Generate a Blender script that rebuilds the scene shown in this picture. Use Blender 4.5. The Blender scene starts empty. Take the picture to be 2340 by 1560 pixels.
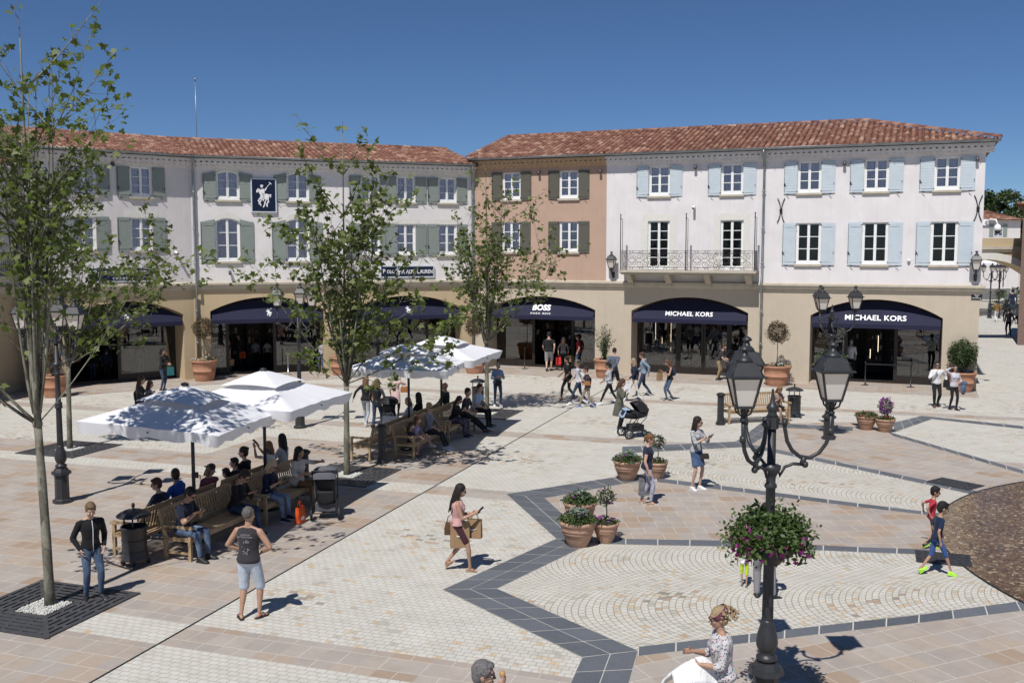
import bpy, math, random
import numpy as np
from mathutils import Vector, Matrix, Euler
PI = math.pi
R = math.radians
scene = bpy.context.scene
COL = scene.collection
rng = random.Random(7)
# ------------------------------------------------------------------ camera
FPX, CAMH = 2275.0, 5.7
PIT = math.atan(208.0 / FPX)
FW = np.array([0, math.cos(PIT), -math.sin(PIT)])
UPV = np.array([0, math.sin(PIT), math.cos(PIT)])
cd = bpy.data.cameras.new('camera')
cam = bpy.data.objects.new('camera', cd)
COL.objects.link(cam)
cam.location = (0, 0, CAMH)
cam.rotation_euler = (PI / 2 - PIT, 0, 0)
cd.sensor_width = 36
cd.lens = 36 * FPX / 2340
cd.clip_start = 0.1
cd.clip_end = 2000
scene.camera = cam


def ray(x, y):
    return FW + np.array([1., 0, 0]) * (x - 1170) / FPX + UPV * (780 - y) / FPX


def G(x, y, z=0.0):
    """measured photo point -> world point on the level z"""
    d = ray(x, y)
    return Vector(np.array([0, 0, CAMH]) + d * (z - CAMH) / d[2])


# ------------------------------------------------------------------ mesh builder
class MB:
    def __init__(s):
        s.v = []; s.f = []; s.m = []; s.sm = []; s.M = Matrix.Identity(4); s.uv = []

    def add(s, vs, fs, mi=0, smooth=False, uv=None):
        b = len(s.v)
        M = s.M
        s.v.extend([tuple(M @ Vector(p)) for p in vs])
        for f in fs:
            s.f.append([b + i for i in f]); s.m.append(mi); s.sm.append(smooth); s.uv.append(uv)
        return s

    def box(s, x0, x1, y0, y1, z0, z1, mi=0, uv=None):
        v = [(x0, y0, z0), (x1, y0, z0), (x1, y1, z0), (x0, y1, z0), (x0, y0, z1), (x1, y0, z1), (x1, y1, z1), (x0, y1, z1)]
        return s.add(v, [(0, 3, 2, 1), (4, 5, 6, 7), (0, 1, 5, 4), (1, 2, 6, 5), (2, 3, 7, 6), (3, 0, 4, 7)], mi, uv=uv)

    def obox(s, c, size, rot=(0, 0, 0), mi=0):
        old = s.M
        s.M = old @ Matrix.Translation(c) @ Euler(rot).to_matrix().to_4x4()
        a, b, d = [q / 2 for q in size]
        s.box(-a, a, -b, b, -d, d, mi)
        s.M = old
        return s

    def beam(s, p, q, w, h, mi=0, up=(0, 0, 1)):
        """rectangular bar from p to q"""
        p = Vector(p); q = Vector(q); d = (q - p); L = d.length
        if L < 1e-6: return s
        z = d.normalized(); x = Vector(up).cross(z)
        if x.length < 1e-4: x = Vector((1, 0, 0)).cross(z)
        x.normalize(); y = z.cross(x)
        c = [(-1, -1), (1, -1), (1, 1), (-1, 1)]
        vs = [p + x * a * w / 2 + y * b * h / 2 for a, b in c] + [q + x * a * w / 2 + y * b * h / 2 for a, b in c]
        return s.add(vs, [(0, 3, 2, 1), (4, 5, 6, 7), (0, 1, 5, 4), (1, 2, 6, 5), (2, 3, 7, 6), (3, 0, 4, 7)], mi)

    def prism(s, poly, z0, z1, mi=0):
        n = len(poly)
        vs = [(x, y, z0) for x, y in poly] + [(x, y, z1) for x, y in poly]
        fs = [tuple(range(n - 1, -1, -1)), tuple(range(n, 2 * n))] + [(i, (i + 1) % n, n + (i + 1) % n, n + i) for i in range(n)]
        return s.add(vs, fs, mi)

    def vprism(s, poly, y0, y1, mi=0):
        """polygon in x,z extruded along y"""
        n = len(poly)
        vs = [(x, y0, z) for x, z in poly] + [(x, y1, z) for x, z in poly]
        fs = [tuple(range(n)), tuple(range(2 * n - 1, n - 1, -1))] + [(i, n + i, n + (i + 1) % n, (i + 1) % n) for i in range(n)]
        return s.add(vs, fs, mi)

    def lathe(s, prof, n=16, c=(0, 0, 0), mi=0, smooth=True, a0=0.0, flat=False, cap=True):
        vs = []; fs = []
        for r_, z in prof:
            for i in range(n):
                a = a0 + 2 * PI * i / n
                vs.append((c[0] + r_ * math.cos(a), c[1] + r_ * math.sin(a), c[2] + z))
        for j in range(len(prof) - 1):
            for i in range(n):
                k = (i + 1) % n
                fs.append((j * n + i, j * n + k, (j + 1) * n + k, (j + 1) * n + i))
        if cap:
            fs.append(tuple(range(n - 1, -1, -1))); fs.append(tuple(range((len(prof) - 1) * n, len(prof) * n)))
        return s.add(vs, fs, mi, smooth)

    def tube(s, pts, rad, n=8, mi=0, smooth=True, closed=False):
        pts = [Vector(p) for p in pts]
        if not hasattr(rad, '__len__'): rad = [rad] * len(pts)
        vs = []; fs = []
        m = len(pts); pv = None
        for j, p in enumerate(pts):
            if closed: d = pts[(j + 1) % m] - pts[j - 1]
            else: d = pts[min(j + 1, m - 1)] - pts[max(j - 1, 0)]
            if d.length < 1e-7: d = Vector((0, 0, 1))
            d.normalize()
            if pv is None:
                a = Vector((0, 0, 1)) if abs(d.z) < .9 else Vector((1, 0, 0))
                x = d.cross(a).normalized()
            else:
                x = (pv - d * pv.dot(d))
                x = x.normalized() if x.length > 1e-5 else d.orthogonal().normalized()
            pv = x; y = d.cross(x)
            for i in range(n):
                a = 2 * PI * i / n
                vs.append(p + (x * math.cos(a) + y * math.sin(a)) * rad[j])
        for j in range(m if closed else m - 1):
            k = (j + 1) % m
            for i in range(n):
                i2 = (i + 1) % n
                fs.append((j * n + i, j * n + i2, k * n + i2, k * n + i))
        if not closed:
            fs.append(tuple(range(n - 1, -1, -1))); fs.append(tuple(range((m - 1) * n, m * n)))
        return s.add(vs, fs, mi, smooth)

    def ball(s, c, r, n=12, m=8, mi=0, sc=(1, 1, 1)):
        vs = [(c[0], c[1], c[2] - r * sc[2])]
        for j in range(1, m):
            t = -PI / 2 + PI * j / m
            for i in range(n):
                a = 2 * PI * i / n
                vs.append((c[0] + r * sc[0] * math.cos(t) * math.cos(a), c[1] + r * sc[1] * math.cos(t) * math.sin(a), c[2] + r * sc[2] * math.sin(t)))
        vs.append((c[0], c[1], c[2] + r * sc[2]))
        fs = [(0, 1 + (i + 1) % n, 1 + i) for i in range(n)]
        for j in range(m - 2):
            for i in range(n):
                i2 = (i + 1) % n
                fs.append((1 + j * n + i, 1 + j * n + i2, 1 + (j + 1) * n + i2, 1 + (j + 1) * n + i))
        L = len(vs) - 1
        fs += [(L, 1 + (m - 2) * n + i, 1 + (m - 2) * n + (i + 1) % n) for i in range(n)]
        return s.add(vs, fs, mi, True)

    def mesh(s, name, mats):
        me = bpy.data.meshes.new(name)
        me.from_pydata(s.v, [], s.f)
        if not isinstance(mats, (list, tuple)): mats = [mats]
        for m in mats: me.materials.append(m)
        me.polygons.foreach_set('material_index', s.m)
        me.polygons.foreach_set('use_smooth', s.sm)
        if any(u is not None for u in s.uv):
            uvl = me.uv_layers.new(name='UVMap')
            arr = []
            for f, u in zip(s.f, s.uv):
                u = u or (0.5, 0.5)
                arr.extend(list(u) * len(f))
            uvl.data.foreach_set('uv', arr)
        me.update()
        return me

    def build(s, name, mats, parent=None):
        o = bpy.data.objects.new(name, s.mesh(name, mats))
        COL.objects.link(o)
        if parent is not None: o.parent = parent
        return o


def tag(o, label=None, cat=None, group=None, kind=None):
    if label: o['label'] = label
    if cat: o['category'] = cat
    if group: o['group'] = group
    if kind: o['kind'] = kind
    return o


def empty(name, loc=(0, 0, 0), rz=0.0, label=None, cat=None, group=None):
    o = bpy.data.objects.new(name, None)
    COL.objects.link(o)
    o.location = loc
    o.rotation_euler = (0, 0, rz)
    o.empty_display_size = .1
    return tag(o, label, cat, group)


def copy_tree(o, parent=None):
    c = o.copy(); COL.objects.link(c); c.parent = parent
    for ch in o.children: copy_tree(ch, c)
    return c


def dup(o, loc, rz, label=None, group=None, scale=None):
    c = copy_tree(o)
    c.location = loc; c.rotation_euler = (0, 0, rz)
    if label: c['label'] = label
    if group: c['group'] = group
    if scale: c.scale = (scale,) * 3
    return c


# ------------------------------------------------------------------ node helper
class E:
    """a shader value with arithmetic"""
    def __init__(s, t, k): s.t = t; s.k = k

    def op(s, name, *a, clamp=False):
        n = s.t.nodes.new('ShaderNodeMath'); n.operation = name; n.use_clamp = clamp
        for i, x in enumerate((s,) + a):
            if isinstance(x, E): s.t.links.new(x.k, n.inputs[i])
            else: n.inputs[i].default_value = x
        return E(s.t, n.outputs[0])

    def __add__(s, o): return s.op('ADD', o)
    def __sub__(s, o): return s.op('SUBTRACT', o)
    def __mul__(s, o): return s.op('MULTIPLY', o)
    def __truediv__(s, o): return s.op('DIVIDE', o)
    def gt(s, o): return s.op('GREATER_THAN', o)
    def lt(s, o): return s.op('LESS_THAN', o)


class NT:
    def __init__(s, name):
        s.mat = bpy.data.materials.new(name); s.mat.use_nodes = True
        s.t = s.mat.node_tree; s.n = s.t.nodes; s.l = s.t.links
        s.b = s.n['Principled BSDF']; s.out = s.n['Material Output']

    def node(s, ty, **kw):
        n = s.n.new(ty)
        ins = kw.pop('ins', {})
        for k, v in kw.items(): setattr(n, k, v)
        for k, v in ins.items(): s.set(n.inputs[k], v)
        return n

    def set(s, sock, v):
        if isinstance(v, E): s.l.new(v.k, sock)
        elif isinstance(v, bpy.types.NodeSocket): s.l.new(v, sock)
        else:
            if sock.type == 'RGBA' and len(v) == 3: v = (*v, 1)
            sock.default_value = v

    def pos(s, kind='obj'):
        if kind == 'obj': return s.node('ShaderNodeTexCoord').outputs['Object']
        if kind == 'uv': return s.node('ShaderNodeTexCoord').outputs['UV']
        return s.node('ShaderNodeNewGeometry').outputs['Position']

    def sep(s, v):
        n = s.node('ShaderNodeSeparateXYZ'); s.set(n.inputs[0], v)
        return [E(s.t, o) for o in n.outputs]

    def comb(s, x, y, z=0.0):
        n = s.node('ShaderNodeCombineXYZ')
        for i, q in enumerate((x, y, z)): s.set(n.inputs[i], q)
        return n.outputs[0]

    def noise(s, vec, scale, detail=3, rough=.5, col=False, dist=0.0):
        n = s.node('ShaderNodeTexNoise', ins={'Scale': scale, 'Detail': detail, 'Roughness': rough, 'Distortion': dist})
        s.set(n.inputs['Vector'], vec)
        return n.outputs[1] if col else E(s.t, n.outputs[0])

    def white(s, vec):
        n = s.node('ShaderNodeTexWhiteNoise', noise_dimensions='3D'); s.set(n.inputs['Vector'], vec)
        return E(s.t, n.outputs['Value'])

    def ramp(s, fac, stops, interp='LINEAR'):
        n = s.node('ShaderNodeValToRGB'); s.set(n.inputs[0], fac)
        cr = n.color_ramp; cr.interpolation = interp
        while len(cr.elements) < len(stops): cr.elements.new(.5)
        for e, (p, c) in zip(cr.elements, stops):
            e.position = p; e.color = (*c, 1) if len(c) == 3 else c
        return n.outputs[0]

    def mix(s, fac, a, b, mode='MIX'):
        n = s.node('ShaderNodeMix', data_type='RGBA', blend_type=mode)
        s.set(n.inputs[0], fac); s.set(n.inputs[6], a); s.set(n.inputs[7], b)
        return n.outputs[2]

    def bump(s, h, strength=.3, dist=.02):
        n = s.node('ShaderNodeBump', ins={'Strength': strength, 'Distance': dist}); s.set(n.inputs['Height'], h)
        s.l.new(n.outputs[0], s.b.inputs['Normal'])

    def base(s, col, rough=.6, metal=0.0, spec=.5):
        s.set(s.b.inputs['Base Color'], col); s.set(s.b.inputs['Roughness'], rough)
        s.b.inputs['Metallic'].default_value = metal
        s.b.inputs['Specular IOR Level'].default_value = spec
        return s.mat


_mc = {}


def surf(name, col, rough=.6, var=.12, scale=6, metal=0.0, spec=.4, bump=0.0, bscale=60, fine=.0):
    """plain surface with uneven colour"""
    key = (name, tuple(col), rough)
    if key in _mc: return _mc[key]
    s = NT(name); p = s.pos()
    n1 = s.noise(p, scale, 4, .6)
    c = s.ramp(n1, [(.3, [q * (1 - var) for q in col]), (.7, [min(1, q * (1 + var)) for q in col])])
    if fine:
        n2 = s.noise(p, scale * 14, 2)
        c = s.mix(n2, c, s.mix(1.0, c, (1 - fine,) * 3, 'MULTIPLY'))
    s.base(c, rough, metal, spec)
    if bump: s.bump(s.noise(p, bscale, 3), bump, .01)
    _mc[key] = s.mat
    return s.mat


def srgb(r_, g, b):
    f = lambda c: (c / 255 / 12.92) if c / 255 <= .04045 else ((c / 255 + .055) / 1.055) ** 2.4
    return (f(r_), f(g), f(b))
# ------------------------------------------------------------------ light
SUN_EL = R(57.0)
SHD = Vector((.40, .917, 0)).normalized()      # horizontal direction in which shadows fall
sd = bpy.data.lights.new('sun', 'SUN'); sun = bpy.data.objects.new('sun', sd); COL.objects.link(sun)
sd.energy = 4.75; sd.angle = R(.53); sd.color = (1, .97, .93)
ldir = Vector((SHD.x * math.cos(SUN_EL), SHD.y * math.cos(SUN_EL), -math.sin(SUN_EL)))
sun.rotation_euler = ldir.to_track_quat('-Z', 'Y').to_euler()
sun.location = (-10, -20, 40)
w = bpy.data.worlds.new('World'); scene.world = w; w.use_nodes = True
wt = w.node_tree; wbg = wt.nodes['Background']
sky = wt.nodes.new('ShaderNodeTexSky'); sky.sky_type = 'NISHITA'; sky.sun_disc = False
sky.sun_elevation = SUN_EL
sky.sun_rotation = math.atan2(-SHD.x, -SHD.y)     # azimuth of the sun, clockwise from +Y
sky.altitude = 3000; sky.air_density = 1.0; sky.dust_density = 0.0; sky.ozone_density = 10.0
wt.links.new(sky.outputs[0], wbg.inputs[0]); wbg.inputs[1].default_value = .072
scene.view_settings.view_transform = 'Standard'; scene.view_settings.look = 'None'
scene.view_settings.exposure = 0.0; scene.view_settings.gamma = 1.0
scene.cycles.use_denoising = True
scene.cycles.max_bounces = 6; scene.cycles.transparent_max_bounces = 12
scene.cycles.diffuse_bounces = 3; scene.cycles.glossy_bounces = 3
scene.cycles.caustics_reflective = False; scene.cycles.caustics_refractive = False
# ------------------------------------------------------------------ ground
O0 = G(205, 1560); DR = Vector((.3186, .9479, 0)).normalized(); DQ = Vector((DR.y, -DR.x, 0))
CR_CREAM = [(0, srgb(198, 191, 179)), (.3, srgb(205, 202, 194)), (.55, srgb(200, 195, 184)), (.8, srgb(207, 204, 196)), (.84, srgb(200, 178, 148)), (.88, srgb(178, 178, 170)), (.93, srgb(206, 200, 186)), (.96, srgb(184, 158, 138)), (1, srgb(150, 144, 134))]
CR_SLAB = [(0, srgb(182, 168, 154)), (.25, srgb(190, 180, 170)), (.5, srgb(178, 168, 160)), (.75, srgb(190, 174, 158)), (.9, srgb(176, 154, 134)), (1, srgb(164, 148, 134))]


def gsc(cr, k=.82): return [(p, [q * k for q in c]) for p, c in cr]


def brick(s, x, y, bw, rh, mortar, wob=0.0, wsc=6.0, smooth=.2):
    """running-bond cells: returns random value per cell and mortar mask"""
    if wob:
        nz = s.noise(s.comb(x, y), wsc, 1, col=True)
        a = s.sep(nz)
        x = x + (a[0] - .5) * wob; y = y + (a[1] - .5) * wob
    n = s.node('ShaderNodeTexBrick', offset=.5, squash=1.0, offset_frequency=2,
               ins={'Color1': (0, 0, 0), 'Color2': (1, 1, 1), 'Mortar': (.5, .5, .5), 'Scale': 1.0, 'Mortar Size': mortar, 'Mortar Smooth': smooth, 'Bias': 0.0, 'Brick Width': bw, 'Row Height': rh})
    s.set(n.inputs['Vector'], s.comb(x, y))
    row = (y / rh).op('FLOOR')
    sh = row.op('MODULO', 2.0).op('ABSOLUTE') * .5 * bw
    cx = ((x + sh) / bw).op('FLOOR')
    rnd = s.white(s.comb(cx, row, 3.0))
    return rnd, E(s.t, n.outputs['Fac'])


def paving(s, P, st_only=None):
    """cobbles and slabs laid in the square's own grid; P = position socket"""
    x, y, z = s.sep(P)
    x = x - O0.x; y = y - O0.y
    ss = x * DR.x + y * DR.y; tt = x * DQ.x + y * DQ.y
    cr, cm = brick(s, tt, ss, .155, .115, .007, .022, 7.0)
    sr, sm = brick(s, tt, ss, .62, .405, .006)
    big = s.noise(P, .35, 3)
    mid = s.noise(P, 9, 4, .65)
    stain = s.noise(P, 1.7, 5, .65)
    cc = s.ramp(cr * .62 + big * 1.1 - .30, gsc(CR_CREAM, .88))
    cc = s.mix(cm, cc, [q * .68 for q in srgb(190, 184, 172)])
    sc = s.ramp(sr * .85 + stain * .35 - .1, gsc(CR_SLAB, .76))
    sc = s.mix(sm, sc, [q * .95 for q in srgb(200, 194, 182)])
    return ss, tt, cc, cm, sc, sm, mid, stain, big


def finish(s, c, m, mid, stain, rough=.75, b=.5):
    v = mid * .20 + stain * .40 + .70
    c = s.mix(1.0, c, s.comb(v, v, v), 'MULTIPLY')
    s.base(c, rough, 0, .25)
    s.bump((m * -1.0) + mid * .3, b, .006)
    return s.mat


def mat_plaza():
    s = NT('plaza paving'); P = s.pos('geo')
    ss, tt, cc, cm, sc, sm, mid, stain, big = paving(s, P)
    band = None
    for a, b in ((1.38, 2.2), (10.9, 11.72), (18.35, 19.15), (26.5, 27.3)):
        q = ss.gt(a) * ss.lt(b); band = q if band is None else band + q
    left = tt.lt(0.0) * ss.lt(16.0)
    # the pale cobbled field at the far left
    field = tt.lt(-7.6) * ss.gt(13.2)
    left = left * (field * -1.0 + 1.0)
    near_wall = tt.lt(-3.0) * ss.gt(16.0) * 0.0
    isslab = (left - band).op('ABSOLUTE')
    isslab = isslab + near_wall
    c = s.mix(isslab, cc, sc)
    m = cm + (sm - cm) * isslab
    return finish(s, c, m, mid, stain)


def mat_slabs(name, rot=0.0, w=.62, h=.42):
    s = NT(name); P = s.pos('obj'); x, y, z = s.sep(P)
    sr, sm = brick(s, x, y, w, h, .006)
    mid = s.noise(P, 9, 4, .65); stain = s.noise(P, 1.7, 5, .65)
    sc = s.ramp(sr * .85 + stain * .35 - .1, gsc(CR_SLAB, .76))
    sc = s.mix(sm, sc, [q * .95 for q in srgb(200, 194, 182)])
    return finish(s, sc, sm, mid, stain)


def mat_cobble(name):
    s = NT(name); P = s.pos('obj'); x, y, z = s.sep(P)
    cr, cm = brick(s, x, y, .155, .115, .007, .022, 7.0)
    mid = s.noise(P, 9, 4, .65); stain = s.noise(P, 1.7, 5, .65); big = s.noise(P, .35, 3)
    cc = s.ramp(cr * .62 + big * 1.1 - .30, gsc(CR_CREAM, .88))
    cc = s.mix(cm, cc, [q * .68 for q in srgb(190, 184, 172)])
    return finish(s, cc, cm, mid, stain)


def mat_fan():
    """cobbles laid in segmental arcs that bulge towards -x"""
    s = NT('fan cobbles'); P = s.pos('obj'); x, y, z = s.sep(P)
    nz = s.sep(s.noise(P, 5, 1, col=True))
    x = x + (nz[0] - .5) * .03; y = y + (nz[1] - .5) * .03
    per, Rr = 2.5, 1.55
    a = (y / per).op('FRACT') * per - per / 2
    col = (y / per).op('FLOOR')
    c = x + (a * a * -1.0 + Rr * Rr).op('SQRT')
    row = (c / .112).op('FLOOR'); fr = (c / .112).op('FRACT')
    ang = (a / Rr).op('ARCSINE') * Rr
    bl = ang / .125 + row.op('MODULO', 2.0).op('ABSOLUTE') * .5
    bf = bl.op('FLOOR'); bfr = bl.op('FRACT')
    e1 = fr.op('MINIMUM', fr * -1.0 + 1.0) * .112
    e2 = bfr.op('MINIMUM', bfr * -1.0 + 1.0) * .125
    e = e1.op('MINIMUM', e2)
    m = (e * -1.0 + .011) / .009
    n = m.op('MINIMUM', 1.0).op('MAXIMUM', 0.0)
    rnd = s.white(s.comb(row, bf, col))
    big = s.noise(P, .5, 3)
    mid = s.noise(P, 9, 4, .65); stain = s.noise(P, 1.7, 5, .65)
    cc = s.ramp(rnd * .66 + big * .9 - .24, gsc(CR_CREAM, .88))
    cc = s.mix(n, cc, [q * .52 for q in srgb(190, 178, 152)])
    return finish(s, cc, n, mid, stain)


def mat_basalt(L=.62):
    s = NT('basalt'); P = s.pos('obj'); x, y, z = s.sep(P)
    uv = s.sep(s.pos('uv'))                       # u = metres along the strip, v = row
    cell = s.white(s.comb((uv[0] / L).op('FLOOR'), uv[1]))
    f = (uv[0] / L).op('FRACT')
    m = (f.op('MINIMUM', f * -1.0 + 1.0) * L).lt(.006)
    mid = s.noise(P, 30, 4, .7); big = s.noise(P, 2.2, 4, .6)
    c = s.ramp(cell * .6 + big * .5 - .05, [(0, (.068, .075, .088)), (.5, (.098, .107, .122)), (1, (.140, .150, .168))])
    c = s.mix(mid.op('POWER', 3.0) * .8, c, (.22, .23, .25))
    c = s.mix(m, c, (.42, .40, .36))
    s.base(c, .55, 0, .4)
    return s.mat


def sheet(name, pts, z, mat, rz=0.0, org=None, px=True):
    """a level polygon with its own axes"""
    P = [G(*p) if px else Vector((p[0], p[1], 0)) for p in pts]
    org = Vector(org) if org is not None else P[0]
    c, s_ = math.cos(-rz), math.sin(-rz)
    mb = MB()
    loc = [((p.x - org.x) * c - (p.y - org.y) * s_, (p.x - org.x) * s_ + (p.y - org.y) * c, 0) for p in P]
    ar = sum(loc[i][0] * loc[(i + 1) % len(loc)][1] - loc[(i + 1) % len(loc)][0] * loc[i][1] for i in range(len(loc)))
    if ar < 0: loc.reverse()
    mb.add(loc, [tuple(range(len(loc)))])
    o = mb.build(name, mat)
    o.location = (org.x, org.y, z); o.rotation_euler = (0, 0, rz)
    return tag(o, kind='structure')


g = MB(); g.add([(-400, -60, 0), (400, -60, 0), (400, 900, 0), (-400, 900, 0)], [(0, 1, 2, 3)])
tag(g.build('ground', mat_plaza()), kind='structure')

FC = Vector((15.95, 17.12, 0)); FR = 7.78
MSLAB = mat_slabs('wedge slabs'); MFAN = mat_fan(); MCOB = mat_cobble('wedge cobbles')
Z1 = .004
# axes of the star pattern all point at the fountain
def axis(px, py):
    p = G(px, py); return math.atan2(FC.y - p.y, FC.x - p.x)

sheet('paving', [(1136, 1345), (1345, 1242), (1960, 1258), (2131, 1266), (2400, 1330), (2400, 1367), (1872, 1430), (1441, 1487)], Z1, MFAN, axis(1136, 1345))
sheet('paving', [(1245, 1138), (1425, 1103), (1520, 1096), (1700, 1120), (1960, 1155), (2107, 1172), (2250, 1190), (2250, 1262), (1960, 1250), (1357, 1238)], Z1, MSLAB, R(2))
sheet('paving', [(1421, 1025), (1700, 1014), (1770, 1028), (1960, 1068), (2238, 1130), (2200, 1180), (1960, 1153), (1700, 1119), (1520, 1094)], Z1, MFAN, axis(1421, 1060))
sheet('paving', [(1690, 1014), (1745, 968), (2050, 962), (2031, 990), (2340, 1080), (2600, 1150), (2300, 1150), (1960, 1062)], Z1, MSLAB, axis(1770, 1028))
sheet('paving', [(1458, 1487), (1960, 1426), (2330, 1386), (2700, 1350), (2700, 1800), (1330, 1900), (1400, 1650)], Z1, MSLAB, R(24))
# basalt strips
MBAS = mat_basalt()
def strip(pts_a, pts_b, rows=1, z=.008):
    """band between two edges given as matching points, cut into stones"""
    A = [G(*p) for p in pts_a]; B = [G(*p) for p in pts_b]
    mb = MB(); v = 0.0
    me_uv = []
    for i in range(len(A) - 1):
        L = ((A[i + 1] + B[i + 1]) / 2 - (A[i] + B[i]) / 2).length
        n = max(1, round(L / .62)); 
        for k in range(n):
            for r_ in range(rows):
                t0, t1 = k / n, (k + 1) / n; w0, w1 = r_ / rows, (r_ + 1) / rows
                a0 = A[i].lerp(A[i + 1], t0); a1 = A[i].lerp(A[i + 1], t1); b0 = B[i].lerp(B[i + 1], t0); b1 = B[i].lerp(B[i + 1], t1)
                q = [a0.lerp(b0, w0), a1.lerp(b1, w0), a1.lerp(b1, w1), a0.lerp(b0, w1)]
                cen = sum(q, Vector()) / 4
                q = [cen + (p - cen) * (1 - .013 / max(.05, (p - cen).length)) for p in q]
                q = [(p.x, p.y, z + .004) for p in q]
                nrm = (Vector(q[1]) - Vector(q[0])).cross(Vector(q[2]) - Vector(q[0]))
                if nrm.z < 0: q.reverse()
                mb.add(q, [(0, 1, 2, 3)], 0, uv=(.31, i * 31 + k * 3 + r_ + len(pts_a) * 100.0))
        q = [(p.x, p.y, z) for p in (A[i], A[i + 1], B[i + 1], B[i])]
        nrm = (Vector(q[1]) - Vector(q[0])).cross(Vector(q[2]) - Vector(q[0]))
        if nrm.z < 0: q.reverse()
        mb.add(q, [(0, 1, 2, 3)], 1)
    MJ = surf('joint mortar', (.52, .50, .45), .9)
    return tag(mb.build('paving', [MBAS, MJ]), kind='structure')

strip([(1240, 1700), (1330, 1502), (1012, 1347), (1271, 1231), (1157, 1129), (1400, 1091), (1500, 1080)],
      [(1385, 1750), (1458, 1487), (1136, 1345), (1357, 1238), (1245, 1138), (1425, 1105), (1500, 1094)], 2)
strip([(1357, 1230), (1650, 1235), (1960, 1250), (2140, 1256)], [(1357, 1242), (1650, 1248), (1960, 1261), (2140, 1268)], 1, .006)
strip([(1458, 1478), (1872, 1430), (2100, 1405), (2322, 1375), (2600, 1340)], [(1458, 1499), (1872, 1449), (2100, 1423), (2334, 1396), (2600, 1362)], 1, .006)
strip([(1500, 1092), (1700, 1116), (1960, 1150), (2107, 1168), (2180, 1176)], [(1500, 1101), (1700, 1125), (1960, 1158), (2107, 1175), (2180, 1184)], 1, .006)
strip([(1421, 1021), (1681, 1009), (1740, 966), (1950, 976)], [(1421, 1036), (1708, 1021), (1780, 977), (1950, 984)], 2)
strip([(1708, 1014), (1770, 1026), (1960, 1065), (2238, 1123)], [(1700, 1021), (1770, 1034), (1960, 1073), (2225, 1130)], 1, .006)
strip([(2042, 966), (2107, 950), (2340, 974), (2500, 990)], [(2042, 988), (2130, 957), (2340, 980), (2500, 997)], 2)
strip([(2028, 986), (2340, 1075), (2500, 1121)], [(2040, 996), (2340, 1083), (2500, 1131)], 1, .006)
# drain channel
dm = MB()
a = O0 - DR * 6; dm.M = Matrix.Translation(a) @ Matrix.Rotation(math.atan2(DR.y, DR.x), 4, 'Z')
for k in range(36): dm.box(k * 1.0 + .005, k * 1.0 + .995, -.016, .016, .0, .007)
dm.build('drain', surf('drain metal', (.02, .02, .022), .5)); tag(bpy.data.objects['drain'], kind='structure')

# fountain basin: pebbles under a film of water, steel rim
def mat_pebble():
    s = NT('pebble bed'); P = s.pos('obj')
    v = s.node('ShaderNodeTexVoronoi', feature='F1', ins={'Scale': 17.0}); s.set(v.inputs['Vector'], P)
    d = E(s.t, v.outputs['Distance']); cl = s.sep(v.outputs['Color'])
    v2 = s.node('ShaderNodeTexVoronoi', feature='DISTANCE_TO_EDGE', ins={'Scale': 17.0}); s.set(v2.inputs['Vector'], P)
    ed = E(s.t, v2.outputs['Distance'])
    c = s.ramp(cl[0], [(0, (.13, .085, .05)), (.35, (.23, .16, .10)), (.6, (.30, .22, .14)), (.8, (.19, .17, .14)), (.88, (.40, .36, .30)), (1, (.62, .57, .50))])
    big = s.noise(P, .8, 4, .6)
    c = s.mix(1.0, c, s.ramp(big, [(.3, (.8, .75, .68)), (.7, (1.25, 1.15, 1.02))]), 'MULTIPLY')
    c = s.mix((ed * -1.0 + .09).op('MAXIMUM', 0.0) * 9.0, c, (.05, .032, .02))
    s.base(c, .35, 0, .5); s.bump(ed.op('MINIMUM', .15), .8, .03)
    return s.mat

fb = MB(); N = 96
fb.add([(FR * math.cos(2 * PI * i / N), FR * math.sin(2 * PI * i / N), 0) for i in range(N)], [tuple(range(N))])
o = fb.build('fountain_basin', mat_pebble()); o.location = (FC.x, FC.y, .014); tag(o, kind='structure')
rim = MB(); prof = [(FR, .0), (FR, .022), (FR + .022, .022), (FR + .022, 0)]
rim.lathe([(FR, 0), (FR, .026), (FR + .024, .026), (FR + .024, 0)], N, cap=False)
o = rim.build('fountain_rim', surf('rim steel', (.04, .04, .042), .4, metal=.5)); o.location = (FC.x, FC.y, .002); tag(o, kind='structure')
s = NT('thin water'); s.b.inputs['Transmission Weight'].default_value = 0
tr = s.node('ShaderNodeBsdfTransparent'); gl = s.node('ShaderNodeBsdfGlossy', ins={'Roughness': .03, 'Color': (1, 1, 1)})
tr.inputs[0].default_value = (.88, .84, .76, 1)
fr = s.node('ShaderNodeFresnel', ins={'IOR': 1.2}); P = s.pos('obj')
bp = s.node('ShaderNodeBump', ins={'Strength': .35, 'Distance': .02}); s.set(bp.inputs['Height'], s.noise(P, 9, 3))
s.l.new(bp.outputs[0], gl.inputs['Normal']); s.l.new(bp.outputs[0], fr.inputs['Normal'])
mx = s.node('ShaderNodeMixShader'); s.l.new(fr.outputs[0], mx.inputs[0]); s.l.new(tr.outputs[0], mx.inputs[1]); s.l.new(gl.outputs[0], mx.inputs[2])
s.l.new(mx.outputs[0], s.out.inputs[0])
wb = MB(); wb.add([((FR - .004) * math.cos(2 * PI * i / N), (FR - .004) * math.sin(2 * PI * i / N), 0) for i in range(N)], [tuple(range(N))])
o = wb.build('fountain_water', s.mat); o.location = (FC.x, FC.y, .022); tag(o, kind='structure')
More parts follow.
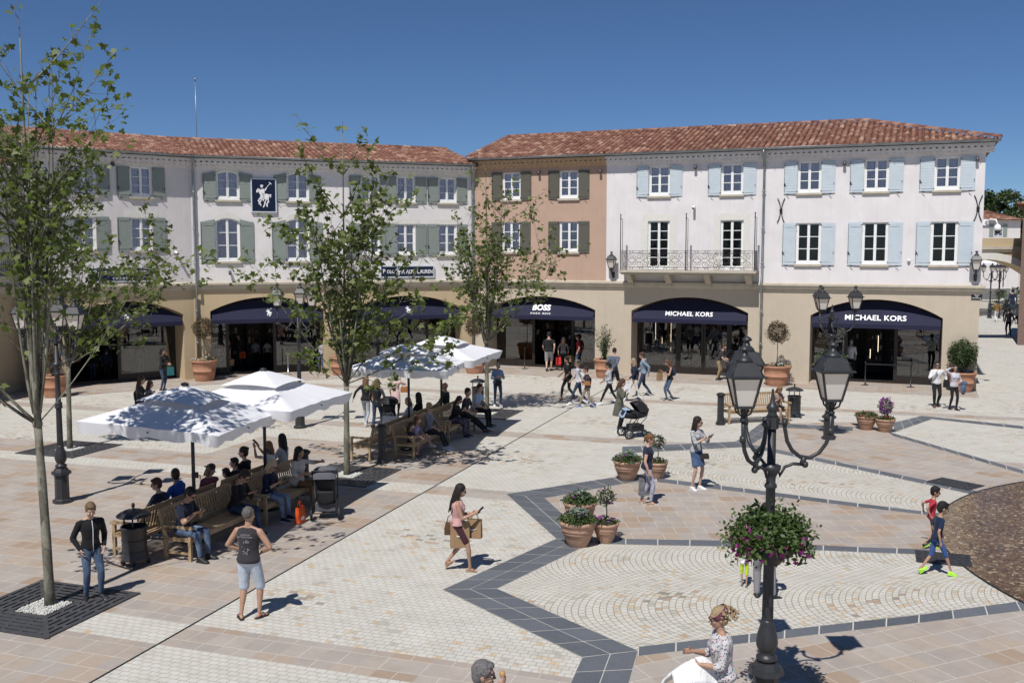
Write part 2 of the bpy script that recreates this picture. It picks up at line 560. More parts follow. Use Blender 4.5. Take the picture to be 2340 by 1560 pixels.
# cast iron drain covers
MIR = surf('cast iron', (.035, .035, .038), .55, var=.25)
def cover(px, py, w, d, rz, label):
    p = G(px, py); mb = MB()
    mb.box(-w / 2, w / 2, -d / 2, d / 2, 0, .016)
    n = 7
    for i in range(n):
        for j in range(5):
            x = -w / 2 + w * (i + .5) / n; y = -d / 2 + d * (j + .5) / 5
            mb.obox((x, y, .019), (w / n * .55, d / 5 * .35, .006), (0, 0, (.5 if (i + j) % 2 else -.5)))
    o = mb.build('drain_cover', MIR); o.location = (p.x, p.y, .008); o.rotation_euler = (0, 0, rz)
    tag(o, label, 'drain cover', 'iron drain covers in the paving')
cover(2182, 1106, 1.1, .75, axis(2182, 1106), 'dark iron grating at the end of the pale fan cobbles above the two boys')
cover(2155, 1277, .95, .75, R(-20), 'dark iron grating beside the fountain under the boy in neon shoes')
# ------------------------------------------------------------------ buildings
def plaster(name, col, sc=1.2, var=.07):
    s = NT(name); P = s.pos('obj'); x, y, z = s.sep(P)
    n1 = s.noise(P, sc, 5, .6, dist=.6); n2 = s.noise(P, 25, 3, .6)
    v = n1 * (var * 4.0) + n2 * .07 + (1 - var * 2.0 - .035)
    st = s.noise(s.comb(x * 7.0, y * 7.0, z * .45), 1.0, 3)      # faint run-off streaks
    v = v * (st * .12 + .94)
    c = s.mix(1.0, (*col, 1), s.comb(v, v, v), 'MULTIPLY')
    s.base(c, .9, 0, .15); s.bump(s.noise(P, 55, 3), .35, .01)
    return s.mat

def lin(*c): return tuple(q * .95 for q in srgb(*c))
M_PINK = plaster('pink plaster', lin(222, 217, 216))
M_TERRA = plaster('terracotta plaster', lin(184, 156, 138))
M_CREAM = plaster('pale pink plaster', lin(216, 210, 207))
M_CREAM2 = plaster('off white plaster', lin(224, 219, 216))
M_TAN = plaster('tan plaster', lin(192, 172, 140), 1.6, .05)
M_TAN2 = plaster('light tan plaster', lin(192, 179, 160), 1.6, .05)
M_STONE = surf('cornice stone', lin(190, 180, 162), .8, .1, 3, fine=.08)
M_TRIM = surf('lime trim', lin(218, 215, 206), .8, .05)
M_WHITE = surf('white joinery', (.78, .78, .76), .35, .03)
M_ZINC = surf('zinc', (.27, .29, .30), .4, .2, 3, metal=.7)
M_BLACK = surf('black iron', (.018, .018, .02), .45, .2)
M_FRAME = surf('bronze shop frame', (.022, .017, .014), .4, .15)
M_GREEN = surf('sage shutter paint', lin(137, 145, 138), .55, .05, 3)
M_OLIVE = surf('olive shutter paint', lin(92, 90, 80), .55, .05, 3)
M_BLUE = surf('pale blue shutter paint', lin(194, 204, 210), .55, .04, 3)
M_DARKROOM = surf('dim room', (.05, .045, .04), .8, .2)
M_NAVY = surf('navy canvas', (.010, .011, .036), .8, .12, 2, bump=.2, bscale=200)
M_LETTER = surf('white lettering', (.8, .8, .8), .5, .02)

def glassmat(name, tint, ior=1.5, rough=.0, wav=.0):
    s = NT(name)
    tr = s.node('ShaderNodeBsdfTransparent'); tr.inputs[0].default_value = (*tint, 1)
    gl = s.node('ShaderNodeBsdfGlossy', ins={'Roughness': rough}); gl.inputs[0].default_value = (1, 1, 1, 1)
    fr = s.node('ShaderNodeFresnel', ins={'IOR': ior})
    if wav:
        bp = s.node('ShaderNodeBump', ins={'Strength': wav, 'Distance': .02}); s.set(bp.inputs['Height'], s.noise(s.pos('obj'), .8, 2))
        s.l.new(bp.outputs[0], gl.inputs['Normal'])
    mx = s.node('ShaderNodeMixShader'); s.l.new(fr.outputs[0], mx.inputs[0]); s.l.new(tr.outputs[0], mx.inputs[1]); s.l.new(gl.outputs[0], mx.inputs[2])
    s.l.new(mx.outputs[0], s.out.inputs[0])
    return s.mat

M_PANE = glassmat('window glass', (.95, .96, 1.0), 1.5, 0, .05)
M_SHOP = glassmat('shop glass', (.7, .7, .7), 1.8, 0, .01)
s = NT('net curtain'); s.base((.82, .81, .89), .9); s.b.inputs['Emission Strength'].default_value = 0; M_CURT = s.mat

def mat_tile():
    s = NT('clay roof tile'); u = s.sep(s.pos('uv')); P = s.pos('obj')
    r_ = s.white(s.comb(u[0] * 977.0, u[1] * 613.0, 1.0))
    big = s.noise(P, .8, 3)
    c = s.ramp(r_ * .8 + big * .5 - .15, [(0, srgb(88, 62, 54)), (.2, srgb(112, 76, 65)), (.45, srgb(126, 86, 74)), (.65, srgb(138, 100, 86)), (.82, srgb(168, 134, 114)), (.93, srgb(180, 152, 132)), (1, srgb(104, 86, 76))])
    n = s.noise(P, 7, 5, .7)
    c = s.mix(1.0, c, s.ramp(n, [(.3, (.6, .58, .56)), (.55, (1, 1, 1)), (.8, (1.12, 1.1, 1.06))]), 'MULTIPLY')
    lich = s.noise(P, 3.1, 6, .75)
    c = s.mix(((lich - .60) * 5.0).op('MAXIMUM', 0.0).op('MINIMUM', .55), c, (.10, .085, .06))
    s.base(c, .85, 0, .2); s.bump(s.noise(P, 40, 3), .4, .01)
    return s.mat
M_TILE = mat_tile()


def roof_tiles(mb, u0, u1, eave_y, eave_z, run, rise, clip=None, seed=1, seg=5):
    """canal tiles on a slope rising towards +y; clip(u, y) -> keep"""
    rg = random.Random(seed)
    L = math.hypot(run, rise); cy, cz = run / L, rise / L
    pit = .255; rowl = .35
    nc = int((u1 - u0) / pit) + 1; nr = int(L / rowl) + 1
    pit = (u1 - u0) / nc
    def P(u, v, h): return (u, eave_y + v * cy - h * cz, eave_z + v * cz + h * cy)
    for j in range(nr):
        for i in range(nc):
            u = u0 + (i + .5) * pit
            v0 = j * rowl; v1 = min(L, v0 + rowl + .03)
            if clip and not clip(u, eave_y + (v0 + .1) * cy): continue
            du = rg.uniform(-.008, .008); dv = rg.uniform(-.012, .012); dh = rg.uniform(-.004, .006)
            uv = (rg.random(), rg.random())
            w = .094
            lo = []; hi = []
            for k in range(seg + 1):
                a = PI * k / seg
                lo.append(P(u + du - w * math.cos(a), v0 + dv - .02, .05 + dh + w * .82 * math.sin(a)))
                hi.append(P(u + du - w * .86 * math.cos(a), v1 + dv, .015 + w * .74 * math.sin(a)))
            n = seg + 1
            mb.add(lo + hi, [(k, k + 1, n + k + 1, n + k) for k in range(seg)] + [tuple(range(n - 1, -1, -1))], 0, True, uv)
            uv = (rg.random(), rg.random())
            lo = []; hi = []
            for k in range(4):
                a = PI * k / 3
                lo.append(P(u + pit / 2 - .075 * math.cos(a), v0 - .015, .065 - .055 * math.sin(a)))
                hi.append(P(u + pit / 2 - .065 * math.cos(a), v1, .035 - .05 * math.sin(a)))
            mb.add(lo + hi, [(k, k + 1, 5 + k, 4 + k) for k in range(3)], 0, True, uv)
    # boards under the tiles
    mb.add([P(u0, 0, 0), P(u1, 0, 0), P(u1, L, 0), P(u0, L, 0)], [(0, 1, 2, 3)], 0, False, (.2, .3)) if not clip else None


def ridge_tiles(mb, a, b, seed=2, r_=.12):
    rg = random.Random(seed); a = Vector(a); b = Vector(b); d = b - a; n = max(1, int(d.length / .38)); dn = d.normalized()
    side = dn.cross(Vector((0, 0, 1))).normalized(); up = side.cross(dn)
    for i in range(n):
        p = a + d * (i / n); q = a + d * ((i + 1) / n) + dn * .03
        uv = (rg.random(), rg.random() * .5)
        lo = []; hi = []
        for k in range(7):
            t = PI * k / 6
            lo.append(p + side * r_ * math.cos(t) + up * (r_ * .9 * math.sin(t) + .03)); hi.append(q + side * r_ * .88 * math.cos(t) + up * (r_ * .8 * math.sin(t) + .01))
        mb.add([tuple(x) for x in lo + hi], [(k, k + 1, 8 + k, 7 + k) for k in range(6)] + [tuple(range(6, -1, -1))], 0, True, uv)


def arch_z(u, a):
    """soffit height of a segmental arch a = (u0, u1, spring, apex)"""
    u0, u1, zs, za = a; w = (u1 - u0) / 2; h = za - zs; r_ = (w * w + h * h) / (2 * h)
    d = u - (u0 + u1) / 2
    return za - r_ + math.sqrt(max(0, r_ * r_ - d * d))


def panel(mb, u0, u1, z0, z1, y=0.0, mi=0):
    if u1 - u0 < 1e-5 or z1 - z0 < 1e-5: return
    mb.add([(u0, y, z0), (u1, y, z0), (u1, y, z1), (u0, y, z1)], [(0, 1, 2, 3)], mi)


def wall_holes(mb, u0, u1, z0, z1, holes, mi=0, rec=.17):
    """front wall with rectangular or arched window openings (uc, w, z0, z1, rise)"""
    us = sorted(set([u0, u1] + [h[0] - h[1] / 2 for h in holes] + [h[0] + h[1] / 2 for h in holes]))
    for a, b in zip(us, us[1:]):
        hs = sorted([h for h in holes if h[0] - h[1] / 2 < (a + b) / 2 < h[0] + h[1] / 2], key=lambda h: h[2])
        z = z0
        for h in hs:
            panel(mb, a, b, z, h[2], mi=mi); z = h[3]
        panel(mb, a, b, z, z1, mi=mi)
    for uc, w, a, b, rise in holes:
        l, r_ = uc - w / 2, uc + w / 2
        top = [(l, b), (r_, b)]
        if rise:
            ar = (l, r_, b - rise, b); n = 8
            top = [(l + w * k / n, arch_z(l + w * k / n, ar)) for k in range(n + 1)]
            for (ua, za), (ub, zb) in zip(top, top[1:]):
                mb.add([(ua, 0, za), (ub, 0, zb), (ub, 0, b), (ua, 0, b)], [(0, 1, 2, 3)], mi)
        zt = b - rise
        mb.add([(l, 0, a), (l, rec, a), (l, rec, zt), (l, 0, zt)], [(0, 1, 2, 3)], mi)
        mb.add([(r_, 0, a), (r_, 0, zt), (r_, rec, zt), (r_, rec, a)], [(0, 1, 2, 3)], mi)
        mb.add([(l, 0, a), (r_, 0, a), (r_, rec, a), (l, rec, a)], [(0, 1, 2, 3)], mi)
        for (ua, za), (ub, zb) in zip(top, top[1:]):
            mb.add([(ua, 0, za), (ua, rec, za), (ub, rec, zb), (ub, 0, zb)], [(0, 1, 2, 3)], mi)


def casement(par, uc, w, z0, z1, rise=0, curtain=True, rows=3, shut=None, shw=.5, trim=None, sill=True, seed=0):
    """white two-leaf window with its glass, curtain, shutters and sill, all under one frame"""
    rg = random.Random(seed + int(uc * 100) + int(z0 * 10))
    mb = MB(); y0, y1 = .07, .13
    l, r_ = uc - w / 2, uc + w / 2; t = .055
    zt = z1 - rise
    mb.box(l, l + t, y0, y1, z0, zt); mb.box(r_ - t, r_, y0, y1, z0, zt)
    mb.box(l + t, r_ - t, y0 - .02, y1, z0, z0 + .10)
    mb.box(l - .0, r_ + .0, y0 - .035, y0 - .021, z0 + .005, z0 + .045)
    def top(u): return arch_z(u, (l, r_, zt, z1)) if rise else z1
    n = 8
    for k in range(n):
        a, b = l + w * k / n, l + w * (k + 1) / n
        za, zb = top(a), top(b)
        mb.add([(a, y0 - .001, za - .06), (b, y0 - .001, zb - .06), (b, y0 - .001, zb), (a, y0 - .001, za), (a, y1, za - .06), (b, y1, zb - .06)], [(0, 1, 2, 3), (0, 4, 5, 1)])
    zc = top(uc)
    mb.box(uc - .055, uc + .055, y0 - .012, y1, z0 + .10, zc - .058)
    mb.box(uc - .012, uc + .012, y0 - .02, y0 - .013, z0 + .10, zc - .058)
    for sgn in (-1, 1):
        e = l + t if sgn < 0 else r_ - t
        a, b = (e, e + .05) if sgn < 0 else (e - .05, e)
        mb.box(a, b, y0 + .012, y1 - .005, z0 + .10, zt)
        a, b = sorted((e + .05 * (1 if sgn < 0 else -1), uc + sgn * .055))
        mb.box(a, b, y0 + .013, y1 - .006, z0 + .10, z0 + .17)
        for k in range(1, rows):
            zz = z0 + .15 + (z1 - .06 - z0 - .15) * k / rows
            mb.box(a, b, y0 + .02, y1 - .01, zz - .016, zz + .016)
    fr = mb.build('window', M_WHITE, par)
    gp = MB(); poly = [(l + .02, z0 + .05), (r_ - .02, z0 + .05)] + [(l + .02 + (w - .04) * (1 - k / n), top(l + .02 + (w - .04) * (1 - k / n)) - .03) for k in range(n + 1)]
    gp.add([(p[0], y1 - .02, p[1]) for p in poly], [tuple(range(len(poly)))]); gp.build('pane', M_PANE, fr)
    cb = MB()
    if curtain:
        for sgn in (-1, 1):
            a, b = (l + .01, uc - .02) if sgn < 0 else (uc + .02, r_ - .01)
            m = 26; ph = rg.uniform(0, 6); ev = rg.uniform(.6, 1.3)
            rowsz = [z0 + .02, z0 + (z1 - z0) * .33, z0 + (z1 - z0) * .66, z1 - .02]
            vs = []
            for zi, zz in enumerate(rowsz):
                for k in range(m + 1):
                    u = a + (b - a) * k / m
                    vs.append((u, .165 + .018 * math.sin(ph + k * 1.1 * ev + zi * .25) + .012 * math.sin(k * 2.3 + ph), min(zz, top(min(max(u, l), r_)))))
            fs = [(zi * (m + 1) + k, zi * (m + 1) + k + 1, (zi + 1) * (m + 1) + k + 1, (zi + 1) * (m + 1) + k) for zi in range(3) for k in range(m)]
            cb.add(vs, fs, 0, True)
            # a short second layer with a scalloped hem
            for zz, ht in ((z0 + (z1 - z0) * .62, .12), (z0 + (z1 - z0) * .34, .12)):
                vs = []
                for k in range(m + 1):
                    u = a + (b - a) * k / m
                    vs += [(u, .142 + .008 * math.sin(k * 1.7 + ph), zz), (u, .140 + .008 * math.sin(k * 1.7 + ph), zz - ht + .05 * abs(math.sin(PI * 2.5 * k / m + ph)))]
                cb.add(vs, [(2 * k, 2 * k + 1, 2 * k + 3, 2 * k + 2) for k in range(m)], 0, True)
        cb.build('curtain', M_CURT, fr)
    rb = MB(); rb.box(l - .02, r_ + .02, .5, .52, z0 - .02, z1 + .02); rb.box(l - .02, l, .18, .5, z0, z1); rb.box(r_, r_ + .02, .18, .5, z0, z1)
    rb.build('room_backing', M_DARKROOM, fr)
    if shut:
        for sgn in (-1, 1):
            sb = MB()
            a = l - shw - .01 if sgn < 0 else r_ + .01
            b = a + shw; H = zt - z0 + .03; za = z0 - .02
            ang = R(rg.uniform(1.0, 4.5)) * sgn
            hx = b if sgn < 0 else a
            sb.M = Matrix.Translation((hx, -.045, 0)) @ Matrix.Rotation(ang, 4, 'Z') @ Matrix.Translation((-hx, .045, 0))
            nb = max(6, round(H / .115))
            def shz(u):
                if not rise: return za + H
                q = (u - a) / shw; q = min(1.0, max(0.0, q if sgn < 0 else 1 - q))
                return za + H - .035 + rise * .75 * q ** 1.5 + .02
            for k in range(nb):
                zz0, zz1 = za + H * k / nb, za + H * (k + 1) / nb - .007
                if k == nb - 1 and rise:
                    m = 6
                    for q in range(m):
                        ua, ub = a + shw * q / m, a + shw * (q + 1) / m
                        sb.add([(ua, -.07, zz0), (ub, -.07, zz0), (ub, -.07, shz(ub)), (ua, -.07, shz(ua)), (ua, -.035, shz(ua)), (ub, -.035, shz(ub))], [(0, 1, 2, 3), (3, 2, 5, 4)])
                else:
                    sb.box(a, b, -.07, -.035, zz0, zz1)
            sb.box(a + .006, b - .006, -.06, -.04, za + .004, za + H - .06)
            for f_ in (.07, .9):
                zz = za + H * f_
                sb.box(a + shw * (.08 if sgn > 0 else .2), b - shw * (.2 if sgn > 0 else .08), -.084, -.0705, zz, zz + .03)
            for f_ in (.06, .93):
                sb.box(hx - .03, hx + .03, -.092, -.071, za + H * f_, za + H * f_ + .028, 1)
            # long bolt and catch in black iron
            if sgn < 0:
                sb.box(a + .022, a + .034, -.086, -.0715, za + .06, za + H - .06, 1); sb.box(a + .01, a + .055, -.11, -.0865, za + H * .26, za + H * .26 + .10, 1)
                sb.beam((a + .02, -.1, za + H * .33), (a + .1, -.1, za + H * .25), .018, .018, 1)
            else:
                sb.box(b - .06, b - .04, -.10, -.071, za + H * .27, za + H * .27 + .08, 1)
            cx = (a + b) / 2 + sgn * .1
            sb.M = Matrix.Identity(4)
            sb.beam((cx - .06, -.06, za - .012), (cx + .05, -.11, za - .05), .012, .03, 1)
            sb.build('shutter', [shut, M_BLACK], fr)
    if trim:
        tb = MB(); ex = trim.get('side', 0); th = trim.get('top', .0); bo = trim.get('bottom', 0); d = -.012
        if rise:
            m = 10; W = w / 2 + .14; ar0 = (l, r_, zt, z1); ar1 = (uc - W, uc + W, zt + .02, z1 + th)
            for k in range(m):
                a0, a1 = l + w * k / m, l + w * (k + 1) / m; b0, b1 = uc - W + 2 * W * k / m, uc - W + 2 * W * (k + 1) / m
                q = [(a0, d, arch_z(a0, ar0)), (a1, d, arch_z(a1, ar0)), (b1, d, arch_z(b1, ar1)), (b0, d, arch_z(b0, ar1))]
                tb.add(q + [(q[3][0], 0, q[3][2]), (q[2][0], 0, q[2][2])], [(0, 1, 2, 3), (3, 2, 5, 4)])
        elif th: tb.box(l - trim.get('ear', ex), r_ + trim.get('ear', ex), d, .02, z1 + .001, z1 + th)
        if ex: tb.box(l - ex, l - .001, d, .02, z0, z1); tb.box(r_ + .001, r_ + ex, d, .02, z0, z1)
        if tb.v: tb.build('window_surround', M_TRIM, fr)
        if bo:
            tb = MB(); tb.box(l - trim.get('bear', .2), r_ + trim.get('bear', .2), d, .01, z0 - bo, z0 - .112); tb.build('window_surround', M_TRIM, fr)
    if sill:
        sb = MB(); sb.box(l - .06, r_ + .06, -.09, .1, z0 - .085, z0 - .002); sb.box(l - .06, r_ + .06, -.06, .0, z0 - .11, z0 - .086)
        sb.build('window_sill', M_STONE, fr)
    return fr


def text_mesh(txt, size, bold=0.0, ext=.006, sx=1.0, spacing=1.0):
    cu = bpy.data.curves.new('txt', 'FONT'); cu.body = txt; cu.size = size; cu.extrude = ext; cu.offset = bold
    cu.align_x = 'CENTER'; cu.align_y = 'CENTER'; cu.space_character = spacing; cu.resolution_u = 3
    ob = bpy.data.objects.new('txt', cu); COL.objects.link(ob)
    dg = bpy.context.evaluated_depsgraph_get()
    me = bpy.data.meshes.new_from_object(ob.evaluated_get(dg))
    bpy.data.objects.remove(ob)
    if sx != 1: me.transform(Matrix.Diagonal((sx, 1, 1, 1)))
    return me


def text_part(name, txt, par, loc, size, mat=None, tilt=PI / 2, **kw):
    me = text_mesh(txt, size, **kw); me.materials.clear(); me.materials.append(mat or M_LETTER)
    o = bpy.data.objects.new(name, me); COL.objects.link(o); o.parent = par; o.location = loc; o.rotation_euler = (tilt, 0, 0)
    return o


AWB, AWY0, AWY1 = 2.60, -.06, .55

def awning(par, a, txt=None, emblem=False):
    u0, u1, zs, za = a
    u0 += .07; u1 -= .07
    mb = MB(); n = 22
    def Y(z): return AWY0 + (AWY1 - AWY0) * (z - AWB) / (za - AWB)
    vs = []
    for k in range(n + 1):
        u = u0 + (u1 - u0) * k / n; zt = arch_z(u, a) - .10
        sag = .012 * math.sin(PI * k / n * 6) 
        vs += [(u, Y(AWB), AWB), (u, Y((AWB + zt) / 2) + sag * .4, (AWB + zt) / 2), (u, Y(zt), zt)]
    fs = []
    for k in range(n):
        for j in range(2): fs.append((3 * k + j, 3 * k + 3 + j, 3 * k + 4 + j, 3 * k + 1 + j))
    mb.add(vs, fs, 0, True)
    # valance and the dark frame behind
    mb.box(u0, u1, AWY0 - .012, AWY0 - .001, AWB - .17, AWB + .004)
    mb.box(u0, u1, AWY0 + .02, AWY0 + .05, AWB - .05, AWB - .01, 1)
    for k in range(1, 6):
        u = u0 + (u1 - u0) * k / 6
        zt = arch_z(u, a) - .12
        mb.tube([(u, Y(zt) + .03, zt), (u, AWY0 + .05, AWB - .03)], .012, 5, 1)
        mb.box(u - .02, u + .02, Y(zt) - .06, Y(zt) + .02, zt, zt + .05, 1)
    aw = mb.build('awning', [M_NAVY, M_BLACK], par)
    tilt = PI / 2 - math.atan2(AWY1 - AWY0, za - AWB)
    uc = (u0 + u1) / 2
    if txt:
        for t_, z, size, kw in txt:
            text_part('lettering', t_, aw, (uc, Y(z) - .02, z), size, tilt=tilt, **kw)
    if emblem:
        m = MB(); z = AWB + .28
        o = polo_emblem(aw, .46)
        o.location = (uc + emblem, Y(z) - .02, z); o.rotation_euler = (tilt, 0, 0)
    return aw


def polo_emblem(par, h):
    """rider with raised mallet on a horse, flat white figure; local x,y plane"""
    k = h
    mb = MB()
    def poly(p): mb.prism([(x * k, y * k) for x, y in p], 0, .008)
    def limb(p, w0, w1):
        for (x0, y0), (x1, y1) in zip(p, p[1:]):
            d = math.hypot(x1 - x0, y1 - y0); nx, ny = -(y1 - y0) / d, (x1 - x0) / d
            poly([(x0 + nx * w0, y0 + ny * w0), (x0 - nx * w0, y0 - ny * w0), (x1 - nx * w1, y1 - ny * w1), (x1 + nx * w1, y1 + ny * w1)])
    poly([(-.13, .02), (-.10, -.08), (.02, -.12), (.12, -.10), (.2, -.05), (.2, .04), (.12, .08), (0, .07), (-.08, .1)])       # barrel
    poly([(-.13, .05), (-.2, .17), (-.22, .27), (-.17, .27), (-.09, .16), (-.06, .07)])                                        # neck
    poly([(-.22, .27), (-.26, .19), (-.27, .12), (-.235, .11), (-.2, .17), (-.17, .27)])                                       # head
    limb([(.19, .03), (.25, .06), (.24, -.06)], .022, .012)                                                                    # tail
    limb([(-.1, -.05), (-.2, -.16), (-.15, -.27), (-.1, -.36)], .03, .014); limb([(-.07, -.07), (-.12, -.2), (-.19, -.3)], .03, .014)
    limb([(.14, -.08), (.17, -.2), (.1, -.29), (.12, -.4)], .034, .014); limb([(.1, -.1), (.04, -.22), (.02, -.33), (-.03, -.42)], .03, .014)
    limb([(-.02, .08), (-.05, .25)], .055, .075)                                                                               # rider trunk
    mb.lathe([(.045 * k, 0), (.045 * k, .008)], 10, (-.07 * k, .34 * k, 0), smooth=False)
    poly([(-.13, .35), (-.01, .35), (-.02, .39), (-.07, .41), (-.11, .39)])
    limb([(.0, .24), (.05, .2), (.1, .3)], .026, .02)
    limb([(.08, .28), (.24, .46)], .009, .009); limb([(.2, .5), (.28, .43)], .016, .016)                                       # mallet
    limb([(-.03, .1), (-.0, -.02), (-.03, -.18)], .04, .022)
    return mb.build('emblem', M_LETTER, par)


def shopfront(par, a, layout, depth=1.15, room=5.0, lit=()):
    """recessed glazing: layout = list of (fraction0, fraction1, kind)"""
    u0, u1, zs, za = a; W = u1 - u0
    fb = MB(); gl = []; y = depth
    ztop = zs - .1
    fb.box(u0, u1, y - .04, y + .06, ztop, za + .1)          # dark fascia above the glazing
    fb.box(u0, u1, y - .03, y + .05, 0.0, .12)
    for f0, f1, kind in layout:
        x0, x1 = u0 + W * f0, u0 + W * f1
        fb.box(x0, x0 + .07, y - .05, y + .07, .12, ztop); fb.box(x1 - .07, x1, y - .051, y + .069, .12, ztop)
        fb.box(x0 + .07, x1 - .07, y - .04, y + .06, ztop - .12, ztop)
        if kind == 'glass':
            fb.box(x0 + .07, x1 - .07, y - .02, y + .04, .12, .34)
            gl.append((x0 + .07, x1 - .07, .34, ztop - .12))
        elif kind == 'door':
            m = (x0 + x1) / 2
            for p, q in ((x0 + .07, m - .01), (m + .01, x1 - .07)):
                fb.box(p, p + .09, y - .02, y + .03, .12, ztop - .13); fb.box(q - .09, q, y - .02, y + .03, .12, ztop - .13)
                fb.box(p + .09, q - .09, y - .02, y + .03, .12, .32)
                fb.box(p + .09, q - .09, y - .02, y + .03, ztop - .22, ztop - .13)
                gl.append((p + .09, q - .09, .32, ztop - .22))
            for q in (m - .14, m + .14): fb.tube([(q, y - .07, .9), (q, y - .07, 1.5)], .015, 6)
    fo = fb.build('shopfront', M_FRAME, par); 
    for a_, b_, c_, d_ in gl:
        gm = MB(); gm.box(a_, b_, y, y + .012, c_, d_); gm.build('shop_window', M_SHOP, fo)
    ib = MB()
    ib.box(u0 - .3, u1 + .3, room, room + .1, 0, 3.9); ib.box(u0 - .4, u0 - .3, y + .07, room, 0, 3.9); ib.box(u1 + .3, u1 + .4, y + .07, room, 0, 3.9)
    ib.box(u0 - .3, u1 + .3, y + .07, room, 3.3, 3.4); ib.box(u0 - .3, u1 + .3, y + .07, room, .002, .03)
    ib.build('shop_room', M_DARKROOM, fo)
    sh = MB(); rg = random.Random(int(u0 * 77))
    for k in range(5):
        x = u0 + .4 + (W - .8) * k / 4.3
        sh.box(x - .35, x + .35, room - .42, room - .02, .03, 2.3, 0)
        for z in (.6, 1.1, 1.6, 2.1):
            sh.box(x - .34, x + .34, room - .5, room - .425, z, z + .03, 1)
            for q in range(4):
                w = rg.uniform(.05, .14); h = rg.uniform(.1, .3); xx = x - .27 + q * .17
                sh.box(xx, xx + w, room - .5, room - .43, z + .031, z + .03 + h, 2 + rg.randrange(3))
    sh.build('display_shelving', [surf('shelf dark', (.03, .022, .018), .6), surf('shelf edge', (.16, .12, .08), .5), surf('goods cream', (.5, .45, .38), .7), surf('goods brown', (.2, .1, .05), .6), surf('goods black', (.02, .02, .02), .6)], fo)
    if lit:
        s = NT('shop light'); s.b.inputs['Emission Color'].default_value = (1, .82, .55, 1); s.b.inputs['Emission Strength'].default_value = 2.5
        lb = MB()
        for f_, z0, z1 in lit: lb.box(u0 + W * f_ - .008, u0 + W * f_ + .008, y + .5, y + .53, z0, z1)
        lb.build('light_strip', s.mat, fo)
    return fo


def genoise(par, u0, u1, zt, mat):
    """two stepped courses of rounded tile ends under the eaves"""
    mb = MB(); pit = .235
    for yy, z in ((-.32, zt - .20), (-.19, zt - .36), (-.08, zt - .46)):
        n = int((u1 - u0) / pit); p = (u1 - u0) / n; off = p / 2 if yy == -.22 else 0
        for i in range(n):
            u = u0 + i * p; m = 6
            lo = [(u + p * k / m, yy, z + .085 - .085 * math.sin(PI * ((k / m + off / p) % 1.0))) for k in range(m + 1)]
            if z < zt - .4: lo = [(x, y, z + .06) for x, y, q in lo]
            vs = lo + [(x, y, z + .17) for x, y, q in lo] + [(x, 0, q) for x, y, q in lo]
            mb.add(vs, [(k, k + 1, m + 2 + k, m + 1 + k) for k in range(m)] + [(k, 2 * m + 2 + k, 2 * m + 3 + k, k + 1) for k in range(m)])
    mb.build('eaves_cornice', mat, par)


def cornice(par, u0, u1, ret_r=False, z=3.93):
    mb = MB()
    prof = [(0, z), (-.05, z), (-.05, z + .07), (-.11, z + .10), (-.15, z + .17), (-.17, z + .24), (-.2, z + .25), (-.2, z + .33), (-.02, z + .375), (0, z + .375)]
    blk = 1.3; n = max(1, int((u1 - u0) / blk)); w = (u1 - u0) / n
    for i in range(n):
        a, b = u0 + i * w + .002, u0 + (i + 1) * w - .002
        vs = [(a, y, zz) for y, zz in prof] + [(b, y, zz) for y, zz in prof]; m = len(prof)
        mb.add(vs, [(k, m + k, m + (k + 1) % m, (k + 1) % m) for k in range(m)] + [tuple(range(m)), tuple(range(2 * m - 1, m - 1, -1))])
    if ret_r:
        vs = [(u1 + .001, y, zz) for y, zz in prof] + [(u1 - y, y, zz) for y, zz in prof]; m = len(prof)
        mb.add(vs, [(k, m + k, m + (k + 1) % m, (k + 1) % m) for k in range(m)])
        vs = [(u1 - y, y, zz) for y, zz in prof] + [(u1 - y, 8, zz) for y, zz in prof]
        mb.add(vs, [(k, m + k, m + (k + 1) % m, (k + 1) % m) for k in range(m)])
    mb.build('cornice', M_STONE, par)


def gutter(par, u0, u1, z, y=-.46):
    mb = MB(); n = 7; r_ = .085
    vs = []
    for u in (u0, u1):
        for k in range(n + 1):
            t = PI + PI * k / n; vs.append((u, y + r_ * math.cos(t), z + r_ * math.sin(t)))
    mb.add(vs, [(k, k + 1, n + 2 + k, n + 1 + k) for k in range(n)], 0, True)
    mb.add(vs[:n + 1], [tuple(range(n + 1))]); mb.add(vs[n + 1:], [tuple(range(n + 1))])
    mb.tube([(u0, y - r_, z), (u1, y - r_, z)], .014, 6)
    k = u0 + .3
    while k < u1: mb.box(k, k + .02, y - r_ - .004, y + .1, z - .1, z - .085); k += .8
    mb.build('gutter', M_ZINC, par)


def downpipe(par, u, ztop, y=-.30, side=0.0):
    mb = MB()
    mb.tube([(u + side, -.46, ztop), (u + side, -.46, ztop - .15), (u + side * .5, -.36, ztop - .28), (u, -.12, ztop - .52), (u, -.1, ztop - .7), (u, -.1, 4.55), (u, -.27, 4.30), (u, -.27, 3.95), (u, -.12, 3.7), (u, -.1, 3.55), (u, -.1, .75)], .05, 10)
    mb.tube([(u, -.1, .78), (u, -.1, .02)], .058, 10)
    for z in (8.2, 6.6, 5.1, 3.0, 1.6, .8):
        mb.tube([(u, -.1, z), (u, -.1, z + .06)], .060, 10); mb.box(u - .09, u + .09, -.115, -.085, z + .015, z + .04)
    mb.build('downpipe', M_ZINC, par)


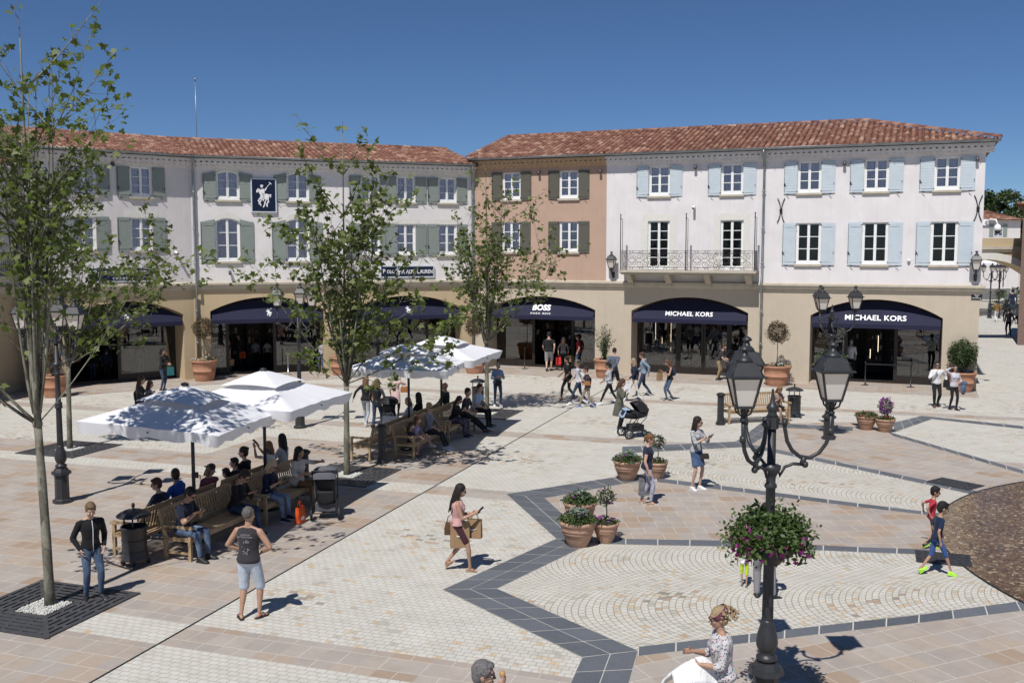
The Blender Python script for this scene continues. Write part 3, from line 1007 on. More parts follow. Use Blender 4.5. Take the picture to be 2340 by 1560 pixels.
def shell(par, u0, u1, ztop, zmid, upper, lower, arches, holes, depth=9.0, left=True, right=True, rec=1.12):
    mb = MB()
    cur = u0
    for a in arches:
        panel(mb, cur, a[0], 0, zmid, mi=1); cur = a[1]
        n = 20
        for k in range(n):
            p, q = a[0] + (a[1] - a[0]) * k / n, a[0] + (a[1] - a[0]) * (k + 1) / n
            zp, zq = arch_z(p, a), arch_z(q, a)
            mb.add([(p, 0, zp), (q, 0, zq), (q, 0, zmid), (p, 0, zmid)], [(0, 1, 2, 3)], 1)
            mb.add([(p, 0, zp), (p, rec, zp), (q, rec, zq), (q, 0, zq)], [(0, 1, 2, 3)], 1, True)
        mb.add([(a[0], 0, 0), (a[0], rec, 0), (a[0], rec, a[2]), (a[0], 0, a[2])], [(0, 1, 2, 3)], 1)
        mb.add([(a[1], 0, 0), (a[1], 0, a[2]), (a[1], rec, a[2]), (a[1], rec, 0)], [(0, 1, 2, 3)], 1)
    panel(mb, cur, u1, 0, zmid, mi=1)
    wall_holes(mb, u0, u1, zmid, ztop, holes, 0)
    if left: mb.add([(u0, 0, 0), (u0, depth, 0), (u0, depth, zmid), (u0, 0, zmid)], [(0, 3, 2, 1)], 1); mb.add([(u0, 0, zmid), (u0, depth, zmid), (u0, depth, ztop), (u0, 0, ztop)], [(0, 3, 2, 1)], 0)
    if right: mb.add([(u1, 0, 0), (u1, depth, 0), (u1, depth, zmid), (u1, 0, zmid)], [(0, 1, 2, 3)], 1); mb.add([(u1, 0, zmid), (u1, depth, zmid), (u1, depth, ztop), (u1, 0, ztop)], [(0, 1, 2, 3)], 0)
    mb.box(u0, u1, depth, depth + .2, 0, ztop, 0)
    mb.box(u0, u1, .6, depth - .01, 3.95, 4.0, 0)     # floor over the shops
    mb.build('wall', [upper, lower], par)


def seg_frame(A, B):
    d = (B - A); d.z = 0; L = d.length
    return A, math.atan2(d.y, d.x), L


def on_seg(px, py, seg, yin=0.0):
    A, ang, L = seg
    u = Vector((math.cos(ang), math.sin(ang), 0)); n = Vector((u.y, -u.x, 0))
    Q = A - n * yin
    d = Vector(ray(px, py)); t = n.dot(Q) / n.dot(d); P = d * t + Vector((0, 0, CAMH))
    return (P - Q).dot(u), P.z


def from_seg(seg, u, y, z=0.0):
    A, ang, L = seg
    return Vector((A.x + u * math.cos(ang) - y * math.sin(ang), A.y + u * math.sin(ang) + y * math.cos(ang), z))


SR = seg_frame(G(1085, 838), G(2240, 893))
SM = seg_frame(G(447, 866), G(1085, 838))
SL = seg_frame(G(75, 896), G(447, 866))
GR = [(0, .16, 'glass')]
# ---- long pink building (right)
A_MK1 = (7.89, 13.17, 2.95, 3.6); A_MK2 = (15.81, 21.04, 2.92, 3.65); A_BOSS = (.71, 6.15, 2.93, 3.53)
U1 = 22.38; UT = 6.66
bp_ = empty('shop_building', SR[0], SR[1], 'long pale pink three-storey building with light blue shutters and an iron balcony', 'building', 'houses around the square')
wins = []
def wu(px, py, seg): return on_seg(px, py, seg)[0]
TOPZ = (8.13, 9.45)
for px, py in ((1507, 410), (1673, 408), (1850, 400), (2003, 400), (2165, 393)): wins.append((wu(px, py, SR), .96, TOPZ[0], TOPZ[1], 0, 'top'))
for px in (1505, 1672): wins.append((wu(px, 555, SR), 1.0, 4.84, 7.02, 0, 'door'))
for px in (1847, 1999, 2157): wins.append((wu(px, 560, SR), 1.02, 5.10, 6.86, 0, 'low'))
shell(bp_, UT, U1, 9.98, 3.98, M_PINK, M_TAN2, [A_MK1, A_MK2], [w_[:5] for w_ in wins], left=False)
for uc, w_, z0, z1, rise, k in wins:
    if k == 'top': casement(bp_, uc, w_, z0, z1, shut=M_BLUE, shw=.56)
    elif k == 'door': casement(bp_, uc, w_, z0, z1, rows=5, curtain=False, sill=False, trim=dict(side=.28, top=.3))
    else: casement(bp_, uc, w_, z0, z1, rows=3, curtain=False, shut=M_BLUE, shw=.56)
awning(bp_, A_MK1, [('MICHAEL KORS', 2.84, .30, dict(bold=.006, sx=1.0, spacing=1.05))])
awning(bp_, A_MK2, [('MICHAEL KORS', 2.86, .34, dict(bold=.007, sx=1.0, spacing=1.05))])
shopfront(bp_, A_MK1, [(0, .36, 'glass'), (.36, .82, 'door'), (.82, 1, 'glass')], lit=((.28, .9, 2.5), (.33, 1.4, 2.5), (.2, 1.0, 1.6), (.14, 1.5, 2.5)))
shopfront(bp_, A_MK2, [(0, .27, 'glass'), (.27, .66, 'open'), (.66, 1, 'glass')], lit=((.52, 1.3, 2.0), (.46, 1.0, 1.4)))
genoise(bp_, UT, U1 + .3, 9.98, M_PINK)
cornice(bp_, UT + .001, U1, True)
gutter(bp_, UT + .002, U1 + .50, 10.05)
downpipe(bp_, 13.74, 9.98)
RUN = 5.35; RZ = 10.02; RISE = 1.60
def mk_roof(par, u0, u1, z0, rise, run, hip=None, verge_l=False, verge_r=False, seed=1, depth=9.2):
    mb = MB()
    clip = None
    if hip: clip = lambda u, y: (u - u1) < -(y + .42) * hip
    roof_tiles(mb, u0, u1, -.44, z0, run, rise, clip, seed)
    ry, rz = -.44 + run, z0 + rise
    ur = u1 - run * hip if hip else u1
    def q(vs): mb.add(vs, [tuple(range(len(vs)))], 1, False, (.2, .3))
    q([(u0, -.42, z0 - .01), (u1, -.42, z0 - .01), (ur, ry, rz - .01), (u0, ry, rz - .01)])
    q([(u0, ry, rz - .01), (ur, ry, rz - .01), (u1, depth + .5, z0), (u0, depth + .5, z0)])
    if hip: q([(u1, -.42, z0 - .01), (u1, depth + .5, z0), (ur, ry, rz - .01)])
    else: q([(u1, -.5, z0 - .05), (u1, depth + .5, z0 - .05), (u1, ry, rz - .02)])
    q([(u0, -.5, z0 - .05), (u0, ry, rz - .02), (u0, depth + .5, z0 - .05)])
    q([(u0, -.42, z0 - .03), (u1, -.42, z0 - .03), (u1, .1, z0 - .03), (u0, .1, z0 - .03)])
    ridge_tiles(mb, (u0, ry, rz + .02), (ur, ry, rz + .02), seed + 5)
    if hip: ridge_tiles(mb, (u1 + .02, -.46, z0 + .08), (ur, ry, rz + .02), seed + 6, .13)
    if verge_l: ridge_tiles(mb, (u0 + .02, -.44, z0 + .10), (u0 + .02, ry, rz + .04), seed + 7, .12)
    if verge_r: ridge_tiles(mb, (u1 - .02, -.44, z0 + .10), (u1 - .02, ry, rz + .04), seed + 8, .12)
    mb.build('roof', [M_TILE, surf('roof boards', (.16, .10, .07), .9)], par)
mk_roof(bp_, UT, U1 + .44, RZ, RISE, RUN, hip=1.0, verge_l=True, seed=3)
# balcony
bb = MB(); b0, b1 = 7.62, 13.5
for yy0, z0, z1, e in ((-.86, 4.62, 4.68, 0), (-.93, 4.681, 4.72, .06), (-.98, 4.721, 4.80, .1)): bb.box(b0 - e, b1 + e, yy0, -.001, z0, z1)
for k in range(4):
    u = b0 + .28 + k * (b1 - b0 - .56) / 3
    pr = [(0, 4.08), (-.22, 4.08), (-.26, 4.12), (-.26, 4.22), (-.34, 4.30), (-.52, 4.38), (-.56, 4.46), (-.72, 4.50), (-.78, 4.619), (0, 4.619)]
    vs = [(u - .13, y, z) for y, z in pr] + [(u + .13, y, z) for y, z in pr]; m = len(pr)
    bb.add(vs, [(i, m + i, m + (i + 1) % m, (i + 1) % m) for i in range(m)] + [tuple(range(m)), tuple(range(2 * m - 1, m - 1, -1))])
bo = bb.build('balcony', M_STONE, bp_)
rb = MB(); yr = -.90
def spiral(cx, cz, r0, turns, a0, sgn=1, tail=None, n=16):
    pts = []
    for i in range(n + 1):
        t = i / n; a = a0 + sgn * turns * 2 * PI * t; rr = r0 * (1 - .82 * t)
        pts.append((cx + rr * math.cos(a), yr, cz + rr * math.sin(a)))
    if tail: pts = [(tail[0], yr, tail[1])] + pts
    rb.tube(pts, .0085, 4)
zb, zt_ = 4.84, 5.68
for z in (zb + .0, zb + .10, zt_ - .10, zt_): rb.box(b0, b1, yr - .008, yr + .008, z - .008, z + .008)
for u in (b0, b1):
    for z in (zb, zb + .10, zt_ - .10, zt_): rb.box(u - .008, u + .008, yr + .008, 0, z - .008, z + .008)
    for k in range(6): rb.box(u - .007, u + .007, yr + .1 + k * .14, yr + .112 + k * .14, zb, zt_)
mc = (b0 + b1) / 2
for half in (0, 1):
    h0 = b0 + .06 if half == 0 else mc + .04; h1 = mc - .04 if half == 0 else b1 - .06
    rb.box(h0 - .006, h0 + .006, yr - .007, yr + .007, zb, zt_); rb.box(h1 - .006, h1 + .006, yr - .007, yr + .007, zb, zt_)
    Wd = h1 - h0; c = (h0 + h1) / 2; zc = (zb + zt_) / 2
    for sg in (-1, 1):
        # panel of mirrored C and S scrolls
        for q in (-1, 1):
            for (dx, dz, r0, a0, tn, sn) in ((.38, .13, .12, 0, 1.3, 1), (.62, .17, .16, PI, 1.4, -1), (.86, .12, .11, 0, 1.3, 1), (1.08, .12, .12, PI, 1.3, -1), (1.27, .2, .11, PI / 2, 1.2, 1), (.17, .2, .12, PI, 1.2, -1)):
                spiral(c + sg * dx, zc + q * dz, r0, tn, a0 if sg > 0 else PI - a0, sn * sg * q)
            rb.tube([(c + sg * t, yr, zc + q * (.26 + .05 * math.sin((t - .25) / .95 * PI))) for t in [.25 + .95 * i / 8 for i in range(9)]], .0085, 4)
            rb.tube([(c + sg * t, yr, zc + q * .10 * math.sin((t - .1) * 9)) for t in [.1 + 1.2 * i / 14 for i in range(15)]], .0085, 4)
            for dx in (.55, 1.0):
                zz = zc + q * .37
                spiral(c + sg * (dx - .06), zz, .04, 1, 0, 1, n=8); spiral(c + sg * (dx + .06), zz, .04, 1, PI, -1, n=8)
    # lyre in the middle
    for q in (-1, 1):
        spiral(c + q * .14, zb + .09, .14, 1.5, PI / 2, q); spiral(c + q * .12, zt_ - .12, .1, 1.4, -PI / 2, -q)
        rb.tube([(c + q * .26, yr, zb + .12), (c + q * .2, yr, zc - .1), (c + q * .27, yr, zc + .1), (c + q * .16, yr, zt_ - .1)], .0085, 4)
    for q in (-.1, -.05, 0, .05, .1): rb.tube([(c + q * .5, yr, zb + .14), (c + q * 1.4, yr, zc + .08)], .007, 4)
for u in (b0 - .02, mc, b1 + .02):
    rb.tube([(u, yr - .02, 4.80), (u, yr - .02, 7.25)], .021, 8); rb.ball((u, yr - .02, 7.29), .035, 8, 6)
    rb.box(u - .025, u + .025, yr - .04, yr + .12, 7.08, 7.12)
    rb.tube([(u + .05, yr + .12, 4.8), (u + .05, yr + .12, 7.1)], .012, 6)
rb.build('railing', M_BLACK, bo)
# iron wall anchors
for px, py in ((1785, 481), (2235, 476)):
    u, z = on_seg(px, py, SR); ab = MB()
    for q in (-1, 1):
        ab.tube([(u + q * (.02 + .13 * ((t / 6) ** 2)) , -.035, z + q * 0 + .52 * t / 6) for t in range(-6, 7)], .019, 6)
    ab.obox((u, -.05, z), (.12, .05, .1)); ab.tube([(u, -.02, z - .1), (u, -.02, z + .1)], .02, 6)
    ab.build('wall_anchor', M_BLACK, bp_)
# street name plate
u, z = on_seg(2232, 678, SR); pb = MB(); pb.box(u - .2, u + .2, -.025, -.002, z - .12, z + .12)
po = pb.build('name_plate', surf('plate black', (.01, .012, .02), .3), None); po.location = SR[0]; po.rotation_euler = (0, 0, SR[1])
tag(po, 'small dark street name plate high on the right corner of the pink building', 'sign')
for t_, dz in (('PLACE', .055), ('DE', .0), ('PROVENCE', -.055)): text_part('lettering', t_, po, (u, -.032, z + dz), .065)

# ---- terracotta building
bt = empty('shop_building', SR[0], SR[1], 'terracotta coloured three-storey building with dark olive shutters', 'building', 'houses around the square')
wins = [(wu(px, 420, SR), .95, 8.10, 9.38, 0) for px in (1169, 1300)] + [(wu(px, 545, SR), .95, 5.62, 7.04, 0) for px in (1168, 1300)]
shell(bt, 0, UT - .001, 9.98, 3.98, M_TERRA, M_TAN2, [A_BOSS], wins, right=False)
for w_ in wins: casement(bt, *w_, shut=M_OLIVE, shw=.52)
awning(bt, A_BOSS, [('BOSS', 2.97, .42, dict(bold=.018, sx=.95)), ('HUGO BOSS', 2.71, .13, dict(bold=.003, spacing=1.55))])
shopfront(bt, A_BOSS, [(0, .36, 'glass'), (.36, .73, 'open'), (.73, 1, 'glass')])
genoise(bt, 0, UT, 9.98, surf('clay cream', srgb(190, 160, 128), .9)); cornice(bt, 0, UT)
gutter(bt, -.15, UT, 10.05); mk_roof(bt, -.15, UT, RZ, RISE, RUN, verge_l=True, seed=9)

# ---- off-white building in the middle
A_P2 = (.7, 5.75, 3.0, 3.6); A_P3 = (7.03, 12.47, 2.93, 3.55)
bm_ = empty('shop_building', SM[0], SM[1], 'off-white three-storey building with sage green shutters and two arched window columns', 'building', 'houses around the square')
LM = SM[2] - .005
wins = []
for px in (520, 680): wins.append((wu(px, 425, SM), 1.0, 7.92, 9.2, .14, 'a')); wins.append((wu(px, 550, SM), 1.06, 5.2, 7.12, .16, 'a'))
for px in (846, 927, 1022): wins.append((wu(px, 430, SM), .92, 7.96, 9.14, 0, 'r')); wins.append((wu(px, 550, SM), .95, 5.48, 6.94, 0, 'r'))
shell(bm_, 0, LM, 9.72, 3.98, M_CREAM2, M_TAN, [A_P2, A_P3], [w_[:5] for w_ in wins], left=False, right=True)
for uc, w_, z0, z1, rise, k in wins:
    if k == 'a': casement(bm_, uc, w_, z0, z1, rise, shut=M_GREEN, shw=.60 if z0 < 6 else .55, trim=dict(top=.28, bottom=.2, bear=.22))
    else: casement(bm_, uc, w_, z0, z1, shut=M_GREEN, shw=.52, trim=dict(top=.26, ear=.22, bottom=.2, bear=.18))
awning(bm_, A_P2, emblem=.05); awning(bm_, A_P3, emblem=.05)
shopfront(bm_, A_P2, [(0, .16, 'glass'), (.16, .58, 'open'), (.58, 1, 'glass')])
shopfront(bm_, A_P3, [(0, .28, 'glass'), (.28, .5, 'glass'), (.5, .74, 'glass'), (.74, 1, 'glass')])
genoise(bm_, 0, LM, 9.72, M_CREAM2); cornice(bm_, 0, LM); gutter(bm_, 0, LM - .1, 9.79)
downpipe(bm_, LM - .12, 9.72, side=-.1); downpipe(bm_, .13, 9.72)
mk_roof(bm_, -1.5, LM + .1, 9.76, 1.22, RUN, seed=15)
pl = MB(); pl.box(6.2, 6.28, -.03, 0.0, 0, 3.92); pl.box(6.34, 6.42, -.03, 0, 0, 3.92); pl.build('pilaster', M_TAN, bm_)

# ---- pale building at the left, turned towards the square
A_P1 = (1.3, 6.22, 2.9, 3.54)
bl_ = empty('shop_building', SL[0], SL[1], 'pale pink building with sage shutters set at an angle behind the left trees', 'building', 'houses around the square')
LL = SL[2] - .003
wins = [(wu(px, 415, SL), .95, 7.95, 9.2, 0) for px in (192, 322)] + [(wu(px, 535, SL), .95, 5.68, 7.08, 0) for px in (192, 324)]
shell(bl_, 0, LL, 9.72, 3.98, M_CREAM, M_TAN, [A_P1], wins, right=False)
for w_ in wins: casement(bl_, *w_, shut=M_GREEN, shw=.52, trim=dict(top=.26, ear=.22))
awning(bl_, A_P1, emblem=.05)
shopfront(bl_, A_P1, [(0, .5, 'open'), (.5, 1, 'glass')])
genoise(bl_, 0, LL, 9.72, M_CREAM); cornice(bl_, 0, LL); gutter(bl_, -.1, LL, 9.79); downpipe(bl_, .4, 9.72)
mk_roof(bl_, -.1, LL + 1.5, 9.76, 1.22, RUN, verge_l=True, seed=21)
gb_ = MB(); gb_.add([(-.02, 0, 9.7), (-.02, RUN - .58, 9.7 + 1.17), (-.02, 9, 9.7)], [(0, 1, 2)]); gb_.build('gable', M_CREAM, bl_)

# ---- lower building at the far left edge
A_Z = from_seg(SL, -.02, .9); ZB = Vector((-22.6, 30.0, 0))
SZ = seg_frame(ZB, A_Z)
bz = empty('shop_building', SZ[0], SZ[1], 'lower pale building with a small iron balcony at the left edge', 'building', 'houses around the square')
LZ = SZ[2] - .02; aZ = (LZ - 7.2, LZ - 1.7, 2.9, 3.5)
wins = [(LZ - 2.1, .95, 4.9, 7.0, 0), (LZ - 5.5, .95, 4.9, 7.0, 0)]
shell(bz, 0, LZ, 9.0, 3.98, M_CREAM, M_TAN, [aZ], wins, depth=7)
for w_ in wins: casement(bz, *w_, rows=4, sill=False)
awning(bz, aZ); shopfront(bz, aZ, [(0, .3, 'glass'), (.3, .7, 'door'), (.7, 1, 'glass')])
genoise(bz, 0, LZ, 9.0, M_CREAM); cornice(bz, 0, LZ); gutter(bz, -.1, LZ - .05, 9.07)
mb = MB(); roof_tiles(mb, 0, LZ - .05, -.55, 9.05, 4.4, 1.4, None, 44); mb.build('roof', M_TILE, bz)
mb = MB(); mb.box(LZ - 3, LZ - .9, -.6, -.001, 4.55, 4.7); zo = mb.build('balcony', M_STONE, bz)
mb = MB()
for k in range(22): mb.box(LZ - 2.98 + k * .097, LZ - 2.966 + k * .097, -.58, -.566, 4.7, 5.6)
for z in (4.78, 5.6): mb.box(LZ - 2.99, LZ - .92, -.585, -.56, z, z + .02)
mb.build('railing', M_BLACK, zo)

# ---- signs
def signboard(seg, px, py, w, h, label, lines=None, emblem=False, group=None):
    u, z = on_seg(px, py, seg)
    mb = MB(); mb.box(u - w / 2, u + w / 2, -.10, -.02, z - h / 2, z + h / 2, 0)
    mb.box(u - w / 2 + .05, u + w / 2 - .05, -.106, -.1005, z - h / 2 + .05, z + h / 2 - .05, 1)
    o = mb.build('shop_sign', [surf('sign frame', (.62, .66, .70), .35, .05), surf('sign navy', (.004, .010, .034), .4, .1)])
    o.location = seg[0]; o.rotation_euler = (0, 0, seg[1]); tag(o, label, 'sign', group)
    for t_, dx, dz, size, kw in lines or []: text_part('lettering', t_, o, (u + dx, -.118, z + dz), size, **kw)
    if emblem:
        e = polo_emblem(o, emblem[0]); e.location = (u + emblem[1], -.11, z + emblem[2]); e.rotation_euler = (PI / 2, 0, 0)
    return o
signboard(SM, 602, 447, 1.12, 1.50, 'tall navy sign with a white horse rider between two green shuttered windows', emblem=(1.22, 0, -.02))
def serif(parent_lines): return parent_lines
signboard(SM, 930, 620, 2.64, .56, 'wide navy sign with white capitals under the green shuttered windows', [('P', -1.14, .0, .30, dict(bold=.004, sx=.8)), ('OLO', -.82, -.02, .22, dict(bold=.004, sx=.8)), ('R', -.22, 0, .36, dict(bold=.004, sx=.8)), ('ALPH', .16, -.02, .26, dict(bold=.004, sx=.75)), ('L', .52, 0, .36, dict(bold=.004, sx=.8)), ('AUREN', .92, -.02, .26, dict(bold=.004, sx=.75))], emblem=(.46, -.46, 0), group='navy name boards over the shops')
signboard(SL, 279, 627, 2.64, .62, 'navy name board with two rows of letters behind the left trees', [('P', -1.12, .08, .30, dict(bold=.004, sx=.8)), ('OLO', -.82, .06, .22, dict(bold=.004, sx=.8)), ('R', -.34, .08, .3, dict(bold=.004, sx=.8)), ('ALPH', .02, .06, .22, dict(bold=.004, sx=.8)), ('L', .44, .08, .3, dict(bold=.004, sx=.8)), ('AUREN', .82, .06, .22, dict(bold=.004, sx=.8)), ('CHILDREN', 0, -.17, .15, dict(sx=.9, spacing=1.4))], group='navy name boards over the shops')
# ---- floodlights and cameras on the walls
def spot(seg, px, py, label):
    u, z = on_seg(px, py, seg); mb = MB()
    mb.box(u - .05, u + .05, -.02, -.002, z - .05, z + .05); mb.tube([(u, -.02, z), (u, -.10, z - .01)], .015, 6)
    mb.tube([(u, -.10, z + .06), (u + .01, -.16, z - .10)], [.055, .07], 10)
    o = mb.build('wall_spotlight', surf('spot grey', (.10, .10, .11), .4, metal=.4)); o.location = seg[0]; o.rotation_euler = (0, 0, seg[1]); tag(o, label, 'spotlight', 'small spotlights under the eaves')
for seg, px, py, l in ((SL, 256, 374, 'small grey spotlight between the two top windows of the leftmost angled building'), (SR, 1233, 394, 'small grey spotlight between the two top windows of the terracotta building'), (SR, 1373, 391, 'small grey spotlight near the right edge of the terracotta wall'), (SR, 1590, 382, 'small grey spotlight above the middle pole of the balcony'),
                       (SR, 1930, 373, 'small grey spotlight between the top windows right of the downpipe'), (SR, 2233, 363, 'small grey spotlight at the top right corner of the pink wall'), (SM, 525, 622, 'small grey spotlight under the tall arched window')):
    spot(seg, px, py, l)
def camera_dome(seg, px, py, label, arm=False):
    u, z = on_seg(px, py, seg); mb = MB(); W = 0; B = 1
    if arm:
        mb.box(u - .1, u + .1, -.06, 0, z - .12, z + .12); mb.tube([(u, -.06, z), (u + .15, -.3, z + .1), (u + .35, -.42, z + .08), (u + .42, -.45, z - .12)], .035, 8)
        mb.lathe([(.03, .12), (.11, .06), (.14, -.04), (.13, -.14)], 14, (u + .42, -.45, z - .2)); mb.ball((u + .42, -.45, z - .36), .12, 12, 8, B)
    else:
        mb.box(u - .05, u + .05, -.03, 0, z - .05, z + .05); mb.tube([(u, -.02, z), (u, -.10, z)], .02, 8)
        mb.tube([(u, -.05, z + .04), (u, -.32, z - .05)], .055, 12); mb.tube([(u, -.321, z - .05), (u, -.325, z - .052)], .045, 12, B)
    o = mb.build('security_camera', [M_WHITE, M_BLACK]); o.location = seg[0]; o.rotation_euler = (0, 0, seg[1]); tag(o, label, 'camera')
camera_dome(SL, 400, 577, 'white bullet camera on the pale wall left of the downpipe')
camera_dome(SR, 1587, 474, 'white bullet camera above the middle pole of the balcony')
camera_dome(SR, 2252, 508, 'white dome camera on a curved arm at the right corner of the pink building', True)
mb = MB(); u, z = on_seg(2077, 595, SR); mb.lathe([(.05, -.05), (.07, 0), (.05, .05)], 10, (u, -.06, z)); mb.box(u - .04, u + .04, -.05, 0, z - .03, z + .03)
o = mb.build('motion_sensor', M_WHITE); o.location = SR[0]; o.rotation_euler = (0, 0, SR[1]); tag(o, 'tiny white sensor between the second and third blue-shuttered lower windows', 'sensor')

# slab pavement along the foot of the houses
MWALK = mat_slabs('walkway slabs')
for i, (seg, a, b) in enumerate(((SR, -.3, 22.4), (SM, -.3, SM[2] + .3), (SL, -.8, SL[2] + .3))):
    mb = MB(); mb.add([(a, -2.1, 0), (b, -2.1, 0), (b, 1.2, 0), (a, 1.2, 0)], [(0, 1, 2, 3)])
    o = mb.build('walkway', MWALK); o.location = (seg[0].x, seg[0].y, .004 + .003 * i); o.rotation_euler = (0, 0, seg[1]); tag(o, kind='structure')
# ------------------------------------------------------------------ beyond the right corner
def at(px, py, D):
    """point seen at (px, py) at the distance D along +Y"""
    d = ray(px, py); t = D / d[1]; return Vector((d[0] * t, D, CAMH + d[2] * t))
def far_bridge():
    D = 62.0; x0 = at(2238, 600, D).x - 1.5; x1 = x0 + 9.5; xr = at(2318, 600, D).x
    e = empty('arched_bridge', (x0, D, 0), 0, 'tan archway wall joining the pink building to the right-hand block', 'archway')
    mb = MB(); W = x1 - x0; a = (-1.5, xr - x0 + 1.4, 4.0, 5.15)
    n = 18
    for k in range(n):
        p, q = a[0] + (a[1] - a[0]) * k / n, a[0] + (a[1] - a[0]) * (k + 1) / n
        zp, zq = arch_z(p, a), arch_z(q, a)
        mb.add([(p, 0, zp), (q, 0, zq), (q, 0, 6.4), (p, 0, 6.4)], [(0, 1, 2, 3)]); mb.add([(p, 0, zp), (p, 1.5, zp), (q, 1.5, zq), (q, 0, zq)], [(0, 1, 2, 3)])
        mb.add([(p, -.05, zp), (q, -.05, zq), (q, -.05, zq + .45), (p, -.05, zp + .45)], [(0, 1, 2, 3)], 1); mb.add([(p, -.05, zp), (p, 0, zp), (q, 0, zq), (q, -.05, zq)], [(0, 1, 2, 3)], 1)
    mb.box(a[1], W, .002, 1.5, 0, 6.4); mb.box(a[0], W, .0, 1.5, 6.401, 6.45); mb.box(-1.5, W, 1.5, 1.6, 5.2, 6.4)
    mb.build('wall', [M_TAN, M_TRIM], e)
    c = MB(); c.box(-1.5, W, -.16, 0, 5.75, 5.95); c.box(-1.5, W, -.1, 0, 5.62, 5.749); c.build('cornice', M_STONE, e)
far_bridge()
def simple_house(name, x0, x1, D, h, rh, mat, label, wins, sh=M_GREEN, depth=10, rz=0.0):
    e = empty(name, (x0, D, 0), rz, label, 'building', 'houses beyond the archway')
    W = x1 - x0; mb = MB(); mb.box(0, W, .02, depth, 0, h)
    panel(mb, 0, W, 0, h); mb.build('wall', mat, e)
    for u, z0, z1, w_ in wins:
        f = MB(); f.box(u - w_ / 2, u + w_ / 2, -.03, -.002, z0, z1)
        fo = f.build('window', M_WHITE, e); g_ = MB()
        for i in range(2):
            for j in range(3):
                a = u - w_ / 2 + .07 + i * (w_ / 2 - .02); g_.box(a, a + w_ / 2 - .12, -.036, -.031, z0 + .08 + j * (z1 - z0 - .1) / 3, z0 + .02 + (j + 1) * (z1 - z0 - .1) / 3)
        g_.build('pane', surf('far pane', (.10, .12, .18), .1), fo)
        for q in (-1, 1):
            s_ = MB(); a = u + q * (w_ / 2 + .24); s_.box(a - .22, a + .22, -.06, -.005, z0, z1); s_.build('shutter', sh, fo)
    r_ = MB(); roof_tiles(r_, -.4, W + .4, -.5, h, 5, rh, lambda u, y: u > -.4 + (y + .5) * .9 and u < W + .4 - (y + .5) * .9, 5, 3)
    r_.add([(-.4, -.5, h - .02), (W + .4, -.5, h - .02), (W - 4.1, 4.5, h + rh), (4.1, 4.5, h + rh), (-.4, depth + .4, h), (W + .4, depth + .4, h)], [(0, 1, 2, 3), (0, 3, 4), (1, 5, 2), (4, 3, 2, 5)], 0, False, (.3, .3))
    r_.build('roof', M_TILE, e)
    return e
simple_house('house', at(2215, 545, 108).x, at(2331, 545, 108).x, 108, at(2280, 503, 108).z, 1.2, M_CREAM, 'pale distant house with a tiled hip roof and green shutters beyond the archway', [(at(2281, 525, 108).x - at(2215, 545, 108).x, at(0, 540, 108).z, at(0, 512, 108).z, 1.0)])
xr = at(2333, 600, 60).x
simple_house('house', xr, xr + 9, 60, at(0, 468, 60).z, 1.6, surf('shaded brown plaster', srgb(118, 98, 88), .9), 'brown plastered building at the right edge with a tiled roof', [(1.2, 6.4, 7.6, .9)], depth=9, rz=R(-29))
# low curved white walls, terrace steps and iron gazebo behind the arch
def low_wall(D, px0, px1, y0, y1, name, label, mat):
    x0, x1 = at(px0, 600, D).x, at(px1, 600, D).x; z0 = max(0, at(0, y1, D).z); z1 = at(0, y0, D).z
    mb = MB(); n = 14
    for k in range(n):
        a, b = x0 + (x1 - x0) * k / n, x0 + (x1 - x0) * (k + 1) / n
        ya, yb = 3 * ((k / n - .5) ** 2) * 4, 3 * (((k + 1) / n - .5) ** 2) * 4
        for zz0, zz1, e in ((z0, z1 - .12, 0), (z1 - .119, z1, .08)):
            mb.add([(a, D + ya - e, zz0), (b, D + yb - e, zz0), (b, D + yb - e, zz1), (a, D + ya - e, zz1), (a, D + ya + .4, zz1), (b, D + yb + .4, zz1)], [(0, 1, 2, 3), (3, 2, 5, 4)])
    o = mb.build(name, mat); tag(o, label, 'wall', 'low garden walls beyond the archway')
M_PALE = surf('pale render', srgb(214, 206, 190), .8)
low_wall(92, 2235, 2330, 685, 725, 'garden_wall', 'low pale curved garden wall with planting behind the walkers in the alley', M_PALE)
low_wall(100, 2235, 2345, 660, 690, 'garden_wall', 'upper pale curved wall under the iron gazebo', M_PALE)
mb = MB(); st = at(2240, 717, 88)
for k in range(2): mb.box(st.x - 3, st.x + 12, 87.5 + k * .5, 93, k * .16, k * .16 + .159)
tag(mb.build('steps', surf('dark step stone', (.12, .11, .10), .8)), 'two low dark stone steps across the alley beyond the corner', 'steps')
gz = empty('gazebo', (at(2290, 600, 98).x, 98, 2.0), 0, 'black iron gazebo with white canopy seen through the archway', 'gazebo')
mb = MB()
for k in range(6):
    a = 2 * PI * k / 6; x, y = 2.6 * math.cos(a), 2.6 * math.sin(a); mb.tube([(x, y, 0), (x, y, 3.0), (x * .6, y * .6, 3.9), (0, 0, 4.3)], .05, 6)
mb.tube([(2.6 * math.cos(2 * PI * k / 24), 2.6 * math.sin(2 * PI * k / 24), 3.0) for k in range(24)], .045, 5, closed=True)
mb.build('frame', M_BLACK, gz)
mb = MB(); mb.lathe([(2.4, 2.35), (1.7, 2.75), (.2, 3.1)], 12, smooth=False); mb.build('canopy', surf('white canvas', (.78, .78, .8), .7), gz)
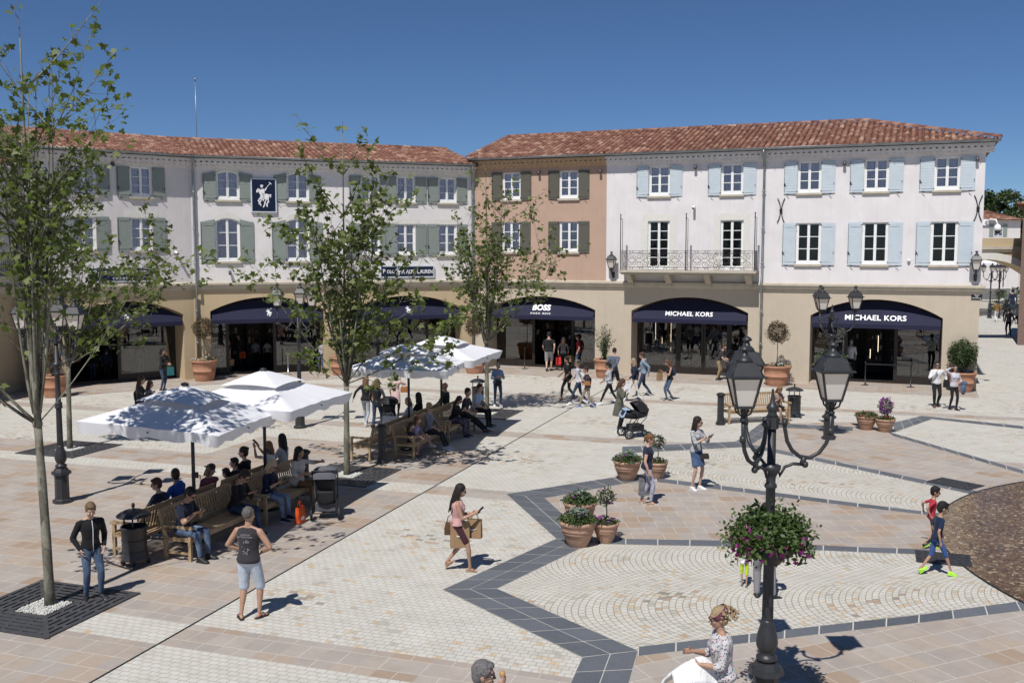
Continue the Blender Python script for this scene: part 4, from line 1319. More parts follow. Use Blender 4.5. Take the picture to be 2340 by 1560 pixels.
# ------------------------------------------------------------------ street lamps
M_LAMP = surf('anthracite paint', (.030, .031, .034), .42, .12, 8)
s = NT('frosted lamp glass'); P = s.pos('obj'); x, y, z = s.sep(P)
s.base((.46, .44, .43), .35, 0, .5); s.b.inputs['Emission Color'].default_value = (1, .78, .5, 1)
s.b.inputs['Emission Strength'].default_value = .11
M_FROST = s.mat
s = NT('lamp bulb'); s.b.inputs['Emission Color'].default_value = (1, .8, .52, 1); s.b.inputs['Emission Strength'].default_value = 4.0
M_BULB = s.mat
M_FROSTG = glassmat('frosted pane', (.5, .48, .46), 1.45, .3)


def lantern(par, x, y, z, k=1.0):
    """four-sided lantern hung with its base at z; returns the roof part"""
    body = MB(); T = Matrix.Translation((x, y, z)) @ Matrix.Diagonal((k, k, k, 1)); body.M = T; k = 1.0
    h = .39 * k; a0, a1 = .105 * k, .185 * k
    C = [(-1, -1), (1, -1), (1, 1), (-1, 1)]
    for i in range(4):
        c, d = C[i], C[(i + 1) % 4]
        body.beam((c[0] * a0, c[1] * a0, 0), (c[0] * a1, c[1] * a1, h), .024, .024)
        body.beam((c[0] * a0, c[1] * a0, .0), (d[0] * a0, d[1] * a0, .0), .022, .035)
        body.beam((c[0] * a1, c[1] * a1, h), (d[0] * a1, d[1] * a1, h), .024, .03)
    # fork that carries the lantern
    for i in range(4):
        c = C[i]; body.tube([(c[0] * a0 * .9, c[1] * a0 * .9, -.01), (c[0] * a0 * .75, c[1] * a0 * .75, -.08), (c[0] * .02, c[1] * .02, -.13)], .013, 6)
    body.lathe([(.045, -.20), (.05, -.17), (.03, -.15), (.03, -.1), (.04, -.06), (.04, -.01)], 10)
    bo = body.build('lantern', M_LAMP, par)
    gl = MB(); gl.M = T
    b0, b1 = a0 - .006, a1 - .008
    for i in range(4):
        c, d = C[i], C[(i + 1) % 4]
        gl.add([(c[0] * b0, c[1] * b0, .01), (d[0] * b0, d[1] * b0, .01), (d[0] * b1, d[1] * b1, h - .01), (c[0] * b1, c[1] * b1, h - .01)], [(0, 1, 2, 3)])
    gl.build('lantern_glass', M_FROST, bo)
    rf = MB(); rf.M = T
    def ring(r_, z_, nn=4): return [(c[0] * r_, c[1] * r_, z_) for c in C]
    lv = [(.245, h + .005), (.245, h + .022), (.20, h + .03), (.125, h + .19), (.10, h + .20)]
    vs = []
    for r_, z_ in lv: vs += ring(r_ * k, z_)
    fs = [(4 * j + i, 4 * j + (i + 1) % 4, 4 * j + 4 + (i + 1) % 4, 4 * j + 4 + i) for j in range(len(lv) - 1) for i in range(4)] + [(3, 2, 1, 0), (16, 17, 18, 19)]
    rf.add(vs, fs)
    for c in C: rf.tube([(c[0] * .205 * k, c[1] * .205 * k, h + .03), (c[0] * .128 * k, c[1] * .128 * k, h + .19)], .008, 5)
    rf.lathe([(.115, h + .195), (.10, h + .23), (.06, h + .27), (.045, h + .275), (.045, h + .31), (.03, h + .315), (.035, h + .33), (.07, h + .35), (.07, h + .365), (.05, h + .39), (.02, h + .405), (.0, h + .41)], 16)
    rf.build('lantern_roof', M_LAMP, bo)
    return bo


def lamp_post(loc, rz, label, arms=(0, 103, 228), H=4.65, group='three-armed lamp posts on the square', basket=False):
    e = empty('street_lamp', loc, 0, label, 'street lamp', group)
    p = MB()
    oc = lambda r_, z0, r1, z1: p.lathe([(r_, z0), (r1, z1)], 8, smooth=False, a0=PI / 8)
    oc(.21, 0, .21, .07); oc(.20, .0701, .16, .10); oc(.155, .10, .15, .62); oc(.165, .62, .165, .66); oc(.215, .6601, .205, .72); oc(.17, .7201, .13, .80)
    p.lathe([(.10, .80), (.125, .83), (.125, .86), (.10, .88), (.08, .90), (.105, .94), (.125, .99), (.13, 1.05), (.115, 1.14), (.09, 1.22), (.072, 1.28), (.075, 1.31)], 20)
    # fluted shaft
    n = 32; prof = [(.068, 1.31), (.060, 2.15)]
    vs = []
    for r_, z in prof:
        for i in range(n):
            a = 2 * PI * i / n; q = r_ * (1 if i % 2 else .90); vs.append((q * math.cos(a), q * math.sin(a), z))
    p.add(vs, [(i, (i + 1) % n, n + (i + 1) % n, n + i) for i in range(n)])
    p.lathe([(.062, 2.15), (.085, 2.17), (.085, 2.2), (.072, 2.22), (.082, 2.25), (.082, 2.28), (.058, 2.30), (.055, 2.9), (.072, 2.92), (.072, 2.95), (.055, 2.97), (.055, 3.03), (.075, 3.08), (.11, 3.14), (.115, 3.18), (.05, 3.2), (.048, 3.62)], 20)
    p.lathe([(.075, 3.62), (.075, 3.76)], 8, smooth=False, a0=PI / 8)
    p.lathe([(.07, 3.76), (.05, 3.80), (.05, 3.83), (.075, 3.86), (.06, 3.89), (.03, 3.93), (.022, 4.0), (.012, 4.05), (.018, 4.07), (.0, 4.10)], 14)
    po = p.build('post', M_LAMP, e)
    zl = H - .69
    for a in arms:
        t = R(a) + rz; c, s_ = math.cos(t), math.sin(t)
        m = MB(); P = lambda r_, z: (c * r_, s_ * r_, z)
        m.tube([P(.06, 3.69), P(.14, 3.68), P(.155, 3.60), P(.18, 3.47), P(.24, 3.36), P(.34, 3.28), P(.45, 3.27), P(.56, 3.33), P(.64, 3.44), P(.68, 3.56), P(.69, zl - .14)], .024, 8)
        m.tube([P(.07, 3.17), P(.13, 3.28 - .12), P(.22, 3.26 - .05), P(.36, 3.26)], .02, 8) if False else m.tube([P(.085, 3.15), P(.10, 3.03 + .02), P(.16, 3.16), P(.26, 3.20), P(.38, 3.19)], .02, 8)
        m.tube([P(.36, 3.19), P(.39, 3.28)], .034, 8); m.ball(P(.40, 3.19), .04, 10, 6)
        m.tube([P(.12, 3.69), P(.17, 3.69)], .045, 8); m.tube([P(.685, 3.55), P(.69, 3.62)], .036, 8)
        ao = m.build('arm', M_LAMP, e)
        lantern(e, c * .69, s_ * .69, zl, .86)
    if basket:
        hb = MB()
        for k in range(3):
            a = 2 * PI * k / 3 + .4
            hb.lathe([(.10, 2.06), (.16, 2.14), (.20, 2.26)], 12, (.2 * math.cos(a), .2 * math.sin(a), 0))
        hb.tube([(.28 * math.cos(2 * PI * k / 16), .28 * math.sin(2 * PI * k / 16), 2.26) for k in range(16)], .02, 5, closed=True)
        hb.build('basket', M_BLACK, e)
    return e


def wall_lamp(seg, px, py, label):
    u, z = on_seg(px, py, seg); e = empty('wall_lantern', seg[0], seg[1], label, 'wall lantern', 'wall lanterns on the facades')
    m = MB(); zb = z - .52
    m.box(u - .06, u + .06, -.05, -.001, zb - .22, zb + .06); m.lathe([(.0, -.3), (.04, -.26), (.05, -.2), (.03, -.1)], 10, (u, -.06, zb + .05))
    m.tube([(u, -.04, zb - .05), (u, -.16, zb - .12), (u, -.28, zb - .05), (u, -.32, zb + .08), (u, -.34, zb + .14)], .022, 8)
    m.build('bracket', M_LAMP, e)
    lantern(e, u, -.34, z - .28, .95)

# ------------------------------------------------------------------ foliage
def leaf_mat(name, a, b, c3=None, tr=.35):
    s = NT(name); uv = s.sep(s.pos('uv'))
    r_ = s.white(s.comb(uv[0] * 91.0, uv[1] * 47.0, 2.0))
    c = s.ramp(r_, [(0, a), (.6, b), (1, c3 or b)])
    s.base(c, .5, 0, .35)
    tl = s.node('ShaderNodeBsdfTranslucent'); c2 = s.mix(1.0, c, (1.2, 1.5, .6), 'MULTIPLY'); s.l.new(c2, tl.inputs[0])
    mx = s.node('ShaderNodeMixShader'); mx.inputs[0].default_value = tr
    s.l.new(s.b.outputs[0], mx.inputs[1]); s.l.new(tl.outputs[0], mx.inputs[2]); s.l.new(mx.outputs[0], s.out.inputs[0])
    return s.mat
M_LEAF = leaf_mat('plane leaf', (.075, .098, .028), (.135, .165, .050), (.215, .235, .085), .42)
M_BOX = leaf_mat('evergreen leaf', (.03, .05, .018), (.055, .085, .03), (.09, .12, .045), .2)
M_REDL = leaf_mat('photinia leaf', (.05, .06, .03), (.09, .07, .04), (.20, .08, .05), .2)
M_BEDL = leaf_mat('bedding leaf', (.045, .075, .022), (.075, .12, .035), (.12, .17, .06), .3)
M_SILV = leaf_mat('silver leaf', (.13, .17, .13), (.2, .25, .2), (.28, .33, .27), .2)
M_PURP = leaf_mat('purple petal', (.22, .03, .24), (.34, .05, .34), (.16, .06, .36), .3)
M_MAG = leaf_mat('magenta petal', (.40, .03, .26), (.52, .06, .40), (.34, .03, .3), .3)
M_WHT = leaf_mat('white petal', (.7, .7, .7), (.75, .7, .75), (.6, .5, .65), .3)
M_REDP = leaf_mat('red petal', (.45, .02, .04), (.5, .04, .08), (.5, .1, .2), .3)

LOBED = [(0, 0), (.14, -.10), (.46, -.16), (.34, .08), (.62, .36), (.30, .42), (.22, .62), (0, 1.0), (-.22, .62), (-.30, .42), (-.62, .36), (-.34, .08), (-.46, -.16), (-.14, -.10)]
OVAL = [(0, 0), (.26, .3), (.24, .66), (0, 1.0), (-.24, .66), (-.26, .3)]
STAR5 = [(0, 0), (.45, .1), (.5, .6), (0, .95), (-.5, .6), (-.45, .1)]


def leaves(pts, size, shape, rg, up=.25, droop=None, jit=.35):
    """numpy mesh data of one leaf per point; pts = list of (x,y,z)"""
    n = len(pts); m = len(shape)
    P = np.array(pts, dtype=float).reshape(n, 3)
    nr = np.random.RandomState(rg.randrange(1 << 30))
    N = nr.normal(size=(n, 3)); N[:, 2] = np.abs(N[:, 2]) + up; N /= np.linalg.norm(N, axis=1)[:, None]
    D = nr.normal(size=(n, 3)); D[:, 2] -= .35 if droop is None else droop
    D -= N * (D * N).sum(1)[:, None]; D /= np.linalg.norm(D, axis=1)[:, None] + 1e-9
    X = np.cross(D, N)
    S = size * (1 + jit * nr.uniform(-1, 1, n))
    sh = np.array(shape)
    fold = np.abs(sh[:, 0]) * .35
    V = P[:, None, :] + S[:, None, None] * (X[:, None, :] * sh[None, :, 0, None] + D[:, None, :] * sh[None, :, 1, None] - N[:, None, :] * (fold[None, :, None] - .1))
    return V.reshape(-1, 3), n, m, nr.rand(n, 2)


def leaf_object(name, groups, mats, parent, rg):
    """groups: list of (points, size, shape, material index, up)"""
    Vs = []; loops = []; starts = []; tot = []; mi = []; uvs = []; base = 0; lp = 0
    for pts, size, shape, mat_i, up in groups:
        if not pts: continue
        V, n, m, uv = leaves(pts, size, shape, rg, up)
        Vs.append(V); loops.append(np.arange(base, base + n * m)); starts.append(lp + np.arange(n) * m); tot.append(np.full(n, m)); mi.append(np.full(n, mat_i)); uvs.append(np.repeat(uv, m, axis=0))
        base += n * m; lp += n * m
    V = np.concatenate(Vs); L = np.concatenate(loops); S = np.concatenate(starts); T = np.concatenate(tot)
    me = bpy.data.meshes.new(name)
    me.vertices.add(len(V)); me.vertices.foreach_set('co', V.ravel())
    me.loops.add(len(L)); me.loops.foreach_set('vertex_index', L.astype(np.int32))
    me.polygons.add(len(S)); me.polygons.foreach_set('loop_start', S.astype(np.int32)); me.polygons.foreach_set('loop_total', T.astype(np.int32))
    me.polygons.foreach_set('material_index', np.concatenate(mi).astype(np.int32))
    u = me.uv_layers.new(name='UVMap'); u.data.foreach_set('uv', np.concatenate(uvs).ravel())
    for m_ in mats: me.materials.append(m_)
    me.update(); me.validate()
    o = bpy.data.objects.new(name, me); COL.objects.link(o)
    if parent: o.parent = parent
    return o


def bark_mat():
    s = NT('plane bark'); P = s.pos('obj'); x, y, z = s.sep(P)
    v = s.node('ShaderNodeTexVoronoi', ins={'Scale': 9.0}); s.set(v.inputs['Vector'], s.comb(x, y, z * .35)); cl = s.sep(v.outputs['Color'])
    n = s.noise(P, 14, 4, .6)
    c = s.ramp(cl[0] * .5 + n * .5, [(.2, (.085, .078, .06)), (.45, (.15, .14, .105)), (.75, (.27, .26, .20))])
    s.base(c, .85, 0, .2); s.bump(n, .5, .01); return s.mat
M_BARK = bark_mat()


def bez(a, b, c, n=7):
    a, b, c = Vector(a), Vector(b), Vector(c)
    return [a * (1 - t) ** 2 + b * 2 * t * (1 - t) + c * t * t for t in [i / n for i in range(n + 1)]]


def plane_tree(loc, H, fork, spread, seed, label, lean=(0, 0), nmain=8, dens=1.0, trunk_r=.105, low=None, leafsize=.15, tilt=(.2, .5), sub=.62, bare=.22):
    """young pollarded plane tree: clear stem, fastigiate limbs, sparse lobed leaves"""
    rg = random.Random(seed)
    e = empty('plane_tree', loc, 0, label, 'tree', 'young plane trees set in iron grates')
    tk = MB(); F = Vector((lean[0], lean[1], fork))
    mid = Vector((lean[0] * .25, lean[1] * .25, fork * .5))
    pts = bez((0, 0, -.05), mid * 1.0, F, 10)
    tk.tube(pts, [trunk_r * (1.25 if i == 0 else 1.08 - .03 * i) * (1 + .04 * math.sin(i * 2.1)) for i in range(11)], 14)
    tk.ball(F, trunk_r * 1.0, 12, 8, sc=(1, 1, 1.3))
    leafpts = []; limbs = MB()
    def twig(p, d, L, r_):
        q = p + d * L; sag = Vector((rg.uniform(-.1, .1), rg.uniform(-.1, .1), -.08 * L))
        c = bez(p, p + d * L * .5 + sag, q, 4); limbs.tube(c, [r_ * (1 - .18 * i) for i in range(5)], 4)
        n = max(1, int(L * 9 * dens + rg.random()))
        for k in range(n):
            t = rg.uniform(.3, 1.05); b = c[min(4, int(t * 4))]
            for _ in range(rg.choice((2, 3, 4))):
                leafpts.append(tuple(b + Vector((rg.gauss(0, .07), rg.gauss(0, .07), rg.gauss(-.02, .07)))))
    def branch(p, d, L, r_, lvl):
        bend = Vector((rg.uniform(-.15, .15), rg.uniform(-.15, .15), .25)) * L * .5
        q = p + d * L + Vector((0, 0, L * .15)); c = bez(p, p + d * L * .5 - bend * .4, q, 7)
        limbs.tube(c, [r_ * (1 - .115 * i) for i in range(8)], 6 if lvl == 0 else 5)
        nb = int((L * (3.4 if lvl == 0 else 3.6)) + 1)
        for k in range(nb):
            t0 = bare if lvl == 0 else .2; t = t0 + (1 - t0) * (k + rg.random() * .8) / nb; t = min(t, .99)
            b = c[min(7, int(t * 7))]; ax = (c[min(7, int(t * 7) + 1)] - c[max(0, int(t * 7) - 1)]).normalized()
            out = Vector((rg.gauss(0, 1), rg.gauss(0, 1), rg.uniform(-.1, .5))); out = (out - ax * out.dot(ax)).normalized()
            dd = (ax * rg.uniform(.45, .9) + out * rg.uniform(.5, .9)).normalized()
            if lvl == 0 and rg.random() < sub and L > 1.4: branch(b, dd, L * rg.uniform(.22, .40), r_ * .42, 1)
            else: twig(b, dd, rg.uniform(.25, .6), max(.0045, r_ * .25))
        twig(q, (q - c[5]).normalized(), .3, .006); twig(c[6], (q - c[5]).normalized(), .35, .006)
    top = Vector((lean[0] * 1.2, lean[1] * 1.2, H))
    branch(F, (top - F).normalized(), (top - F).length * .86, trunk_r * .62, 0)
    for k in range(nmain):
        a = 2 * PI * (k + rg.uniform(-.25, .25)) / nmain
        tl = rg.uniform(*tilt)
        d = Vector((math.cos(a) * tl, math.sin(a) * tl, 1)).normalized()
        L = (H - fork) * rg.uniform(.45, .82) * (1 - .25 * tl)
        d2 = Vector((math.cos(a) * spread, math.sin(a) * spread, L)).normalized()
        branch(F + Vector((math.cos(a) * .05, math.sin(a) * .05, rg.uniform(-.05, .25))), (d + d2).normalized(), L, trunk_r * rg.uniform(.34, .5), 0)
    for (ax, ay, az, r_) in low or []:
        v = Vector((ax, ay, az)); branch(F, v.normalized(), v.length, r_, 0)
    tk.build('trunk', M_BARK, e)
    limbs.build('branches', M_BARK, e)
    leaf_object('crown', [(leafpts, leafsize, LOBED, 0, .4)], [M_LEAF], e, rg)
    return e


M_GRAVEL = surf('white gravel', (.55, .54, .50), .9, .3, 60, bump=.8, bscale=90)
def tree_grate(loc, w, rz, label):
    e = empty('tree_grate', (loc[0], loc[1], .004), rz, label, 'tree grate', 'square iron tree grates')
    mb = MB(); h = w / 2; ih = w * .15
    # four mitred quarters made of bars with staggered slots
    for k in range(4):
        mb.M = Matrix.Rotation(k * PI / 2, 4, 'Z')
        n = 6; bw = (h - ih) / n
        mb.add([(-h, -h, .004), (h, -h, .004), (ih, -ih, .004), (-ih, -ih, .004)], [(0, 1, 2, 3)], 1)
        for i in range(n):
            y0 = -h + i * bw; y1 = y0 + bw * .68
            mb.add([(y0, y0, .022), (-y0, y0, .022), (-y1, y1, .022), (y1, y1, .022)], [(0, 1, 2, 3)])
            mb.add([(y0, y0, .004), (-y0, y0, .004), (-y0, y0, .022), (y0, y0, .022)], [(0, 1, 2, 3)])
            if i < n - 1:
                m = int(-2 * y0 / .34)
                for q in range(m + 1):
                    x = -(-y1) + 0 + (q + (.5 if i % 2 else 0)) * .34 - .0
                    x = y1 + (q + (.5 if i % 2 else 0)) * .34
                    if x + .07 < -y1: mb.add([(x, y1, .0215), (x + .07, y1, .0215), (x + .07, y0 + bw, .0215), (x, y0 + bw, .0215)], [(0, 1, 2, 3)])
        mb.beam((-h, -h, .012), (-ih, -ih, .012), .07, .023)
    mb.M = Matrix.Identity(4)
    mb.build('grate', [surf('grate iron', (.062, .062, .066), .5, .2), M_BLACK], e)
    g = MB(); rg = random.Random(5); s_ = ih - .01
    g.add([(-s_, -s_, .012), (s_, -s_, .012), (s_, s_, .012), (-s_, s_, .012)], [(0, 1, 2, 3)])
    for k in range(700):
        x, y = rg.uniform(-s_, s_), rg.uniform(-s_, s_); r_ = rg.uniform(.010, .022)
        g.ball((x, y, .015 + rg.random() * .012), r_, 5, 3, sc=(1, rg.uniform(.7, 1.2), .7))
    go = g.build('gravel', M_GRAVEL, e); go['kind'] = 'stuff'
    return e

GA = math.atan2(DR.y, DR.x)
T1 = G(115, 1383); T2 = G(160, 1026); T3 = G(793, 1086); T4 = G(1113, 945)
plane_tree(T1, 9.3, 2.95, .15, 11, 'tall young plane tree at the left edge, nearest to the viewer', (-.10, .05), 8, .36, .076, low=[(1.95, .3, 2.5, .013), (-1.6, -.4, 1.9, .03), (-1.8, .3, 1.1, .03)], leafsize=.10, tilt=(.02, .17), sub=.42, bare=.42)
plane_tree(T2, 8.4, 2.45, 1.3, 23, 'young plane tree behind the left lamp post, trunk right of its pot', (.05, 0), 8, .44, .074, low=[(3.1, .4, 2.1, .028), (2.5, -.5, 1.4, .025), (2.7, .6, 3.1, .025), (2.2, -.3, 2.5, .022)], leafsize=.115, sub=.5)
plane_tree(T3, 8.7, 2.35, .9, 35, 'young plane tree in the middle between the two groups of parasols', (.02, 0), 8, .40, .078, low=[(3.1, .4, 1.4, .025), (-2.4, .2, 2.6, .014), (1.9, .3, 2.6, .022)], leafsize=.135, tilt=(.12, .40), sub=.55)
plane_tree(T4, 8.2, 2.5, .9, 47, 'young plane tree in front of the terracotta building', (-.02, 0), 8, .36, .080, low=[(2.5, .3, 2.3, .024), (2.2, -.4, 3.2, .022), (1.9, .2, 2.9, .02), (-1.0, .2, 2.8, .016)], leafsize=.115, tilt=(.1, .35), sub=.5)
def rel(p, s_, t_): return p + DR * s_ + DQ * t_
tree_grate(G(101, 1388), 2.05, GA, 'large iron grate with white gravel around the nearest left tree')
tree_grate(T2, 2.0, GA, 'dark iron grate around the trunk behind the left lamp post')
tree_grate(T3, 2.05, GA, 'iron grate around the middle tree, beside the grey pushchair')
tree_grate(T4, 2.0, GA, 'iron grate with white gravel in front of the terracotta building')

# ------------------------------------------------------------------ lamps
def hang_flowers(par, z, rr, n, seed, nf):
    rg = random.Random(seed); P = []; Fl = []; St = []
    cl = []
    for k in range(44):
        a = rg.uniform(0, 2 * PI); t = rg.uniform(.3, 1); cl.append((rr * t * math.cos(a), rr * t * math.sin(a), z + .30 * (1 - t) - rg.uniform(0, .34) * t + .10, rg.uniform(.06, .12)))
    for k in range(n):
        c = rg.choice(cl); P.append((c[0] + rg.gauss(0, c[3]), c[1] + rg.gauss(0, c[3]), c[2] + rg.gauss(0, c[3] * .8)))
    for k in range(nf):
        a = rg.uniform(0, 2 * PI); t = rg.uniform(.6, 1.12); b = Vector((rr * t * math.cos(a), rr * t * math.sin(a), z + .26 * (1.1 - t) - rg.uniform(-.08, .22)))
        for q in range(5):
            an = q * 2 * PI / 5; Fl.append((b.x + .018 * math.cos(an), b.y + .018 * math.sin(an), b.z))
    leaf_object('hanging_flowers', [(P, .062, OVAL, 0, .5), (Fl, .042, STAR5, 1, .3)], [M_BEDL, M_MAG], par, rg)
L4 = G(1748, 1655)
e = lamp_post(L4, 0.0, 'large three-armed lamp post in the right foreground ringed with purple flowers', basket=True)
hang_flowers(e, 2.30, .40, 4200, 5, 70)
e = lamp_post(G(1893, 1003), 0.0, 'lamp post with a flower ring further back, in front of the right shop', basket=True)
hang_flowers(e, 2.30, .38, 1700, 6, 60)
lamp_post(G(143, 1147), 0.0, 'lamp post at the left, between the two left trees', arms=(-30, 106, 190))
lamp_post(G(686, 977), R(0), 'lamp post behind the two left parasols', arms=(-38, 95, 216))
wall_lamp(SR, 1402, 598, 'wall lantern between the terracotta wall and the balcony')
wall_lamp(SR, 2230, 600, 'wall lantern near the right corner of the pink wall')
wall_lamp(SM, 793, 598, 'wall lantern on the off-white wall behind the middle tree')

# ------------------------------------------------------------------ teak benches
def teak():
    s = NT('teak'); P = s.pos('obj'); x, y, z = s.sep(P)
    g_ = s.noise(s.comb(x * 3.0, y * 30.0, z * 30.0), 1.5, 4, .6)
    c = s.ramp(g_, [(.25, (.28, .19, .105)), (.55, (.40, .285, .165)), (.8, (.47, .345, .21))]); s.base(c, .55, 0, .35); return s.mat
M_TEAK = teak()
def bench_proto():
    e = empty('bench', (0, 0, 0)); W = 1.5 / 2 + .42; D = .52
    W = 1.12
    for sx in (-1, 1):
        x = sx * (W - .03)
        m = MB(); m.box(x - .03, x + .03, -.03, .03, 0, .62); m.build('leg', M_TEAK, e)
        m = MB(); m.beam((x, D + .02, 0), (x, D + .02, .42), .06, .06); m.beam((x, D + .02, .42), (x, D + .14, .93), .06, .05); m.build('leg', M_TEAK, e)
        m = MB()
        pr = [(-.07, .60), (-.085, .635), (-.05, .66), (.2, .655), (D + .06, .64), (D + .06, .615), (-.03, .60)]
        m.add([(x - .04, y, z) for y, z in pr] + [(x + .04, y, z) for y, z in pr], [tuple(range(7)), tuple(range(13, 6, -1))] + [(i, 7 + i, 7 + (i + 1) % 7, (i + 1) % 7) for i in range(7)])
        m.build('armrest', M_TEAK, e)
        m = MB(); m.box(x - .02, x + .02, .031, D - .01, .36, .42); m.box(x - .02, x + .02, .031, D - .01, .12, .16); m.build('side_rail', M_TEAK, e)
    m = MB()
    for k in range(8): m.box(-W + .0, W, -.02 + k * .067, .03 + k * .067, .425 - .004 * k, .445 - .004 * k) if k else m.box(-W + .062, W - .062, -.045, .03, .425, .447)
    m.build('seat', M_TEAK, e)
    m = MB(); m.box(-W + .061, W - .061, -.02, .01, .34, .42); m.box(-W + .061, W - .061, D, D + .03, .34, .40); m.box(-.02, .02, .011, D - .001, .37, .415); m.build('apron', M_TEAK, e)
    m = MB()
    def B(z, t=0): return D + .02 + (z - .42) * .235 + t
    m.beam((-W + .06, B(.90), .90), (W - .06, B(.90), .90), .035, .07); m.beam((-W + .06, B(.50), .50), (W - .06, B(.50), .50), .03, .05)
    n = 26
    for k in range(n):
        x = -W + .10 + (2 * W - .2) * k / (n - 1); m.beam((x, B(.52), .52), (x, B(.87), .87), .045, .012)
    m.build('backrest', M_TEAK, e)
    return e
BENCH = bench_proto(); used_bench = [False]
def bench(p, ang, label, group='teak benches under the parasols'):
    """p = front left leg as seen by the sitter's viewer; ang = direction the sitter faces"""
    if not used_bench[0]:
        used_bench[0] = True; o = BENCH; o.location = p; o.rotation_euler = (0, 0, ang + PI / 2)
    else: o = dup(BENCH, p, ang + PI / 2)
    tag(o, label, 'bench', group); return o
FACE = math.atan2(DQ.y, DQ.x)        # front row faces the open square
B1 = G(437, 1284); B3 = G(947, 1051)
def row_pos(base, along, back=0.0): return base + DR * along - DQ * back
bench(row_pos(B1, 1.12, .03), FACE, 'near front bench of the left group, man in navy polo on it')
bench(row_pos(B1, 3.62, .03), FACE, 'second front bench of the left group, blonde woman on it')
bench(row_pos(B1, 1.00, 1.62), FACE + PI, 'near back bench of the left group, boy in a blue hoodie on it')
bench(row_pos(B1, 3.50, 1.62), FACE + PI, 'far back bench of the left group, woman taking a picture on it')
bench(row_pos(B3, 1.12, .03), FACE, 'near front bench of the middle group, two girls on it')
bench(row_pos(B3, 3.62, .03), FACE, 'second front bench of the middle group, two men on it')
bench(row_pos(B3, .55, 1.62), FACE + PI, 'near back bench of the middle group, beside the bollard')
bench(row_pos(B3, 3.10, 1.62), FACE + PI, 'far back bench of the middle group, bald man on it')
BR = G(1735, 966); bench(BR, R(-76), 'single bench at the right, woman looking at her phone on it', 'benches standing alone')

